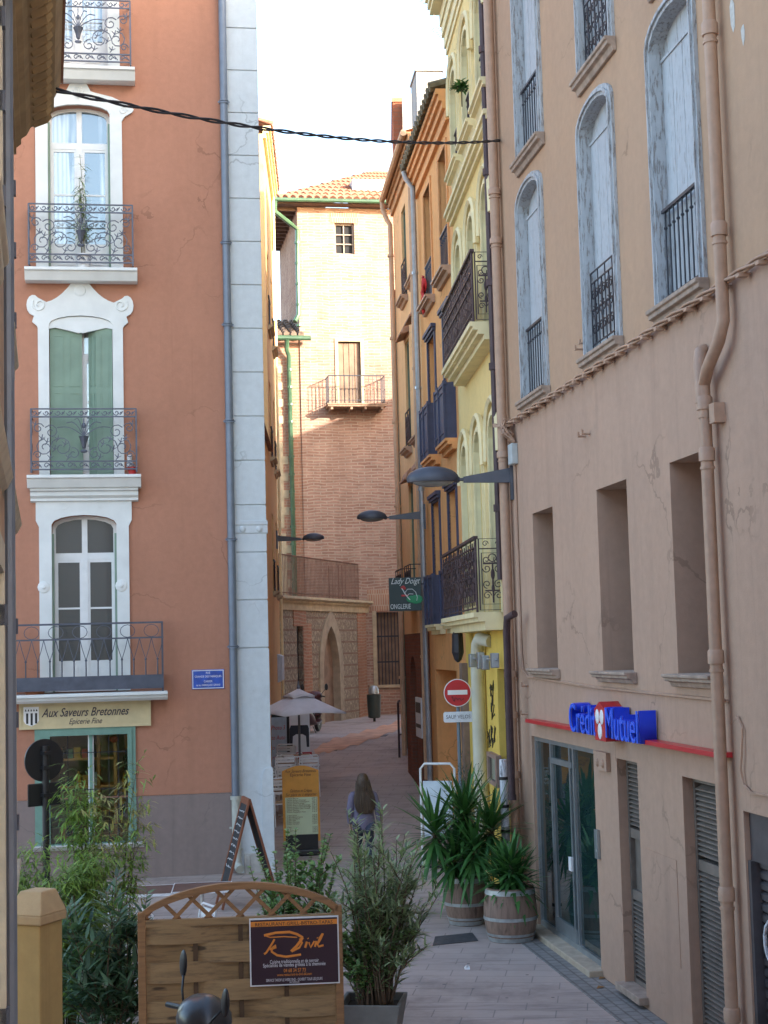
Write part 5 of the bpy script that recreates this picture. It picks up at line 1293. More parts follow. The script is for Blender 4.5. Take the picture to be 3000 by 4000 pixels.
# ---- timber fence panel with arched trellis
m_fence = wood('weathered fence timber', (.31, .195, .09), (.15, .095, .05), axis='X', sc=4)
m_lattice = wood('brown trellis timber', (.30, .155, .065), (.19, .095, .045), axis='X', sc=5)
FEN = Frame(*(lambda a: (a.x, a.y))(at(555, 3700, 14.0)), R(4))
def fence():
    t = FEN.thing('fence_panel', 'woven timber fence panel with an arched trellis top', 'fence')
    W = FEN.q(1323, 3700)[0]; zr = FEN.q(700, 3605)[1]; za = FEN.q(940, 3445)[1]; ze = FEN.q(560, 3572)[1]
    for x in (0, W): MB().box(x-.035, x+.035, -.035, .035, 0, ze+.02).build('post', m_lattice, t, bevel=.005)
    s = MB(); z = .1; k = 0; h = .168
    xs = [0, W*.25, W*.5, W*.75, W]; bat = [W*.27, W*.5, W*.73]
    while z < zr-.06:
        n = 24
        for j in range(n):
            x0, x1 = W*j/n, W*(j+1)/n
            f = lambda x: .03*math.sin(math.pi*3*x/W)*(1 if k % 2 else -1)
            zz = z+.003*math.sin(k*2.3)
            s.hexa([(x0, f(x0)-.006, zz), (x1, f(x1)-.006, zz), (x1, f(x1)+.006, zz), (x0, f(x0)+.006, zz)], [(x0, f(x0)-.006, zz+h+.014), (x1, f(x1)-.006, zz+h+.014), (x1, f(x1)+.006, zz+h+.014), (x0, f(x0)+.006, zz+h+.014)])
        z += h; k += 1
    s.build('slats', m_fence, t)
    for x in bat: MB().box(x-.02, x+.02, -.014, .014, .05, zr).build('batten', plain('dark batten', (.09, .05, .025), .8), t)
    MB().box(.03, W-.03, -.03, .03, zr-.03, zr+.035).build('rail', m_fence, t, bevel=.004)
    ax = lambda u: ze+.02+(za-ze-.02)*(1-(2*u-1)**2)**.8
    a = MB(); n = 28; pts = [(W*j/n, ax(j/n)) for j in range(n+1)]
    a.prism([(x, z+.0) for x, z in pts] + [(x, z-.062) for x, z in reversed(pts)], -.035, .035); a.build('arched_rail', m_lattice, t, bevel=.006)
    for sg in (1, -1):
        for j in range(-3, 13):
            x0 = W*j/6.2; pl = []
            for i in range(60):
                u = i/59; x = x0 + u*(za-zr)*1.0 if sg > 0 else W - x0 - u*(za-zr)*1.0
                zz = zr+.03 + u*(za-zr)
                if 0.02 < x < W-.02 and zz < ax(x/W)-.05: pl.append((x, zz))
            if len(pl) > 3:
                (xa, z0), (xb, z1) = pl[0], pl[-1]; d = Vector((xb-xa, z1-z0)).normalized(); nx, nz = -d.y*.017, d.x*.017
                y0 = -.014 if sg > 0 else .0
                MB().prism([(xa+nx, z0+nz), (xa-nx, z0-nz), (xb-nx, z1-nz), (xb+nx, z1+nz)], y0, y0+.013).build('trellis_slat', m_lattice, t)
fence()
def divil_board():
    o = .06
    x0, z1 = FEN.q(973, 3590, o); x1, _ = FEN.q(1322, 3590, o); z0 = FEN.q(973, 3855, o)[1]; z1 = FEN.q(973, 3590, o)[1]
    t = FEN.thing('restaurant_board', 'dark purple restaurant board with orange script fixed to the fence panel', 'sign')
    W, Hh = x1-x0, z1-z0
    MB().box(x0, x1, -o+.0, -.036, z0, z1).build('frame', m_white, t)
    MB().box(x0+.012, x1-.012, -o-.003, -o+.002, z0+.012, z1-.012).build('panel', plain('aubergine panel', (.035, .012, .022), .4, var=.05), t)
    m_or = plain('orange print', (.75, .25, .035), .5, var=.05)
    MB().box(x0+.012, x1-.012, -o-.005, -o-.002, z1-.12*Hh, z1-.045*Hh).build('orange_strip', m_or, t)
    y = -o-.004
    X = lambda px: x0 + (px-38)/549*W
    Z = lambda py: z1 - (py-915)/428*Hh
    m_pw = plain('white print', (.75, .72, .75), .5)
    def tx(s, px, py, size, m, width=None):
        e = text('lettering', s, size, m, t, (X(px), y-.0015, Z(py)), ext=.001, bold=.0)
        if width: e.scale = (width/549*W/max(.01, e.dimensions.x), 1, 1)
        return e
    tx('RESTAURANT-GRILL-BISTRO-TAPAS', 312, 953, .042, m_black, 475)
    tx('Cuisine traditionnelle et de terroir', 310, 1192, .045, m_pw, 300); tx('Spécialités de viandes grillées à la cheminée', 310, 1214, .045, m_pw, 382)
    tx('04 68 34 57 73', 312, 1250, .046, m_or, 134); tx('www.restaurant-le-divil-66.com', 310, 1275, .034, m_or, 212)
    tx('SERVICE TARDIF LE WEEK END - OUVERT TOUS LES JOURS', 308, 1308, .034, m_pw, 345); tx('SAUF DIMANCHE', 308, 1324, .02, m_pw, 60)
    strokes = [([(128, 1022), (200, 1008), (285, 1006), (330, 1022), (365, 1045)], .011), ([(128, 1022), (165, 1036), (250, 1034), (330, 1042)], .005),
        ([(366, 1044), (350, 1066), (325, 1098), (292, 1130)], .012), ([(346, 1050), (360, 1078), (342, 1108), (296, 1130)], .009),
        ([(192, 1048), (170, 1085), (140, 1130), (126, 1140)], .009), ([(160, 1112), (200, 1100), (200, 1088), (178, 1102), (172, 1126), (205, 1150), (260, 1162), (352, 1152)], .010),
        ([(390, 1072), (378, 1110)], .010), ([(402, 1076), (412, 1110), (436, 1070)], .008), ([(448, 1070), (438, 1106)], .009), ([(488, 1024), (470, 1050), (454, 1092), (462, 1106), (492, 1098)], .009), ([(492, 1024), (478, 1056), (462, 1082)], .006), ([(396, 1050), (399, 1054)], .008), ([(454, 1048), (457, 1052)], .008)]
    for pts, r in strokes:
        q = [(X(a), y-.001, Z(b)) for a, b in pts]; mb = MB(); mb.tube(q, r, 6)
        mb.v = [(a, y-.001+(b-y)*.12, c) for a, b, c in mb.v]; mb.build('script_stroke', m_or, t)
divil_board()
# ---- A-frame chalkboard
m_redwood = wood('red brown frame', (.22, .075, .035), (.13, .045, .022), axis='Z', sc=6)
def aframe():
    c = at(962, 3130, 22.6)
    t = gthing('chalkboard_stand', 'wooden A-frame chalkboard standing by the pale quoins', 'sign', c.x, c.y, R(-74))
    h = c.z
    for s in (-1, 1):
        lean = .42; m = MB(); W = .56
        a = math.atan2(lean, h); 
        f = MB(); L_ = math.hypot(lean, h)
        f.box(-W/2, -W/2+.05, -.015, .015, 0, L_); f.box(W/2-.05, W/2, -.015, .015, 0, L_); f.box(-W/2+.05, W/2-.05, -.015, .015, L_-.09, L_-.0); f.box(-W/2+.05, W/2-.05, -.015, .015, .28, .34)
        Mx = Matrix.Translation((0, s*lean, 0)) @ Matrix.Rotation(s*a, 4, 'X')
        f.xf(Mx); fr = f.build('frame', m_redwood, t)
        p = MB().box(-W/2+.05, W/2-.05, -.006, .006, .34, L_-.09); p.xf(Mx); p.build('slate', plain('chalk slate', (.03, .032, .035), .8, var=.3), fr)
        q = random.Random(6)
        for k in range(9):
            z = L_-.2-.1*k; x = -.2; pts = []
            while x < .18: pts.append((x, -.012 if s < 0 else .012, z+.03*(q.random()-.5))); x += .012+.02*q.random()
            w = MB().tube(pts, .004, 3); w.xf(Mx); w.build('chalk_line', m_white, fr)
aframe()
# ---- yellow menu board
m_menu = plain('orange menu board', (.62, .27, .03), .5, var=.08)
def menu_board():
    c = at(1180, 3290, 27.0)
    t = gthing('menu_board', 'orange menu board with a pale green price list on a black base', 'sign', c.x, c.y, R(6))
    zb = .22; W = .64; Hh = 1.30
    def P(u, v): return (-W/2+W*u, zb+Hh*v)
    top = [P(1, .93)] + [P(1-.5*k/4*1, .93+.07*math.sin(math.pi/2*k/4)) for k in range(1, 5)] + [P(.5-.5*k/4, .93+.07*math.cos(math.pi/2*k/4)) for k in range(1, 5)]
    b = MB().prism([P(0, 0), P(1, 0)] + top, -.02, .02)
    Rx = Matrix.Rotation(R(-5), 4, 'X'); b.xf(Rx); bd = b.build('board', m_menu, t)
    l = MB().box(-W/2+.045, W/2-.035, -.024, -.02, zb+.09*Hh, zb+.58*Hh); l.xf(Rx); l.build('price_list', plain('pale green list', (.58, .66, .44), .6, var=.05), bd)
    def tx(s, u, v, size, m, width=None, shear=0, al='CENTER'):
        x, z = P(u, v); e = text('lettering', s, size, m, bd, Rx @ Vector((x, -.026, z)), (R(85), 0, 0), ext=.001, shear=shear, align=al)
        if width: e.scale = (width*W/max(.01, e.dimensions.x), 1, 1)
    m_br = plain('brown print', (.12, .05, .02), .6)
    tx('Aux Saveurs Bretonnes', .5, .925, .075, m_br, .86, .35); tx('Epicerie Fine', .5, .875, .075, m_br, .56)
    tx('Galettes et Crêpes', .5, .665, .075, m_br, .6, .35); tx('Sur place ou à emporter', .5, .615, .075, m_br, .84, .35); tx('04 68 08 74 95', .5, .045, .1, m_br, .7)
    rows = ['Galette Beurre', 'Galette Jambon Fromage', 'Galette Jambon Champignon', 'Galette Oeuf Fromage', 'Galette Beurre Oeuf Fromage', 'Galette Jambon Oeuf Fromage', 'Galette Jambon Oeuf Tomate', 'Galette Saumon', 'Galette Roquefort Noix', '', 'Crêpe Sucre', 'Crêpe Beurre Sucre', 'Crêpe Confiture', 'Crêpe Miel', 'Crêpe Chocolat', 'Crêpe Caramel', '', 'Cidre', 'Café', 'Jus de fruit', 'Eau']
    for k, s in enumerate(rows):
        if s:
            v = .565-.0222*k; tx(s, .1, v, .034, m_br, None, .2, 'LEFT'); tx('%d,%d0 €' % (2+k % 3, k*3 % 10), .93, v, .034, m_br, None, .2, 'RIGHT')
    MB().box(-.3, .3, -.2, .2, 0, .1).build('base', m_black, t, bevel=.02)
    p = MB().box(-.28, .28, -.01, .03, .1, .34); p.build('support', m_black, t)
menu_board()
# ---- aluminium cafe chairs and tables
m_chrome = plain('polished aluminium', (.85, .87, .9), .35, .25, var=.05)
m_slat = wood('bleached chair slats', (.42, .27, .15), (.28, .17, .09), axis='X')
def cafe_chair(label, x, y, rz, first=[]):
    if first:
        t = copy_tree(first[0]); t.location = (x, y, gz(y)); t.rotation_euler = (0, 0, rz); t['label'] = label; return t
    t = gthing('cafe_chair', label, 'chair', x, y, rz, 'aluminium café chairs')
    first.append(t)
    for s in (-1, 1):
        MB().tube([(s*.24, -.22, 0), (s*.25, -.22, .62), (s*.25, -.18, .66), (s*.25, .2, .66)], .013, 6).build('leg', m_chrome, t, smooth=True)
        MB().tube([(s*.23, .26, 0), (s*.22, .2, .45), (s*.21, .26, .84)], .013, 6).build('leg', m_chrome, t, smooth=True)
    b = MB(); b.tube([(-.21, .26, .84), (-.17, .275, .88), (.17, .275, .88), (.21, .26, .84)], .013, 6)
    for z in (.6, .68, .76, .82): b.box(-.2, .2, .235+.03*(z-.6)/.2, .245+.03*(z-.6)/.2, z-.028, z+.022)
    b.build('backrest', m_chrome, t)
    s = MB()
    for k in range(6): s.box(-.22, .22, -.22+.07*k, -.165+.07*k, .44, .455)
    s.build('seat', m_slat, t); f = MB(); f.tube([(-.23, -.22, .43), (.23, -.22, .43), (.22, .2, .43), (-.22, .2, .43)], .012, 6, True); f.build('seat_frame', m_chrome, t)
    return t
def cafe_table(label, x, y, rz, square=.62, h=.73, top=None, first=[]):
    t = gthing('cafe_table', label, 'table', x, y, rz, 'café tables')
    MB().box(-square/2, square/2, -square/2, square/2, h-.025, h).build('tabletop', top or m_slat, t, bevel=.006)
    e = MB(); ring(e, rect(-square/2-.012, square/2+.012, -square/2-.012, square/2+.012), rect(-square/2, square/2, -square/2, square/2), h-.03, h+.002); e.xf(Matrix(((1,0,0,0),(0,0,1,0),(0,1,0,0),(0,0,0,1)))); e.build('rim', m_chrome, t)
    MB().tube([(0, 0, .03), (0, 0, h-.03)], .025, 8).build('pedestal', m_chrome, t)
    f = MB()
    for k in range(4): a = k*math.pi/2+.78; f.tube([(0, 0, .05), (.3*math.cos(a), .3*math.sin(a), .015)], .018, 5)
    f.build('foot', m_chrome, t)
def spot(px, Y): v = at(px, 2900, Y); return v.x, Y
for lab, px, Y, rz in (('aluminium café chair in front, beside the orange menu board', 1100, 30.0, R(25)), ('aluminium café chair behind the front one, half hidden by the menu board', 1140, 31.6, R(160)), ('aluminium café chair in the middle of the row by the pale quoins', 1122, 33.0, R(15)), ('aluminium café chair at the foot of the parasol', 1192, 33.2, R(200)), ('farthest aluminium café chair, next to the black sandwich board', 1128, 35.0, R(170)), ('aluminium café chair close against the pale quoins', 1092, 31.2, R(60))):
    x, y = spot(px, Y); cafe_chair(lab, x, y, rz)
for lab, px, Y in (('nearer small slatted café table between the aluminium chairs', 1128, 30.9), ('farther small slatted café table under the parasol', 1158, 34.2)):
    x, y = spot(px, Y); cafe_table(lab, x, y, R(10))
# terrace behind the fence
m_browntop = plain('dark brown tabletop', (.13, .075, .06), .5, var=.15)
for lab, px, py, Y, rz in (('brown terrace table to the left below the rust red wall', 560, 3478, 20.2, R(5)), ('brown terrace table to the right below the rust red wall', 790, 3466, 20.4, R(5))):
    v = at(px, py, Y); cafe_table(lab, v.x, Y, rz, .74, v.z, m_browntop)
for lab, px, Y, rz in (('aluminium chair with wooden slats glimpsed left behind the trellis', 730, 17.4, R(-60)), ('aluminium chair with wooden slats glimpsed right behind the trellis', 940, 17.0, R(-110)), ('aluminium chair with wooden slats seen through the left oleander', 440, 16.6, R(-70)), ('aluminium chair with wooden slats lying in shade behind the bamboo', 500, 18.6, R(120))):
    v = at(px, 3700, Y); cafe_chair(lab, v.x, Y, rz)
# ---- parasol
def parasol():
    x, y = spot(1170, 34.0); g = gz(y)
    t = gthing('parasol', 'pale grey square parasol over the aluminium café chairs', 'parasol', x, y, R(32))
    za = at(1180, 2695, 34).z - g; zr = at(1200, 2785, 34).z - g; r = 1.02
    MB().tube([(0, 0, 0), (0, 0, za+.08)], .025, 8).build('pole', plain('grey pole', (.2, .2, .22), .5, .4), t)
    def canopy(rad, z0, z1, dip, val):
        mb = MB(); n = 16; vs = []; rows = 5
        for i in range(rows+1):
            u = i/rows
            for k in range(n):
                a = 2*math.pi*k/n + math.pi/4; sq = 1/max(abs(math.cos(a)), abs(math.sin(a)))/1.414
                d = rad*u*(sq if True else 1)*1.0; cr = abs(math.cos(2*a))
                vs.append((d*math.cos(a), d*math.sin(a), z1+(z0-z1)*(u**.92)-dip*u*(1-u)*4*cr*.5 + (.05*u*cr)))
        for k in range(n): vx = vs[rows*n+k]; vs.append((vx[0]*1.0, vx[1]*1.0, vx[2]-val))
        fs = [(i*n+k, i*n+(k+1) % n, (i+1)*n+(k+1) % n, (i+1)*n+k) for i in range(rows+1) for k in range(n)]
        return mb.add(vs, fs)
    m_can = plain('grey canvas', (.80, .78, .82), .9, var=.05); 
    canopy(r*1.05, zr, za, .06, .03).build('canopy', m_can, t, smooth='all')
    canopy(r*.36, za-.13, za+.04, .02, .05).build('vent', m_can, t, smooth='all')
    MB().lathe([(.035, za+.03), (.045, za+.07), (.02, za+.12), (.012, za+.2)], 8).build('finial', m_pipeblue, t)
    rb = MB()
    for k in range(8):
        a = math.pi/4*k; e = r*(.98 if k % 2 else .7); rb.tube([(0, 0, za-.04), (e*math.cos(a), e*math.sin(a), zr-.01)], .01, 4)
    rb.build('ribs', m_alu, t)
    MB().lathe([(.24, 0), (.24, .05), (.05, .08)], 14).build('base', m_black, t)
parasol()
# ---- signs further up the street
def sandwich():
    v = at(1090, 2960, 36.0); z1 = at(1090, 2790, 36).z - gz(36)
    t = gthing('sandwich_board', 'black framed white sandwich board with red lettering beyond the café chairs', 'sign', v.x-.12, 36.0, R(12))
    MB().box(-.38, .38, -.02, .02, .05, z1).build('frame', m_black, t, bevel=.02)
    p = MB().box(-.31, .31, -.025, -.018, .14, z1-.07).build('panel', plain('pale blue panel', (.42, .5, .56), .5), t)
    for s, z in (('Photo 3', .78), ('Photo Auto', .62), ('Photo Moto', .46), ('rapide !', .3)): text('lettering', s, .14, m_red, p, (.27, -.027, z*z1), shear=.2, align='RIGHT', ext=.001).scale = (.72, 1, 1)
    l = MB()
    for s in (-1, 1): l.tube([(s*.36, .0, .1), (s*.36, .45, 0)], .015, 4); l.tube([(s*.36, 0, z1-.1), (s*.36, .45, 0)], .015, 4)
    l.build('rear_leg', m_black, t)
sandwich()
def poster_stand():
    Y = 37.0; v = at(1170, 2900, Y); g = gz(Y); z1 = at(1170, 2725, Y).z - g; z0 = .35
    t = gthing('poster_stand', 'white poster stand with a red label, a dark arch shape and a red bottom band', 'sign', v.x, Y, R(4))
    w = .25
    MB().prism([(-w, z0), (w, z0), (w, z1-.25), (w*.8, z1-.12), (w*.45, z1-.1), (w*.4, z1), (-w*.4, z1), (-w*.45, z1-.1), (-w*.8, z1-.12), (-w, z1-.25)], -.02, .02).build('panel', m_white, t)
    MB().prism([(-w*.92, z0+.16), (-w*.92, z0+.6), (-w*.8, z0+.68), (w*.8, z0+.68), (w*.92, z0+.6), (w*.92, z0+.16), (w*.68, z0+.16), (w*.62, z0+.42), (w*.3, z0+.47), (-w*.3, z0+.47), (-w*.62, z0+.42), (-w*.68, z0+.16)], -.026, -.019).build('dark_arch', plain('navy print', (.03, .035, .05), .5), t)
    b = MB().box(-w*1.15, w*1.15, -.04, .04, z0-.12, z0+.04).build('red_band', m_red, t)
    l = MB().box(-.17, .2, -.03, -.02, -.09, .09); l.xf(Matrix.Translation((.06, 0, z1-.28)) @ Matrix.Rotation(R(-10), 4, 'Y')); lb = l.build('red_label', m_red, t)
    for k in range(3): m = MB().box(-.05, .17, -.033, -.029, .04-.05*k, .055-.05*k); m.xf(Matrix.Translation((.06, 0, z1-.28)) @ Matrix.Rotation(R(-10), 4, 'Y')); m.build('print_line', m_white, lb)
    MB().box(-.03, .03, -.02, .02, .06, z0-.1).build('post', m_black, t); MB().box(-.28, .28, -.2, .2, 0, .06).build('base', m_white, t, bevel=.01)
poster_stand()
def litter_bin():
    Y = 50; v = at(1462, 2790, Y)
    t = gthing('litter_bin', 'dark green litter bin on a post by the far wall', 'bin', v.x, Y)
    MB().lathe([(.15, .12), (.2, .15), (.23, .85), (.23, .88), (.19, .88)], 14).build('bin', plain('dark green bin', (.03, .045, .04), .5), t, smooth=True)
    MB().box(-.04, .04, .16, .24, 0, 1.0).build('post', m_black, t)
    MB().lathe([(.17, .9), (.16, 1.06), (.1, 1.15), (.0, 1.17)], 12).build('lid', m_alu, t, smooth=True)
litter_bin()
def barrier():
    Y = 38.5; a = at(1568, 2900, Y); z = at(1570, 2738, Y).z - gz(Y)
    t = gthing('hoop_barrier', 'dark steel hoop barrier at the far right kerb', 'barrier', a.x, Y, R(80))
    m = MB(); m.tube([(-.35, 0, 0), (-.35, 0, z-.03), (-.3, 0, z), (.3, 0, z), (.35, 0, z-.03), (.35, 0, 0)], .028, 8); m.tube([(-.35, 0, z*.4), (.35, 0, z*.4)], .02, 6); m.build('hoop', m_ironrust, t, smooth=True)
barrier()
def scooter(name, label, loc, rz, body, seat, s=1.0, screen=False):
    """step-through scooter facing -y; origin on the ground between the wheels"""
    t = thing(name, label, 'scooter', loc, rz); t.scale = (s, s, s)
    for y, nm in ((-.68, 'wheel'), (.62, 'wheel')):
        w = MB(); n = 18
        w.v = []; 
        pr = [(.145, -.05), (.2, -.055), (.235, -.03), (.245, 0), (.235, .03), (.2, .055), (.145, .05)]
        ty = MB().lathe(pr, 18); ty.xf(Matrix.Translation((0, y, .245)) @ Matrix.Rotation(R(90), 4, 'Y')); wo = ty.build(nm, m_black, t, smooth=True)
        rm = MB().lathe([(.03, -.05), (.05, -.052), (.14, -.035), (.145, -.04), (.145, .04), (.05, .052), (.03, .05)], 14); rm.xf(Matrix.Translation((0, y, .245)) @ Matrix.Rotation(R(90), 4, 'Y')); rm.build('rim', m_alu, wo, smooth=True)
    def loft(secs, n=12, p=2.6):
        vs = []
        for (y, z, hw, hh, tilt) in secs:
            for k in range(n):
                a = 2*math.pi*k/n; ca, sa = math.cos(a), math.sin(a)
                x = hw*math.copysign(abs(ca)**(2/p), ca); v = hh*math.copysign(abs(sa)**(2/p), sa)
                vs.append((x, y+v*math.sin(tilt), z+v*math.cos(tilt)))
        m = MB(); k = len(secs)
        fs = [(i*n+j, i*n+(j+1) % n, (i+1)*n+(j+1) % n, (i+1)*n+j) for i in range(k-1) for j in range(n)] + [tuple(range(n-1, -1, -1)), tuple(range((k-1)*n, k*n))]
        return m.add(vs, fs)
    loft([(-.62, .45, .1, .05, 0), (-.58, .62, .2, .1, .9), (-.52, .82, .23, .1, 1.2), (-.44, .98, .19, .09, 1.3), (-.36, 1.08, .1, .05, 1.3)]).build('front_fairing', body, t, smooth='all')
    loft([(-.9, .46, .04, .02, 0), (-.82, .52, .08, .03, .2), (-.68, .545, .09, .03, 0), (-.5, .5, .07, .03, -.2)]).build('mudguard', body, t, smooth='all')
    loft([(-.5, .34, .2, .05, 0), (-.3, .27, .2, .04, 0), (.0, .27, .2, .05, 0), (.12, .4, .18, .16, 0), (.4, .52, .2, .17, 0), (.8, .66, .14, .1, 0), (.95, .72, .06, .04, 0)]).build('body', body, t, smooth='all')
    loft([(.02, .72, .12, .04, 0), (.15, .76, .16, .06, 0), (.5, .8, .17, .06, 0), (.85, .86, .13, .05, 0), (.92, .88, .06, .03, 0)]).build('seat', seat, t, smooth='all')
    h = MB(); h.tube([(-.36, -.3, 1.03), (-.2, -.36, 1.06), (0, -.4, 1.05), (.2, -.36, 1.06), (.36, -.3, 1.03)], [.02, .02, .035, .02, .02], 8); hb = h.build('handlebar', m_black, t, smooth='all')
    MB().ball((0, -.43, 1.05), (.23, .19, .16), 16, 10).build('dash_cover', body, hb, smooth='all')
    MB().ball((0, -.36, 1.15), (.1, .06, .035), 12, 7).build('dial', m_black, hb, smooth='all')
    for sx in (-1, 1):
        m = MB(); m.tube([(sx*.2, -.36, 1.06), (sx*.27, -.37, 1.16), (sx*.33, -.4, 1.24)], .009, 5); mo = m.build('mirror', m_black, t, smooth='all')
        g = MB().ball((sx*.37, -.41, 1.31), (.055, .02, .1), 12, 8); g.xf(Matrix.Identity(4)); g.build('mirror_head', m_black, mo, smooth='all')
    MB().ball((0, -.6, .78), (.12, .05, .07), 12, 7).build('headlight', m_glass, t, smooth='all')
    MB().ball((0, .93, .7), (.08, .04, .04), 10, 6).build('tail_light', m_red, t, smooth='all')
    MB().tube([(.14, .1, .25), (.17, .5, .3), (.17, .85, .38)], [.03, .055, .05], 8).build('exhaust', m_alu, t, smooth='all')
    if screen:
        MB().ball((0, .98, 1.1), (.24, .2, .17), 14, 9).build('top_box', m_chrome, t, smooth='all')
        MB().tube([(0, .8, .8), (0, .95, .95)], .04, 6).build('rack', m_black, t)
    MB().tube([(-.1, .1, .2), (-.22, .2, .0)], .012, 5).build('kickstand', m_black, t)
    return t
m_scoot = plain('dark grey scooter shell', (.05, .052, .056), .3, .2, var=.25, sc=4)
v = onground(1225, 2870); scooter('scooter', 'maroon scooter with a silver top box parked far up the street', (v.x-.12, v.y+.9, gz(v.y)), R(165), plain('maroon scooter shell', (.09, .03, .035), .3), m_black, 1.0, True)
v = at(742, 3925, 11.5); sc_ = scooter('scooter', 'dark grey scooter parked in front of the fence panel', (v.x-.37, 11.3, 0), R(120), m_scoot, m_black, 1.04); sc_.rotation_euler = (0, R(-11), R(120))
# ---- wall lamps
def wall_lamp(label, px, py, Y, hpx, s, left=False):
    base = at(px, py, Y); head = at(hpx, py, Y); L_ = abs(head.x-base.x); sg = 1 if left else -1
    t = thing('street_lamp', label, 'street lamp', base, 0, 'wall mounted street lamps')
    a = MB(); x1 = sg*(L_-.42*s); a.hexa([(0, -.03, -.06*s), (0, .03, -.06*s), (0, .03, .14*s), (0, -.03, .14*s)], [(x1, -.022, -.045*s), (x1, .022, -.045*s), (x1, .022, .035*s), (x1, -.022, .035*s)])
    a.tube([(x1, 0, 0), (x1+sg*.22*s, 0, -.005)], .022*s, 8); a.ball((x1+sg*.09*s, 0, 0), (.05*s, .045*s, .05*s), 10, 6); a.box(sg*-.04 if sg > 0 else 0, 0 if sg > 0 else .04, -.07, .07, -.3*s, .3*s)
    a.build('arm', m_iron2, t)
    h = MB(); cx = sg*L_; hw = .36*s
    h.ball((0, 0, 0), (hw, .2*s, .17*s), 20, 12); h.v = [(x, y, max(z, -.045*s) if True else z) for x, y, z in h.v]; h.v = [(cx+x, y, z+.02*s+.0*x) for x, y, z in h.v]
    h.build('lamp_head', m_iron2, t, smooth=True)
    g = MB(); g.ball((cx, 0, -.02*s), (hw*.78, .15*s, .075*s), 16, 8); g.build('lens', glass('lamp lens', (.25, .25, .24), .15), t, smooth='all')
m_iron2 = plain('slate grey lamp metal', (.075, .08, .1), .45, .3, var=.15)
wall_lamp('large slate grey wall lamp nearest, reaching over the street from the pinkish bank corner', 1992, 1868, 20.9, 1690, 1.0)
wall_lamp('middle slate grey wall lamp on the drainpipe of the orange house', 1655, 2018, 31.2, 1452, .85)
wall_lamp('farthest small wall lamp, on the ochre house to the left', 1085, 2108, 40.5, 1225, .8, True)
# ---- hanging shop sign
def onglerie():
    Y = 30.75; a, b = at(1518, 2258, Y), at(1648, 2385, Y)
    t = thing('hanging_sign', 'dark green square hanging sign with a painted hand and rose', 'sign', ((a.x+b.x)/2, Y, (a.z+b.z)/2), R(-3))
    w = (b.x-a.x)/2; h = (a.z-b.z)/2
    p = MB().box(-w, w, -.03, .03, -h, h).build('panel', plain('dark teal panel', (.03, .055, .055), .5, var=.1), t, bevel=.006)
    m_w = plain('white sign paint', (.72, .76, .74), .5)
    e = text('lettering', 'Lady Doigt', .17, m_w, t, (0, -.033, h*.78), shear=.45, ext=.001); e.scale = (1.8*w/max(.01, e.dimensions.x), 1, 1)
    e = text('lettering', 'ONGLERIE', .14, m_w, t, (-w*.3, -.033, -h*.74), ext=.001); e.scale = (1.25*w/max(.01, e.dimensions.x), 1, 1)
    def st(pts, r, m): MB().tube([(x*w, -.033, z*h) for x, z in pts], r, 4).build('painted_stroke', m, t)
    st([(-.2, .36), (-.1, .2), (-.02, .05), (.1, -.12), (.3, -.35)], .012, m_w); st([(0, .1), (.15, .3), (.45, .3), (.65, .12), (.75, -.2), (.7, -.4)], .008, m_w); st([(.1, -.12), (.25, .02), (.5, .0)], .008, m_w)
    for x, z in ((-.18, .4), (-.1, .44), (-.04, .36)): MB().ball((x*w, -.032, z*h), (.03, .006, .03), 8, 5).build('petal', m_red, t)
    for x in (-.15, -.02, .1): MB().ball((x*w, -.032, -.08*h), (.035, .006, .02), 8, 5).build('painted_nail', m_red, t)
    m_lf = plain('green sign paint', (.02, .3, .12), .5)
    for x, z, rr in ((.38, -.3, .1), (.68, -.32, .13)): MB().ball((x*w, -.032, z*h), (rr, .006, rr*.7), 10, 6).build('painted_leaf', m_lf, t)
    MB().tube([(w, 0, h*.6), (w+.36, 0, h*.6)], .015, 5).build('bracket', m_iron, t)
onglerie()
def poster():
    x0, z1 = PEA.q(1634, 2722, .05); x1, z0 = PEA.q(1668, 2888, .05)
    xa = min(x0, x1)
    t = PEA.thing('wall_poster', 'tall white printed poster panel on the dark red ground floor wall', 'poster')
    MB().box(xa, xa+1.0, -.12, -.08, z0, z1).build('panel', m_white, t)
    MB().box(xa+.06, xa+.9, -.123, -.119, z1-.32, z1-.1).build('print_block', m_black, t); MB().box(xa+.06, xa+.9, -.123, -.119, z0+.2, z0+.28).build('print_block', m_black, t)
poster()
# ---- overhead cable with the sag of its own weight
def aerial():
    a, b = at(222, 352, 10.9), at(1958, 548, 21.0); n = 40
    t = thing('overhead_cable', 'black twisted overhead cable hung across the street from the ochre eaves', 'cable', a)
    sag = 0.17
    for k in range(2):
        pts = []
        for i in range(n*3+1):
            u = i/(n*3); p = a.lerp(b, u); w = .012*math.cos(u*70+k*math.pi); w2 = .012*math.sin(u*70+k*math.pi)
            pts.append((p.x-a.x, p.y-a.y+w2, p.z-a.z-4*sag*u*(1-u)+w))
        MB().tube(pts, .0105, 5).build('strand', m_cable, t, smooth='all')
aerial()
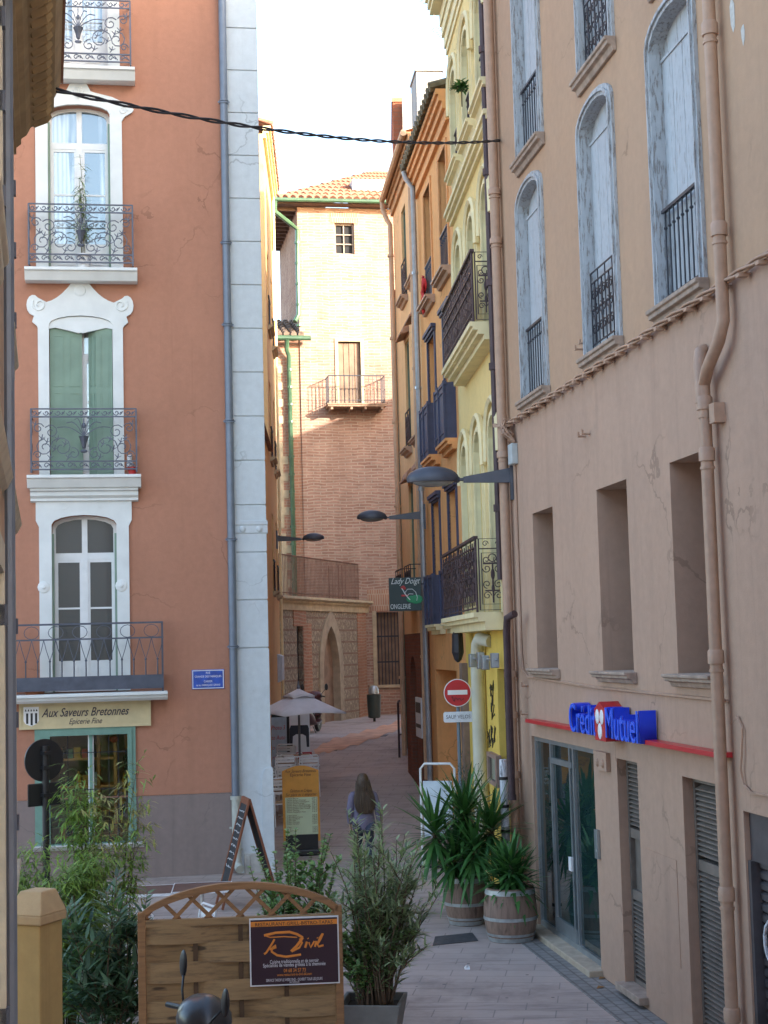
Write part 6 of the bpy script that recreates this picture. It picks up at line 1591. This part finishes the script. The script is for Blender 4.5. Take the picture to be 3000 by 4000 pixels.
# ---- white tubular A-board and other bits on the right
def tube_board():
    Y = 25.6; a = at(1640, 2985, Y); b = at(1775, 2970, Y); z = a.z - gz(Y)
    t = gthing('tubular_sign_frame', 'white tubular sign frame with a pale panel behind the yucca', 'sign', (a.x+b.x)/2, Y, R(-14))
    w = (b.x-a.x)/2
    MB().tube([(-w, 0, 0), (-w, 0, z-.08), (-w+.07, 0, z), (w-.07, 0, z), (w, 0, z-.08), (w, 0, 0)], .022, 8).build('frame', m_white, t, smooth=True)
    MB().box(-w+.04, w-.05, -.01, .01, z-1.2, z-.28).build('panel', plain('pale blue white panel', (.6, .68, .74), .4), t)
    MB().box(-w, w, -.25, .25, -.0, .04).build('foot', m_black, t)
tube_board()
def white_post():
    a = at(1980, 3270, 20.9); z1 = at(1965, 2970, 20.9).z
    t = gthing('painted_standpipe', 'white standpipe with black bands between the yellow shop and the corner drainpipe', 'post', a.x-.02, 20.85)
    MB().lathe([(.06, 0), (.055, z1-.1), (.05, z1)], 10).build('pipe', peeling('chipped white pipe', (.66, .66, .7), (.08, .08, .09), .56), t, smooth=True)
    for z in (z1-.25, z1-.62, z1-.95, .2): MB().lathe([(.058, z-.02), (.066, z-.02), (.066, z+.02), (.058, z+.02)], 10).build('band', m_black, t)
white_post()
def red_flag():
    t = ORA.thing('red_cloth', 'red and white cloth hanging from the upper window railing of the orange house', 'cloth', x=-3.3, y=-.08, z=10.6)
    mb = MB(); n = 8; vs = []
    for i in range(n+1):
        for j in range(5): vs.append((-.3+.1*j+.04*math.sin(i*1.3), -.03+.04*math.sin(j*1.7+i*.8), .5-.1*i-.04*j*(1 if i < 4 else -1)))
    mb.add(vs, [(i*5+j, i*5+j+1, (i+1)*5+j+1, (i+1)*5+j) for i in range(n) for j in range(4)]); o = mb.build('cloth', m_redcloth, t, smooth='all'); o.modifiers.new('thick', 'SOLIDIFY').thickness = .008
m_redcloth = plain('red cloth', (.55, .02, .02), .85)
red_flag()
# ---- things lying in the paving
def plate(name, label, cat, pts, mat, h=.008, bars=0):
    g = [onground(*p) for p in pts]; c = sum(g, Vector())/len(g)
    t = thing(name, label, cat, c)
    m = MB(); n = len(g); m.add([(p.x-c.x, p.y-c.y, p.z-c.z+.003) for p in g] + [(p.x-c.x, p.y-c.y, p.z-c.z+h) for p in g], [tuple(range(n, 2*n))] + [(i, (i+1) % n, (i+1) % n+n, i+n) for i in range(n)])
    m.build('cover', mat, t)
m_plate = plain('dark cast iron', (.075, .08, .085), .6, .3, var=.3, sc=12, bmp=.5)
plate('manhole_cover', 'dark rectangular manhole cover in the paving left of the barrels', 'manhole cover', [(1690, 3695), (1700, 3660), (1845, 3645), (1868, 3676)], m_plate)
plate('drain_grate', 'long drain grate in the paving beyond the parasol', 'drain', [(1245, 2933), (1250, 2924), (1322, 2923), (1316, 2932)], m_dark)
plate('drain_grate', 'long drain grate in the far paving near the hoop barrier', 'drain', [(1415, 2881), (1432, 2873), (1518, 2870), (1508, 2877)], m_plate)
def litter():
    v = onground(1826, 3787); t = thing('paper_scrap', 'crumpled white paper scrap on the paving', 'litter', v)
    MB().add([(-.03, 0, .0), (.03, -.01, .0), (.025, .02, .035), (-.01, .01, .05), (-.035, .03, .02)], [(0, 1, 2, 3), (0, 3, 4)]).build('paper', m_white, t)
    for px, py, lab in ((2352, 3826, 'dry brown leaf lying by the glass entrance step'), (2345, 3862, 'dry brown leaf lying by the louvred panel')):
        v = onground(px, py); t = thing('fallen_leaf', lab, 'leaf', v, .7); MB().add([(-.06, 0, .01), (0, -.03, .02), (.07, 0, .012), (0, .03, .03)], [(0, 1, 2), (0, 2, 3)]).build('blade', plain('dry leaf', (.3, .16, .06), .8), t)
litter()
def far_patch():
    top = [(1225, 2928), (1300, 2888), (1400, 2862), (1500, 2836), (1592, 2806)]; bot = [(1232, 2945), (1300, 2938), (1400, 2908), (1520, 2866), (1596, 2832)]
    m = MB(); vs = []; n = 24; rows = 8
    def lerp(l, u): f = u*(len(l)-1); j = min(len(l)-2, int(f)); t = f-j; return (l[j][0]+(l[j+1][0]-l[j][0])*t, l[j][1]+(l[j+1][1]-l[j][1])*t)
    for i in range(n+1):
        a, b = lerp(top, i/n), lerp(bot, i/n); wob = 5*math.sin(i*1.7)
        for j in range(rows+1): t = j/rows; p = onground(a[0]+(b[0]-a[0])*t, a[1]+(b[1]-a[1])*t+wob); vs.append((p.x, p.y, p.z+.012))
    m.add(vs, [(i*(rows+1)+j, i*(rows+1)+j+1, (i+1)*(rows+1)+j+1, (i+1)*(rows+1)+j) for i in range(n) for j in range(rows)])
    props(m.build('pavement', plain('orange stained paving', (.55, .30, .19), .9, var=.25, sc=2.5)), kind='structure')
far_patch()
# ---- kerb strip of small setts along the bank
def setts():
    m, nt, b = nodes('grey setts'); v = coords(nt)
    vo = N(nt, 'ShaderNodeTexBrick'); L(nt, v, vo.inputs[0]); vo.inputs['Scale'].default_value = 1; vo.inputs['Brick Width'].default_value = .16; vo.inputs['Row Height'].default_value = .13; vo.inputs['Mortar Size'].default_value = .012
    vo.inputs['Color1'].default_value = (.20, .2, .2, 1); vo.inputs['Color2'].default_value = (.27, .26, .25, 1); vo.inputs['Mortar'].default_value = (.09, .08, .07, 1)
    L(nt, mix(nt, .4, vo.outputs[0], ramp(nt, noise(nt, v, 5, 5), [(.3, (.12, .11, .1)), (.7, (.32, .29, .26))])), b.inputs['Base Color']); b.inputs['Roughness'].default_value = .8
    bump(nt, b, vo.outputs['Fac'], -.4, .01)
    o = MB().box(-.3, 22, -.42, -.0, -.05, .006).build('kerb_strip', m); o.location = BANK.o; o.rotation_euler = (0, 0, BANK.a); props(o, kind='structure')
setts()
# ================================================================ plants
def leaf(mb, p, d, L_, w, droop=.3, up=Vector((0, 0, 1)), segs=3):
    d = d.normalized(); side = d.cross(up)
    if side.length < 1e-3: side = Vector((1, 0, 0))
    side.normalize(); vs = []
    q = Vector(p); dd = d.copy()
    prof = [.35, 1.0, .75, .06] if segs == 3 else [.5, 1.0, .9, .65, .05] if segs == 4 else [.4, 1, .05]
    for i in range(segs+1):
        ww = w*.5*prof[i]; vs += [q - side*ww, q + side*ww]
        dd = (dd + Vector((0, 0, -droop/segs))).normalized(); q = q + dd*(L_/segs)
    mb.add(vs, [(2*i, 2*i+1, 2*i+3, 2*i+2) for i in range(segs)])
def rdir(q, zmin=-.3, zmax=.9):
    a = q.random()*2*math.pi; z = zmin+(zmax-zmin)*q.random(); r = math.sqrt(max(0, 1-z*z)); return Vector((r*math.cos(a), r*math.sin(a), z))
m_stem = plain('green brown stem', (.12, .10, .045), .8, var=.3)
m_wstem = plain('woody stem', (.15, .105, .07), .9, var=.3)
m_olea = leafmat('oleander leaf', (.10, .175, .10), (.045, .095, .06))
m_olea2 = leafmat('dull oleander leaf', (.27, .34, .19), (.12, .18, .10))
m_bam = leafmat('bamboo leaf', (.22, .33, .075), (.10, .19, .045), .3)
m_bamdry = leafmat('yellow bamboo leaf', (.40, .38, .14), (.22, .20, .075), .3)
m_yuc = leafmat('yucca leaf', (.06, .16, .04), (.022, .075, .025), .2)
m_rose = leafmat('small round leaf', (.20, .33, .12), (.085, .18, .07), .25)
m_shrub = leafmat('dark shrub leaf', (.055, .09, .055), (.02, .045, .028), .15)

def oleander(name, label, x, y, z, stems, hmin, hmax, spread, seed, mat, ll=(.10, .16), lw=.022, lean=(0, 0), per=58, whorl=True, cat='shrub'):
    t = thing(name, label, cat, (x, y, z)); q = random.Random(seed); st = MB(); lf = MB()
    for k in range(stems):
        a = q.random()*2*math.pi; r0 = .16*math.sqrt(q.random()); hu = q.random(); h = hmin+(hmax-hmin)*hu; sp = spread*math.sqrt(q.random())*(1.08-.45*hu)
        b = Vector((r0*math.cos(a), r0*math.sin(a), 0)); e = Vector((sp*math.cos(a)+lean[0]*h, sp*math.sin(a)+lean[1]*h, h))
        pts = []
        for i in range(9):
            u = i/8; p = b.lerp(e, u); p += Vector((math.sin(u*5+k)*.03, math.cos(u*4+k)*.03, 0)); p.x -= (e.x-b.x)*.35*math.sin(math.pi*u)*.5; p.y -= (e.y-b.y)*.35*math.sin(math.pi*u)*.5; pts.append(p)
        st.tube(pts, [.012-.009*i/8 for i in range(9)], 5)
        n = int(per*(h/1.6))
        for i in range(n):
            u = .22+.78*((i+q.random())/n); f = u*8; j = min(7, int(f)); p = pts[j].lerp(pts[j+1], f-j)
            ax = (pts[j+1]-pts[j]).normalized(); d = (rdir(q, -.2, .5)*1.0 + ax*.75)
            L_ = ll[0]+(ll[1]-ll[0])*q.random(); leaf(lf, p, d, L_*(1.0 if u < .92 else .8), lw*(.8+.5*q.random()), .35+.4*q.random())
        for s in range(3):   # side twigs with a tuft at the tip
            u = .35+.5*q.random(); f = u*8; j = min(7, int(f)); p = pts[j].lerp(pts[j+1], f-j); d = (rdir(q, .1, .8)+Vector((0, 0, .3))).normalized(); Lt = .16+.22*q.random(); e2 = p+d*Lt
            st.tube([p, p+d*Lt*.5+Vector((0, 0, .01)), e2], [.006, .005, .003], 4)
            for i in range(int(per*.3)):
                v = .25+.75*q.random(); leaf(lf, p.lerp(e2, v), rdir(q, -.1, .6)+d*.8, ll[0]+(ll[1]-ll[0])*q.random(), lw*(.8+.4*q.random()), .3+.4*q.random())
    st.build('stems', m_wstem, t, smooth='all', flip=False); lf.build('leaves', mat, t, flip=False); return t
v = at(430, 3700, 14.6)
oleander('oleander_bush', 'large dark green oleander growing left of the fence panel', v.x+.0, 14.5, 0, 20, .6, 1.72, .62, 5, m_olea, (.18, .28), .038, per=40)
v = at(1455, 3900, 14.42)
def planter():
    t = gthing('square_planter', 'grey flared square planter holding the mixed oleander beside the fence panel', 'planter', v.x, 14.42, R(-8))
    h = .5; a, b = .2, .29; m = MB()
    o0 = [(-a, -a, 0), (a, -a, 0), (a, a, 0), (-a, a, 0)]; o1 = [(-b, -b, h), (b, -b, h), (b, b, h), (-b, b, h)]
    c = b-.035; i1 = [(-c, -c, h), (c, -c, h), (c, c, h), (-c, c, h)]; d = c-.01; i0 = [(-d, -d, h-.09), (d, -d, h-.09), (d, d, h-.09), (-d, d, h-.09)]
    fs = []
    for k in range(4):
        j = (k+1) % 4; fs += [(k, j, j+4, k+4), (k+4, j+4, j+8, k+8), (k+8, j+8, j+12, k+12)]
    m.add(o0+o1+i1+i0, fs+[(3, 2, 1, 0)]); m.build('box', plain('grey planter', (.20, .20, .19), .8, var=.15, bmp=.3), t, bevel=.008)
    MB().box(-d, d, -d, d, h-.12, h-.07).build('soil', m_soil, t)
planter()
oleander('oleander_bush', 'tall loose oleander with grey green leaves growing in the square planter', v.x+.03, 14.42, .43, 42, .5, 1.9, .74, 9, m_olea2, (.10, .17), .021, (-.03, 0), per=72)
oleander('round_leaved_bush', 'lighter green round leaved bush entangled with the oleander in the square planter', v.x+.0, 14.36, .43, 15, .3, .95, .3, 12, m_rose, (.04, .07), .042, (-.02, 0), per=90)
v2 = at(1180, 3480, 16.2)
oleander('climbing_rose', 'straggling small leaved rose behind the right end of the trellis', v2.x-.03, 16.2, 0, 36, .9, 1.85, .72, 14, m_rose, (.045, .08), .045, (.0, 0), per=85)
v3 = at(905, 3600, 15.4)
oleander('climbing_rose', 'low straggling rose seen through the middle of the trellis', v3.x+.35, 15.4, 0, 8, .9, 1.25, .3, 15, m_rose, (.035, .06), .03, (.05, 0), per=50)
def bamboo(label, x, y, z, culms, seed, hmin, hmax, spread, dryside, per=90):
    t = thing('bamboo', label, 'bamboo', (x, y, z)); q = random.Random(seed); st = MB(); gr = MB(); dr = MB()
    for k in range(culms):
        a = q.random()*2*math.pi; r0 = .3*math.sqrt(q.random()); h = hmin+(hmax-hmin)*q.random(); sp = spread*(.3+.7*q.random())
        b = Vector((r0*math.cos(a), r0*math.sin(a)*.6, 0)); lean = Vector((sp*math.cos(a), sp*math.sin(a)*.6, 0)); dry = dryside and (b.x+lean.x) > -.02 and h > hmin+.35*(hmax-hmin)
        if dry: lean += Vector((.05, 0, 0))
        pts = [b + lean*(i/10)**2 + Vector((0, 0, h*(i/10)*(1-.12*(i/10)**2))) for i in range(11)]
        st.tube(pts, [.009-.0065*i/10 for i in range(11)], 5)
        for i in range(per):
            u = .18+.82*q.random(); f = u*10; j = min(9, int(f)); p = pts[j].lerp(pts[j+1], f-j)
            d = rdir(q, -.1, .55); Lb = .06+.2*q.random(); tip = p+d*Lb
            if i % 4 == 0: st.tube([p, tip], [.0025, .0012], 3)
            for _ in range(2): leaf(dr if dry and q.random() < .75 else gr, p.lerp(tip, .4+.6*q.random()), d*.8+rdir(q, -.7, .2), .09+.08*q.random(), .017+.007*q.random(), .5, segs=2)
    st.build('culms', m_stem, t, flip=False); gr.build('leaves', m_bam, t, flip=False)
    if dr.v: dr.build('dry_leaves', m_bamdry, t, flip=False)
v4 = at(215, 3500, 15.6)
bamboo('dense bright green bamboo clump behind the ochre gate pillar', v4.x-.05, 15.6, 0, 58, 21, .9, 2.1, .5, False, 150)
bamboo('tall yellowing bamboo arching in front of the shop window', v4.x+.28, 16.6, 0, 15, 22, 1.9, 3.0, .32, True, 150)
def yucca(label, x, y, z, heads, seed):
    t = thing('yucca', label, 'plant', (x, y, z)); q = random.Random(seed); tr = MB(); lf = MB()
    for (hx, hy, hz, n, L_) in heads:
        tr.tube([(hx*.15, hy*.15, 0), (hx*.5, hy*.5, hz*.5), (hx, hy, hz), (hx*1.02, hy*1.02, hz+.12)], [.035, .032, .03, .02], 8)
        for i in range(n):
            a = i*2.39996+q.random()*.3; e = 1.25-2.1*(i/n) + .15*(q.random()-.5)
            d = Vector((math.cos(a)*math.cos(e), math.sin(a)*math.cos(e), math.sin(e)))
            leaf(lf, Vector((hx, hy, hz+.12-.22*(i/n))), d, L_*(.75+.4*q.random()), (.05+.014*q.random()), .25+.95*(i/n)*q.random()+.1, segs=4)
    tr.build('trunk', m_wstem, t, smooth='all', flip=False); lf.build('leaves', m_yuc, t, flip=False)
yucca('tall yucca with several spiky crowns in the narrower barrel', .96, 20.85, .54, [(-.40, -.05, .62, 90, .70), (.02, .05, .85, 80, .70), (.36, -.12, .66, 90, .70), (.12, -.25, .42, 70, .62), (.0, .25, .7, 60, .66), (-.15, -.12, .3, 70, .62)], 31)
yucca('short bushy yucca in the wider barrel', 1.46, 19.72, .57, [(0, 0, .18, 90, .5), (.1, -.06, .1, 70, .46), (-.08, .05, .1, 70, .46), (.02, -.1, .28, 60, .46)], 32)
def shrub(label, x, y, z, w, h, n, seed, mat, L_=(.03, .06)):
    t = thing('shrub', label, 'shrub', (x, y, z)); q = random.Random(seed); st = MB(); lf = MB()
    for k in range(26):
        a = q.random()*6.28; r = w*math.sqrt(q.random()); hh = h*(1-.35*(r/w)**2)*(.75+.3*q.random()); e = Vector((r*math.cos(a), r*math.sin(a), hh))
        st.tube([(0, 0, 0), e*.5+Vector((0, 0, hh*.1)), e], [.01, .007, .003], 4)
        for i in range(n):
            u = .35+.65*q.random(); p = e*u + Vector((q.random()-.5, q.random()-.5, q.random()-.5))*.16; leaf(lf, p, rdir(q, -.1, 1), L_[0]+(L_[1]-L_[0])*q.random(), .012, .2, segs=2)
    st.build('stems', m_wstem, t, flip=False); lf.build('leaves', mat, t, flip=False)
shrub('dark feathery shrub standing behind the tall yucca', 1.16, 22.4, .0, .5, 2.1, 260, 41, m_shrub)
def balcony_plants():
    t = RUST.thing('potted_bamboo', 'slender bamboo in a pot on the upper balcony of the rust red house', 'plant', x=-2.38, y=-.16, z=10.04); q = random.Random(51); st = MB(); lf = MB()
    MB().lathe([(.1, 0), (.13, .22), (.14, .22), (.14, .25), (.11, .25)], 12).build('pot', m_white, t, smooth=True)
    for k in range(6):
        h = .9+.85*q.random() if k else 1.75; lx = .08*(q.random()-.5)*h*2
        pts = [Vector((.03*math.cos(k)+lx*(i/6)**2, .03*math.sin(k), .2+h*i/6)) for i in range(7)]; st.tube(pts, .006, 4)
        for i in range(38):
            u = .3+.7*q.random(); f = u*6; j = min(5, int(f)); p = pts[j].lerp(pts[j+1], f-j); leaf(lf, p+rdir(q)*.05, rdir(q, -.6, .3), .13+.09*q.random(), .018, .5)
    st.build('culms', m_stem, t, flip=False); lf.build('leaves', m_olea2, t, flip=False)
    t = YEL.thing('window_plant', 'small green plant on the top window railing of the yellow house', 'plant', x=-2.0, y=-.2, z=12.35); lf = MB()
    for k in range(120): leaf(lf, rdir(q)*.12*q.random(), rdir(q, -.4, .8), .12, .04, .4, segs=2)
    MB().tube([(0, 0, -.3), (.01, 0, -.1), (0, 0, .05)], .012, 5).build('stem', m_stem, t); lf.build('leaves', m_yuc, t, flip=False)
    t = RUST.thing('doll', 'small white and red figurine beside the red pot on the middle balcony', 'ornament', x=-1.66, y=-.2, z=6.75)
    MB().lathe([(.05, 0), (.06, .06), (.03, .1), (.045, .14), (.04, .19), (.005, .21)], 10).build('body', m_white, t, smooth=True)
balcony_plants()
# ================================================================ the woman walking away
def skin_obj(name, joints, edges, mat, parent, levels=2):
    """one continuous surface grown from a joint skeleton: joints {name: (pos, rx, ry)}"""
    keys = list(joints); idx = {k: i for i, k in enumerate(keys)}
    me = bpy.data.meshes.new(name); me.from_pydata([joints[k][0] for k in keys], [(idx[a], idx[b]) for a, b in edges], []); me.update()
    o = bpy.data.objects.new(name, me); COL.objects.link(o); o.parent = parent
    m = o.modifiers.new('skin', 'SKIN'); m.use_smooth_shade = True; m.branch_smoothing = .6
    for k in keys: me.skin_vertices[0].data[idx[k]].radius = joints[k][1:3]
    me.skin_vertices[0].data[0].use_root = True
    s = o.modifiers.new('sub', 'SUBSURF'); s.levels = levels; s.render_levels = levels
    me.materials.append(mat); return o
def woman():
    X, Y = at(1425, 3400, 24.6).x, 24.6
    t = gthing('person', 'woman seen from behind walking away in a violet grey shirt and dark jeans', 'person', X, Y, R(4)); t.scale = (.97, .97, .96)
    m_skin = plain('skin', (.50, .30, .21), .6, var=.06); m_shirt = plain('violet grey shirt', (.15, .13, .19), .85, var=.14, sc=7, bmp=.3)
    m_jean = plain('dark jeans', (.03, .035, .06), .8, var=.2); m_hair = None
    J = {'pelvis': ((0, 0, .92), .13, .1), 'waist': ((0, 0, 1.06), .12, .09), 'chest': ((0, -.01, 1.26), .15, .1), 'neckb': ((0, 0, 1.41), .075, .06), 'neck': ((0, .01, 1.47), .05, .05), 'head': ((0, .02, 1.56), .075, .09), 'crown': ((0, .015, 1.66), .06, .075)}
    E_ = [('pelvis', 'waist'), ('waist', 'chest'), ('chest', 'neckb'), ('neckb', 'neck'), ('neck', 'head'), ('head', 'crown')]
    arms = {-1: [(-.175, -.01, 1.36), (-.225, -.05, 1.1), (-.215, .05, .87), (-.205, .09, .80)], 1: [(.175, -.01, 1.36), (.232, -.07, 1.11), (.262, -.02, .89), (.262, .01, .82)]}
    legs = {-1: [(-.085, 0, .88), (-.09, .16, .48), (-.09, -.02, .08), (-.09, .1, .035)], 1: [(.085, 0, .88), (.095, .04, .48), (.095, -.3, .14), (.095, -.25, .05)]}
    for s in (-1, 1):
        n = 'l' if s < 0 else 'r'; a = arms[s]; l = legs[s]
        for k, (nm, r) in enumerate((('sh', .058), ('el', .042), ('wr', .028), ('palm', .034))): J[n+nm] = (a[k], r, r if nm != 'palm' else .018)
        E_ += [('chest', n+'sh'), (n+'sh', n+'el'), (n+'el', n+'wr'), (n+'wr', n+'palm')]
        p = Vector(a[3]); d = (Vector(a[3])-Vector(a[2])).normalized()
        for f in range(4):
            off = Vector((0, -.024+.016*f, -.01)); L_ = (.055, .065, .062, .05)[f]
            b = p+d*.025+off; J['%sf%da' % (n, f)] = (tuple(b), .009, .009); J['%sf%db' % (n, f)] = (tuple(b+d*L_*.5+Vector((-s*.006, 0, 0))), .0085, .0085); J['%sf%dc' % (n, f)] = (tuple(b+d*L_*.85+Vector((-s*.022, 0, 0))), .007, .007)
            E_ += [(n+'palm', '%sf%da' % (n, f)), ('%sf%da' % (n, f), '%sf%db' % (n, f)), ('%sf%db' % (n, f), '%sf%dc' % (n, f))]
        tb = p+Vector((-s*.02, -.03, -.005)); J[n+'th'] = (tuple(tb), .01, .01); J[n+'tt'] = (tuple(tb+Vector((-s*.012, -.012, -.04))), .008, .008); E_ += [(n+'palm', n+'th'), (n+'th', n+'tt')]
        for k, (nm, r) in enumerate((('hip', .085), ('knee', .055), ('ankle', .038), ('toe', .032))): J[n+nm] = (l[k], r, r)
        E_ += [('pelvis', n+'hip'), (n+'hip', n+'knee'), (n+'knee', n+'ankle'), (n+'ankle', n+'toe')]
    body = skin_obj('body', J, E_, m_skin, t)
    sh = MB(); n = 20; q = random.Random(3)
    RS = [(.80, .19, .135, 0), (.86, .192, .14, 0), (.95, .185, .135, 0), (1.05, .168, .12, 0), (1.16, .172, .12, -.005), (1.27, .188, .122, -.012), (1.35, .198, .112, -.012), (1.40, .175, .09, -.005), (1.435, .115, .075, 0), (1.465, .07, .065, .005), (1.475, .06, .058, .008)]
    vs = []
    for i, (z, rx, ry, yo) in enumerate(RS):
        for k in range(n):
            a = 2*math.pi*k/n; f = 1+(.035*math.sin(3*a+z*9)+.03*math.sin(7*a-z*14))*(1 if i < 6 else .2); vs.append((rx*f*math.cos(a)*(1.0), yo+ry*f*math.sin(a), z+(.02*math.sin(2*a) if i == 0 else 0)))
    sh.add(vs, [(i*n+k, i*n+(k+1) % n, (i+1)*n+(k+1) % n, (i+1)*n+k) for i in range(len(RS)-1) for k in range(n)])
    for s in (-1, 1):
        a = [Vector(v) for v in arms[s]]; p0 = Vector((s*.12, -.01, 1.375)); pts = [p0, a[0], a[0].lerp(a[1], .35), a[0].lerp(a[1], .7), a[1], a[1].lerp(a[2], .4), a[1].lerp(a[2], .75), a[1].lerp(a[2], .95)]
        sh.tube(pts, [.062, .07, .066, .06, .057, .054, .05, .044], 12)
    so_ = sh.build('shirt', m_shirt, t, smooth='all'); sb = so_.modifiers.new('sub', 'SUBSURF'); sb.levels = 1; sb.render_levels = 1
    T = {'pel': ((0, 0, .9), .142, .108)}; ET = []
    for s in (-1, 1):
        n = 'l' if s < 0 else 'r'; l = [Vector(v) for v in legs[s]]
        T[n+'h'] = (tuple(l[0]+Vector((0, 0, -.04))), .098, .098); T[n+'m'] = (tuple(l[0].lerp(l[1], .5)), .085, .085); T[n+'k'] = (tuple(l[1]), .066, .066); T[n+'c'] = (tuple(l[1].lerp(l[2], .5)), .06, .06); T[n+'a'] = (tuple(l[1].lerp(l[2], .93)), .052, .052)
        ET += [('pel', n+'h'), (n+'h', n+'m'), (n+'m', n+'k'), (n+'k', n+'c'), (n+'c', n+'a')]
        sh = MB(); a, b = l[2], l[3]; d = (b-a); d.z = 0; d = d.normalized() if d.length > .01 else Vector((0, 1, 0)); c = a+Vector((0, .06, -.035))
        sh.ball(tuple(c), (.045, .125, .042), 12, 8); sh.build('shoe', m_black, t, smooth='all')
    skin_obj('trousers', T, ET, m_jean, t)
    m, nt, b = nodes('long brown hair'); f = noise(nt, coords(nt, (22, 22, 1.2)), 3, 5, .6)
    L(nt, ramp(nt, f, [(.3, (.035, .02, .012)), (.6, (.085, .05, .028)), (.8, (.17, .105, .06))]), b.inputs['Base Color']); b.inputs['Roughness'].default_value = .5; bump(nt, b, f, .8, .01)
    h = MB(); vs = []; n = 18; rings = [(1.71, .02, .03, .0), (1.70, .055, .06, .0), (1.66, .085, .098, .0), (1.6, .1, .112, -.005), (1.53, .105, .108, -.012), (1.46, .118, .10, -.04), (1.38, .138, .085, -.068), (1.28, .158, .07, -.09), (1.19, .155, .055, -.105), (1.12, .13, .045, -.112), (1.07, .085, .03, -.115)]
    q = random.Random(8)
    for i, (z, rx, ry, yo) in enumerate(rings):
        for k in range(n):
            a = 2*math.pi*k/n; w = 1+.05*math.sin(k*3.7+i*.6); dz = (-.045*q.random() if i > 8 else 0); sway = .035*max(0, (1.5-z))/.4
            vs.append((rx*w*math.cos(a)+sway*(1 if math.cos(a) > 0 else .3), yo+ry*w*math.sin(a)*(1 if z > 1.47 else .75), z+dz))
    h.add(vs, [(i*n+k, i*n+(k+1) % n, (i+1)*n+(k+1) % n, (i+1)*n+k) for i in range(len(rings)-1) for k in range(n)] + [tuple(range(n)), tuple(range((len(rings)-1)*n, len(rings)*n))])
    for k in range(70):
        a = math.pi*(1.0+.95*(q.random())) if k % 3 else 2*math.pi*q.random(); c0 = .11; pts = []
        zt = 1.62-.1*q.random(); ze = 1.0+.16*q.random()
        for i in range(7):
            u = i/6; z = zt+(ze-zt)*u; j = min(len(rings)-2, max(0, next((jj for jj in range(len(rings)-1) if rings[jj][0] >= z >= rings[jj+1][0]), len(rings)-2))); r0, r1 = rings[j], rings[j+1]; f = (r0[0]-z)/max(.001, r0[0]-r1[0]); f = min(1.4, max(0, f))
            rx = r0[1]+(r1[1]-r0[1])*min(1, f)+.012+.02*u*q.random(); ry = r0[2]+(r1[2]-r0[2])*min(1, f)+.008; yo = r0[3]+(r1[3]-r0[3])*min(1, f)
            pts.append((rx*math.cos(a)+.03*u, yo+ry*math.sin(a)*(1 if z > 1.47 else .75), z))
        h.tube(pts, [.006, .007, .007, .006, .006, .004, .002], 4)
    o = h.build('hair', m, t, smooth='all'); sb = o.modifiers.new('sub', 'SUBSURF'); sb.levels = 1; sb.render_levels = 1
    # the face looks up the street, away from the camera
    fc = MB(); fc.ball((0, .112, 1.575), (.012, .016, .02), 8, 6); fc.build('nose', m_skin, t, smooth='all')
    for s in (-1, 1): MB().ball((s*.03, .1, 1.6), (.012, .008, .008), 8, 6).build('eye', m_white, t, smooth='all')
    MB().ball((0, .1, 1.53), (.022, .008, .007), 8, 6).build('mouth', plain('lips', (.35, .12, .1), .5), t, smooth='all')
woman()
# ---------------------------------------------------------------- camera, light
cam = bpy.data.cameras.new('camera'); co = bpy.data.objects.new('camera', cam); COL.objects.link(co)
cam.sensor_fit = 'VERTICAL'; cam.sensor_height = 24; cam.lens = 24 * FL / 4000
cam.clip_start = .1; cam.clip_end = 3000
M = Matrix.Identity(3); M.col[0] = CR; M.col[1] = CU; M.col[2] = -CF
co.matrix_world = Matrix.Translation((0, 0, EYE)) @ M.to_4x4()
SC.camera = co
SUN_EL, SUN_AZ = R(17), R(90 + 38)      # azimuth measured clockwise from +Y (north): behind right
sd = Vector((math.cos(SUN_EL)*math.sin(SUN_AZ), math.cos(SUN_EL)*math.cos(SUN_AZ), math.sin(SUN_EL)))
sun = bpy.data.lights.new('sun', 'SUN'); sun.energy = 2.8; sun.angle = R(.5); sun.color = (1, .93, .82)
so = bpy.data.objects.new('sun', sun); COL.objects.link(so); so.rotation_euler = sd.to_track_quat('Z', 'Y').to_euler()
w = bpy.data.worlds.new('World'); SC.world = w; w.use_nodes = True; nt = w.node_tree
sky = nt.nodes.new('ShaderNodeTexSky'); sky.sky_type = 'NISHITA'; sky.sun_disc = False
sky.sun_elevation = SUN_EL; sky.sun_rotation = SUN_AZ; sky.air_density = 1.0; sky.dust_density = 2.2; sky.ozone_density = 1.0
bg = nt.nodes['Background']; bg.inputs[1].default_value = .15
nt.links.new(sky.outputs[0], bg.inputs[0])
SC.view_settings.view_transform = 'Standard'; SC.view_settings.look = 'None'; SC.view_settings.gamma = 1
SC.view_settings.exposure = EXPOSURE
SC.cycles.max_bounces = 8; SC.cycles.diffuse_bounces = 4; SC.cycles.glossy_bounces = 3; SC.cycles.transparent_max_bounces = 12
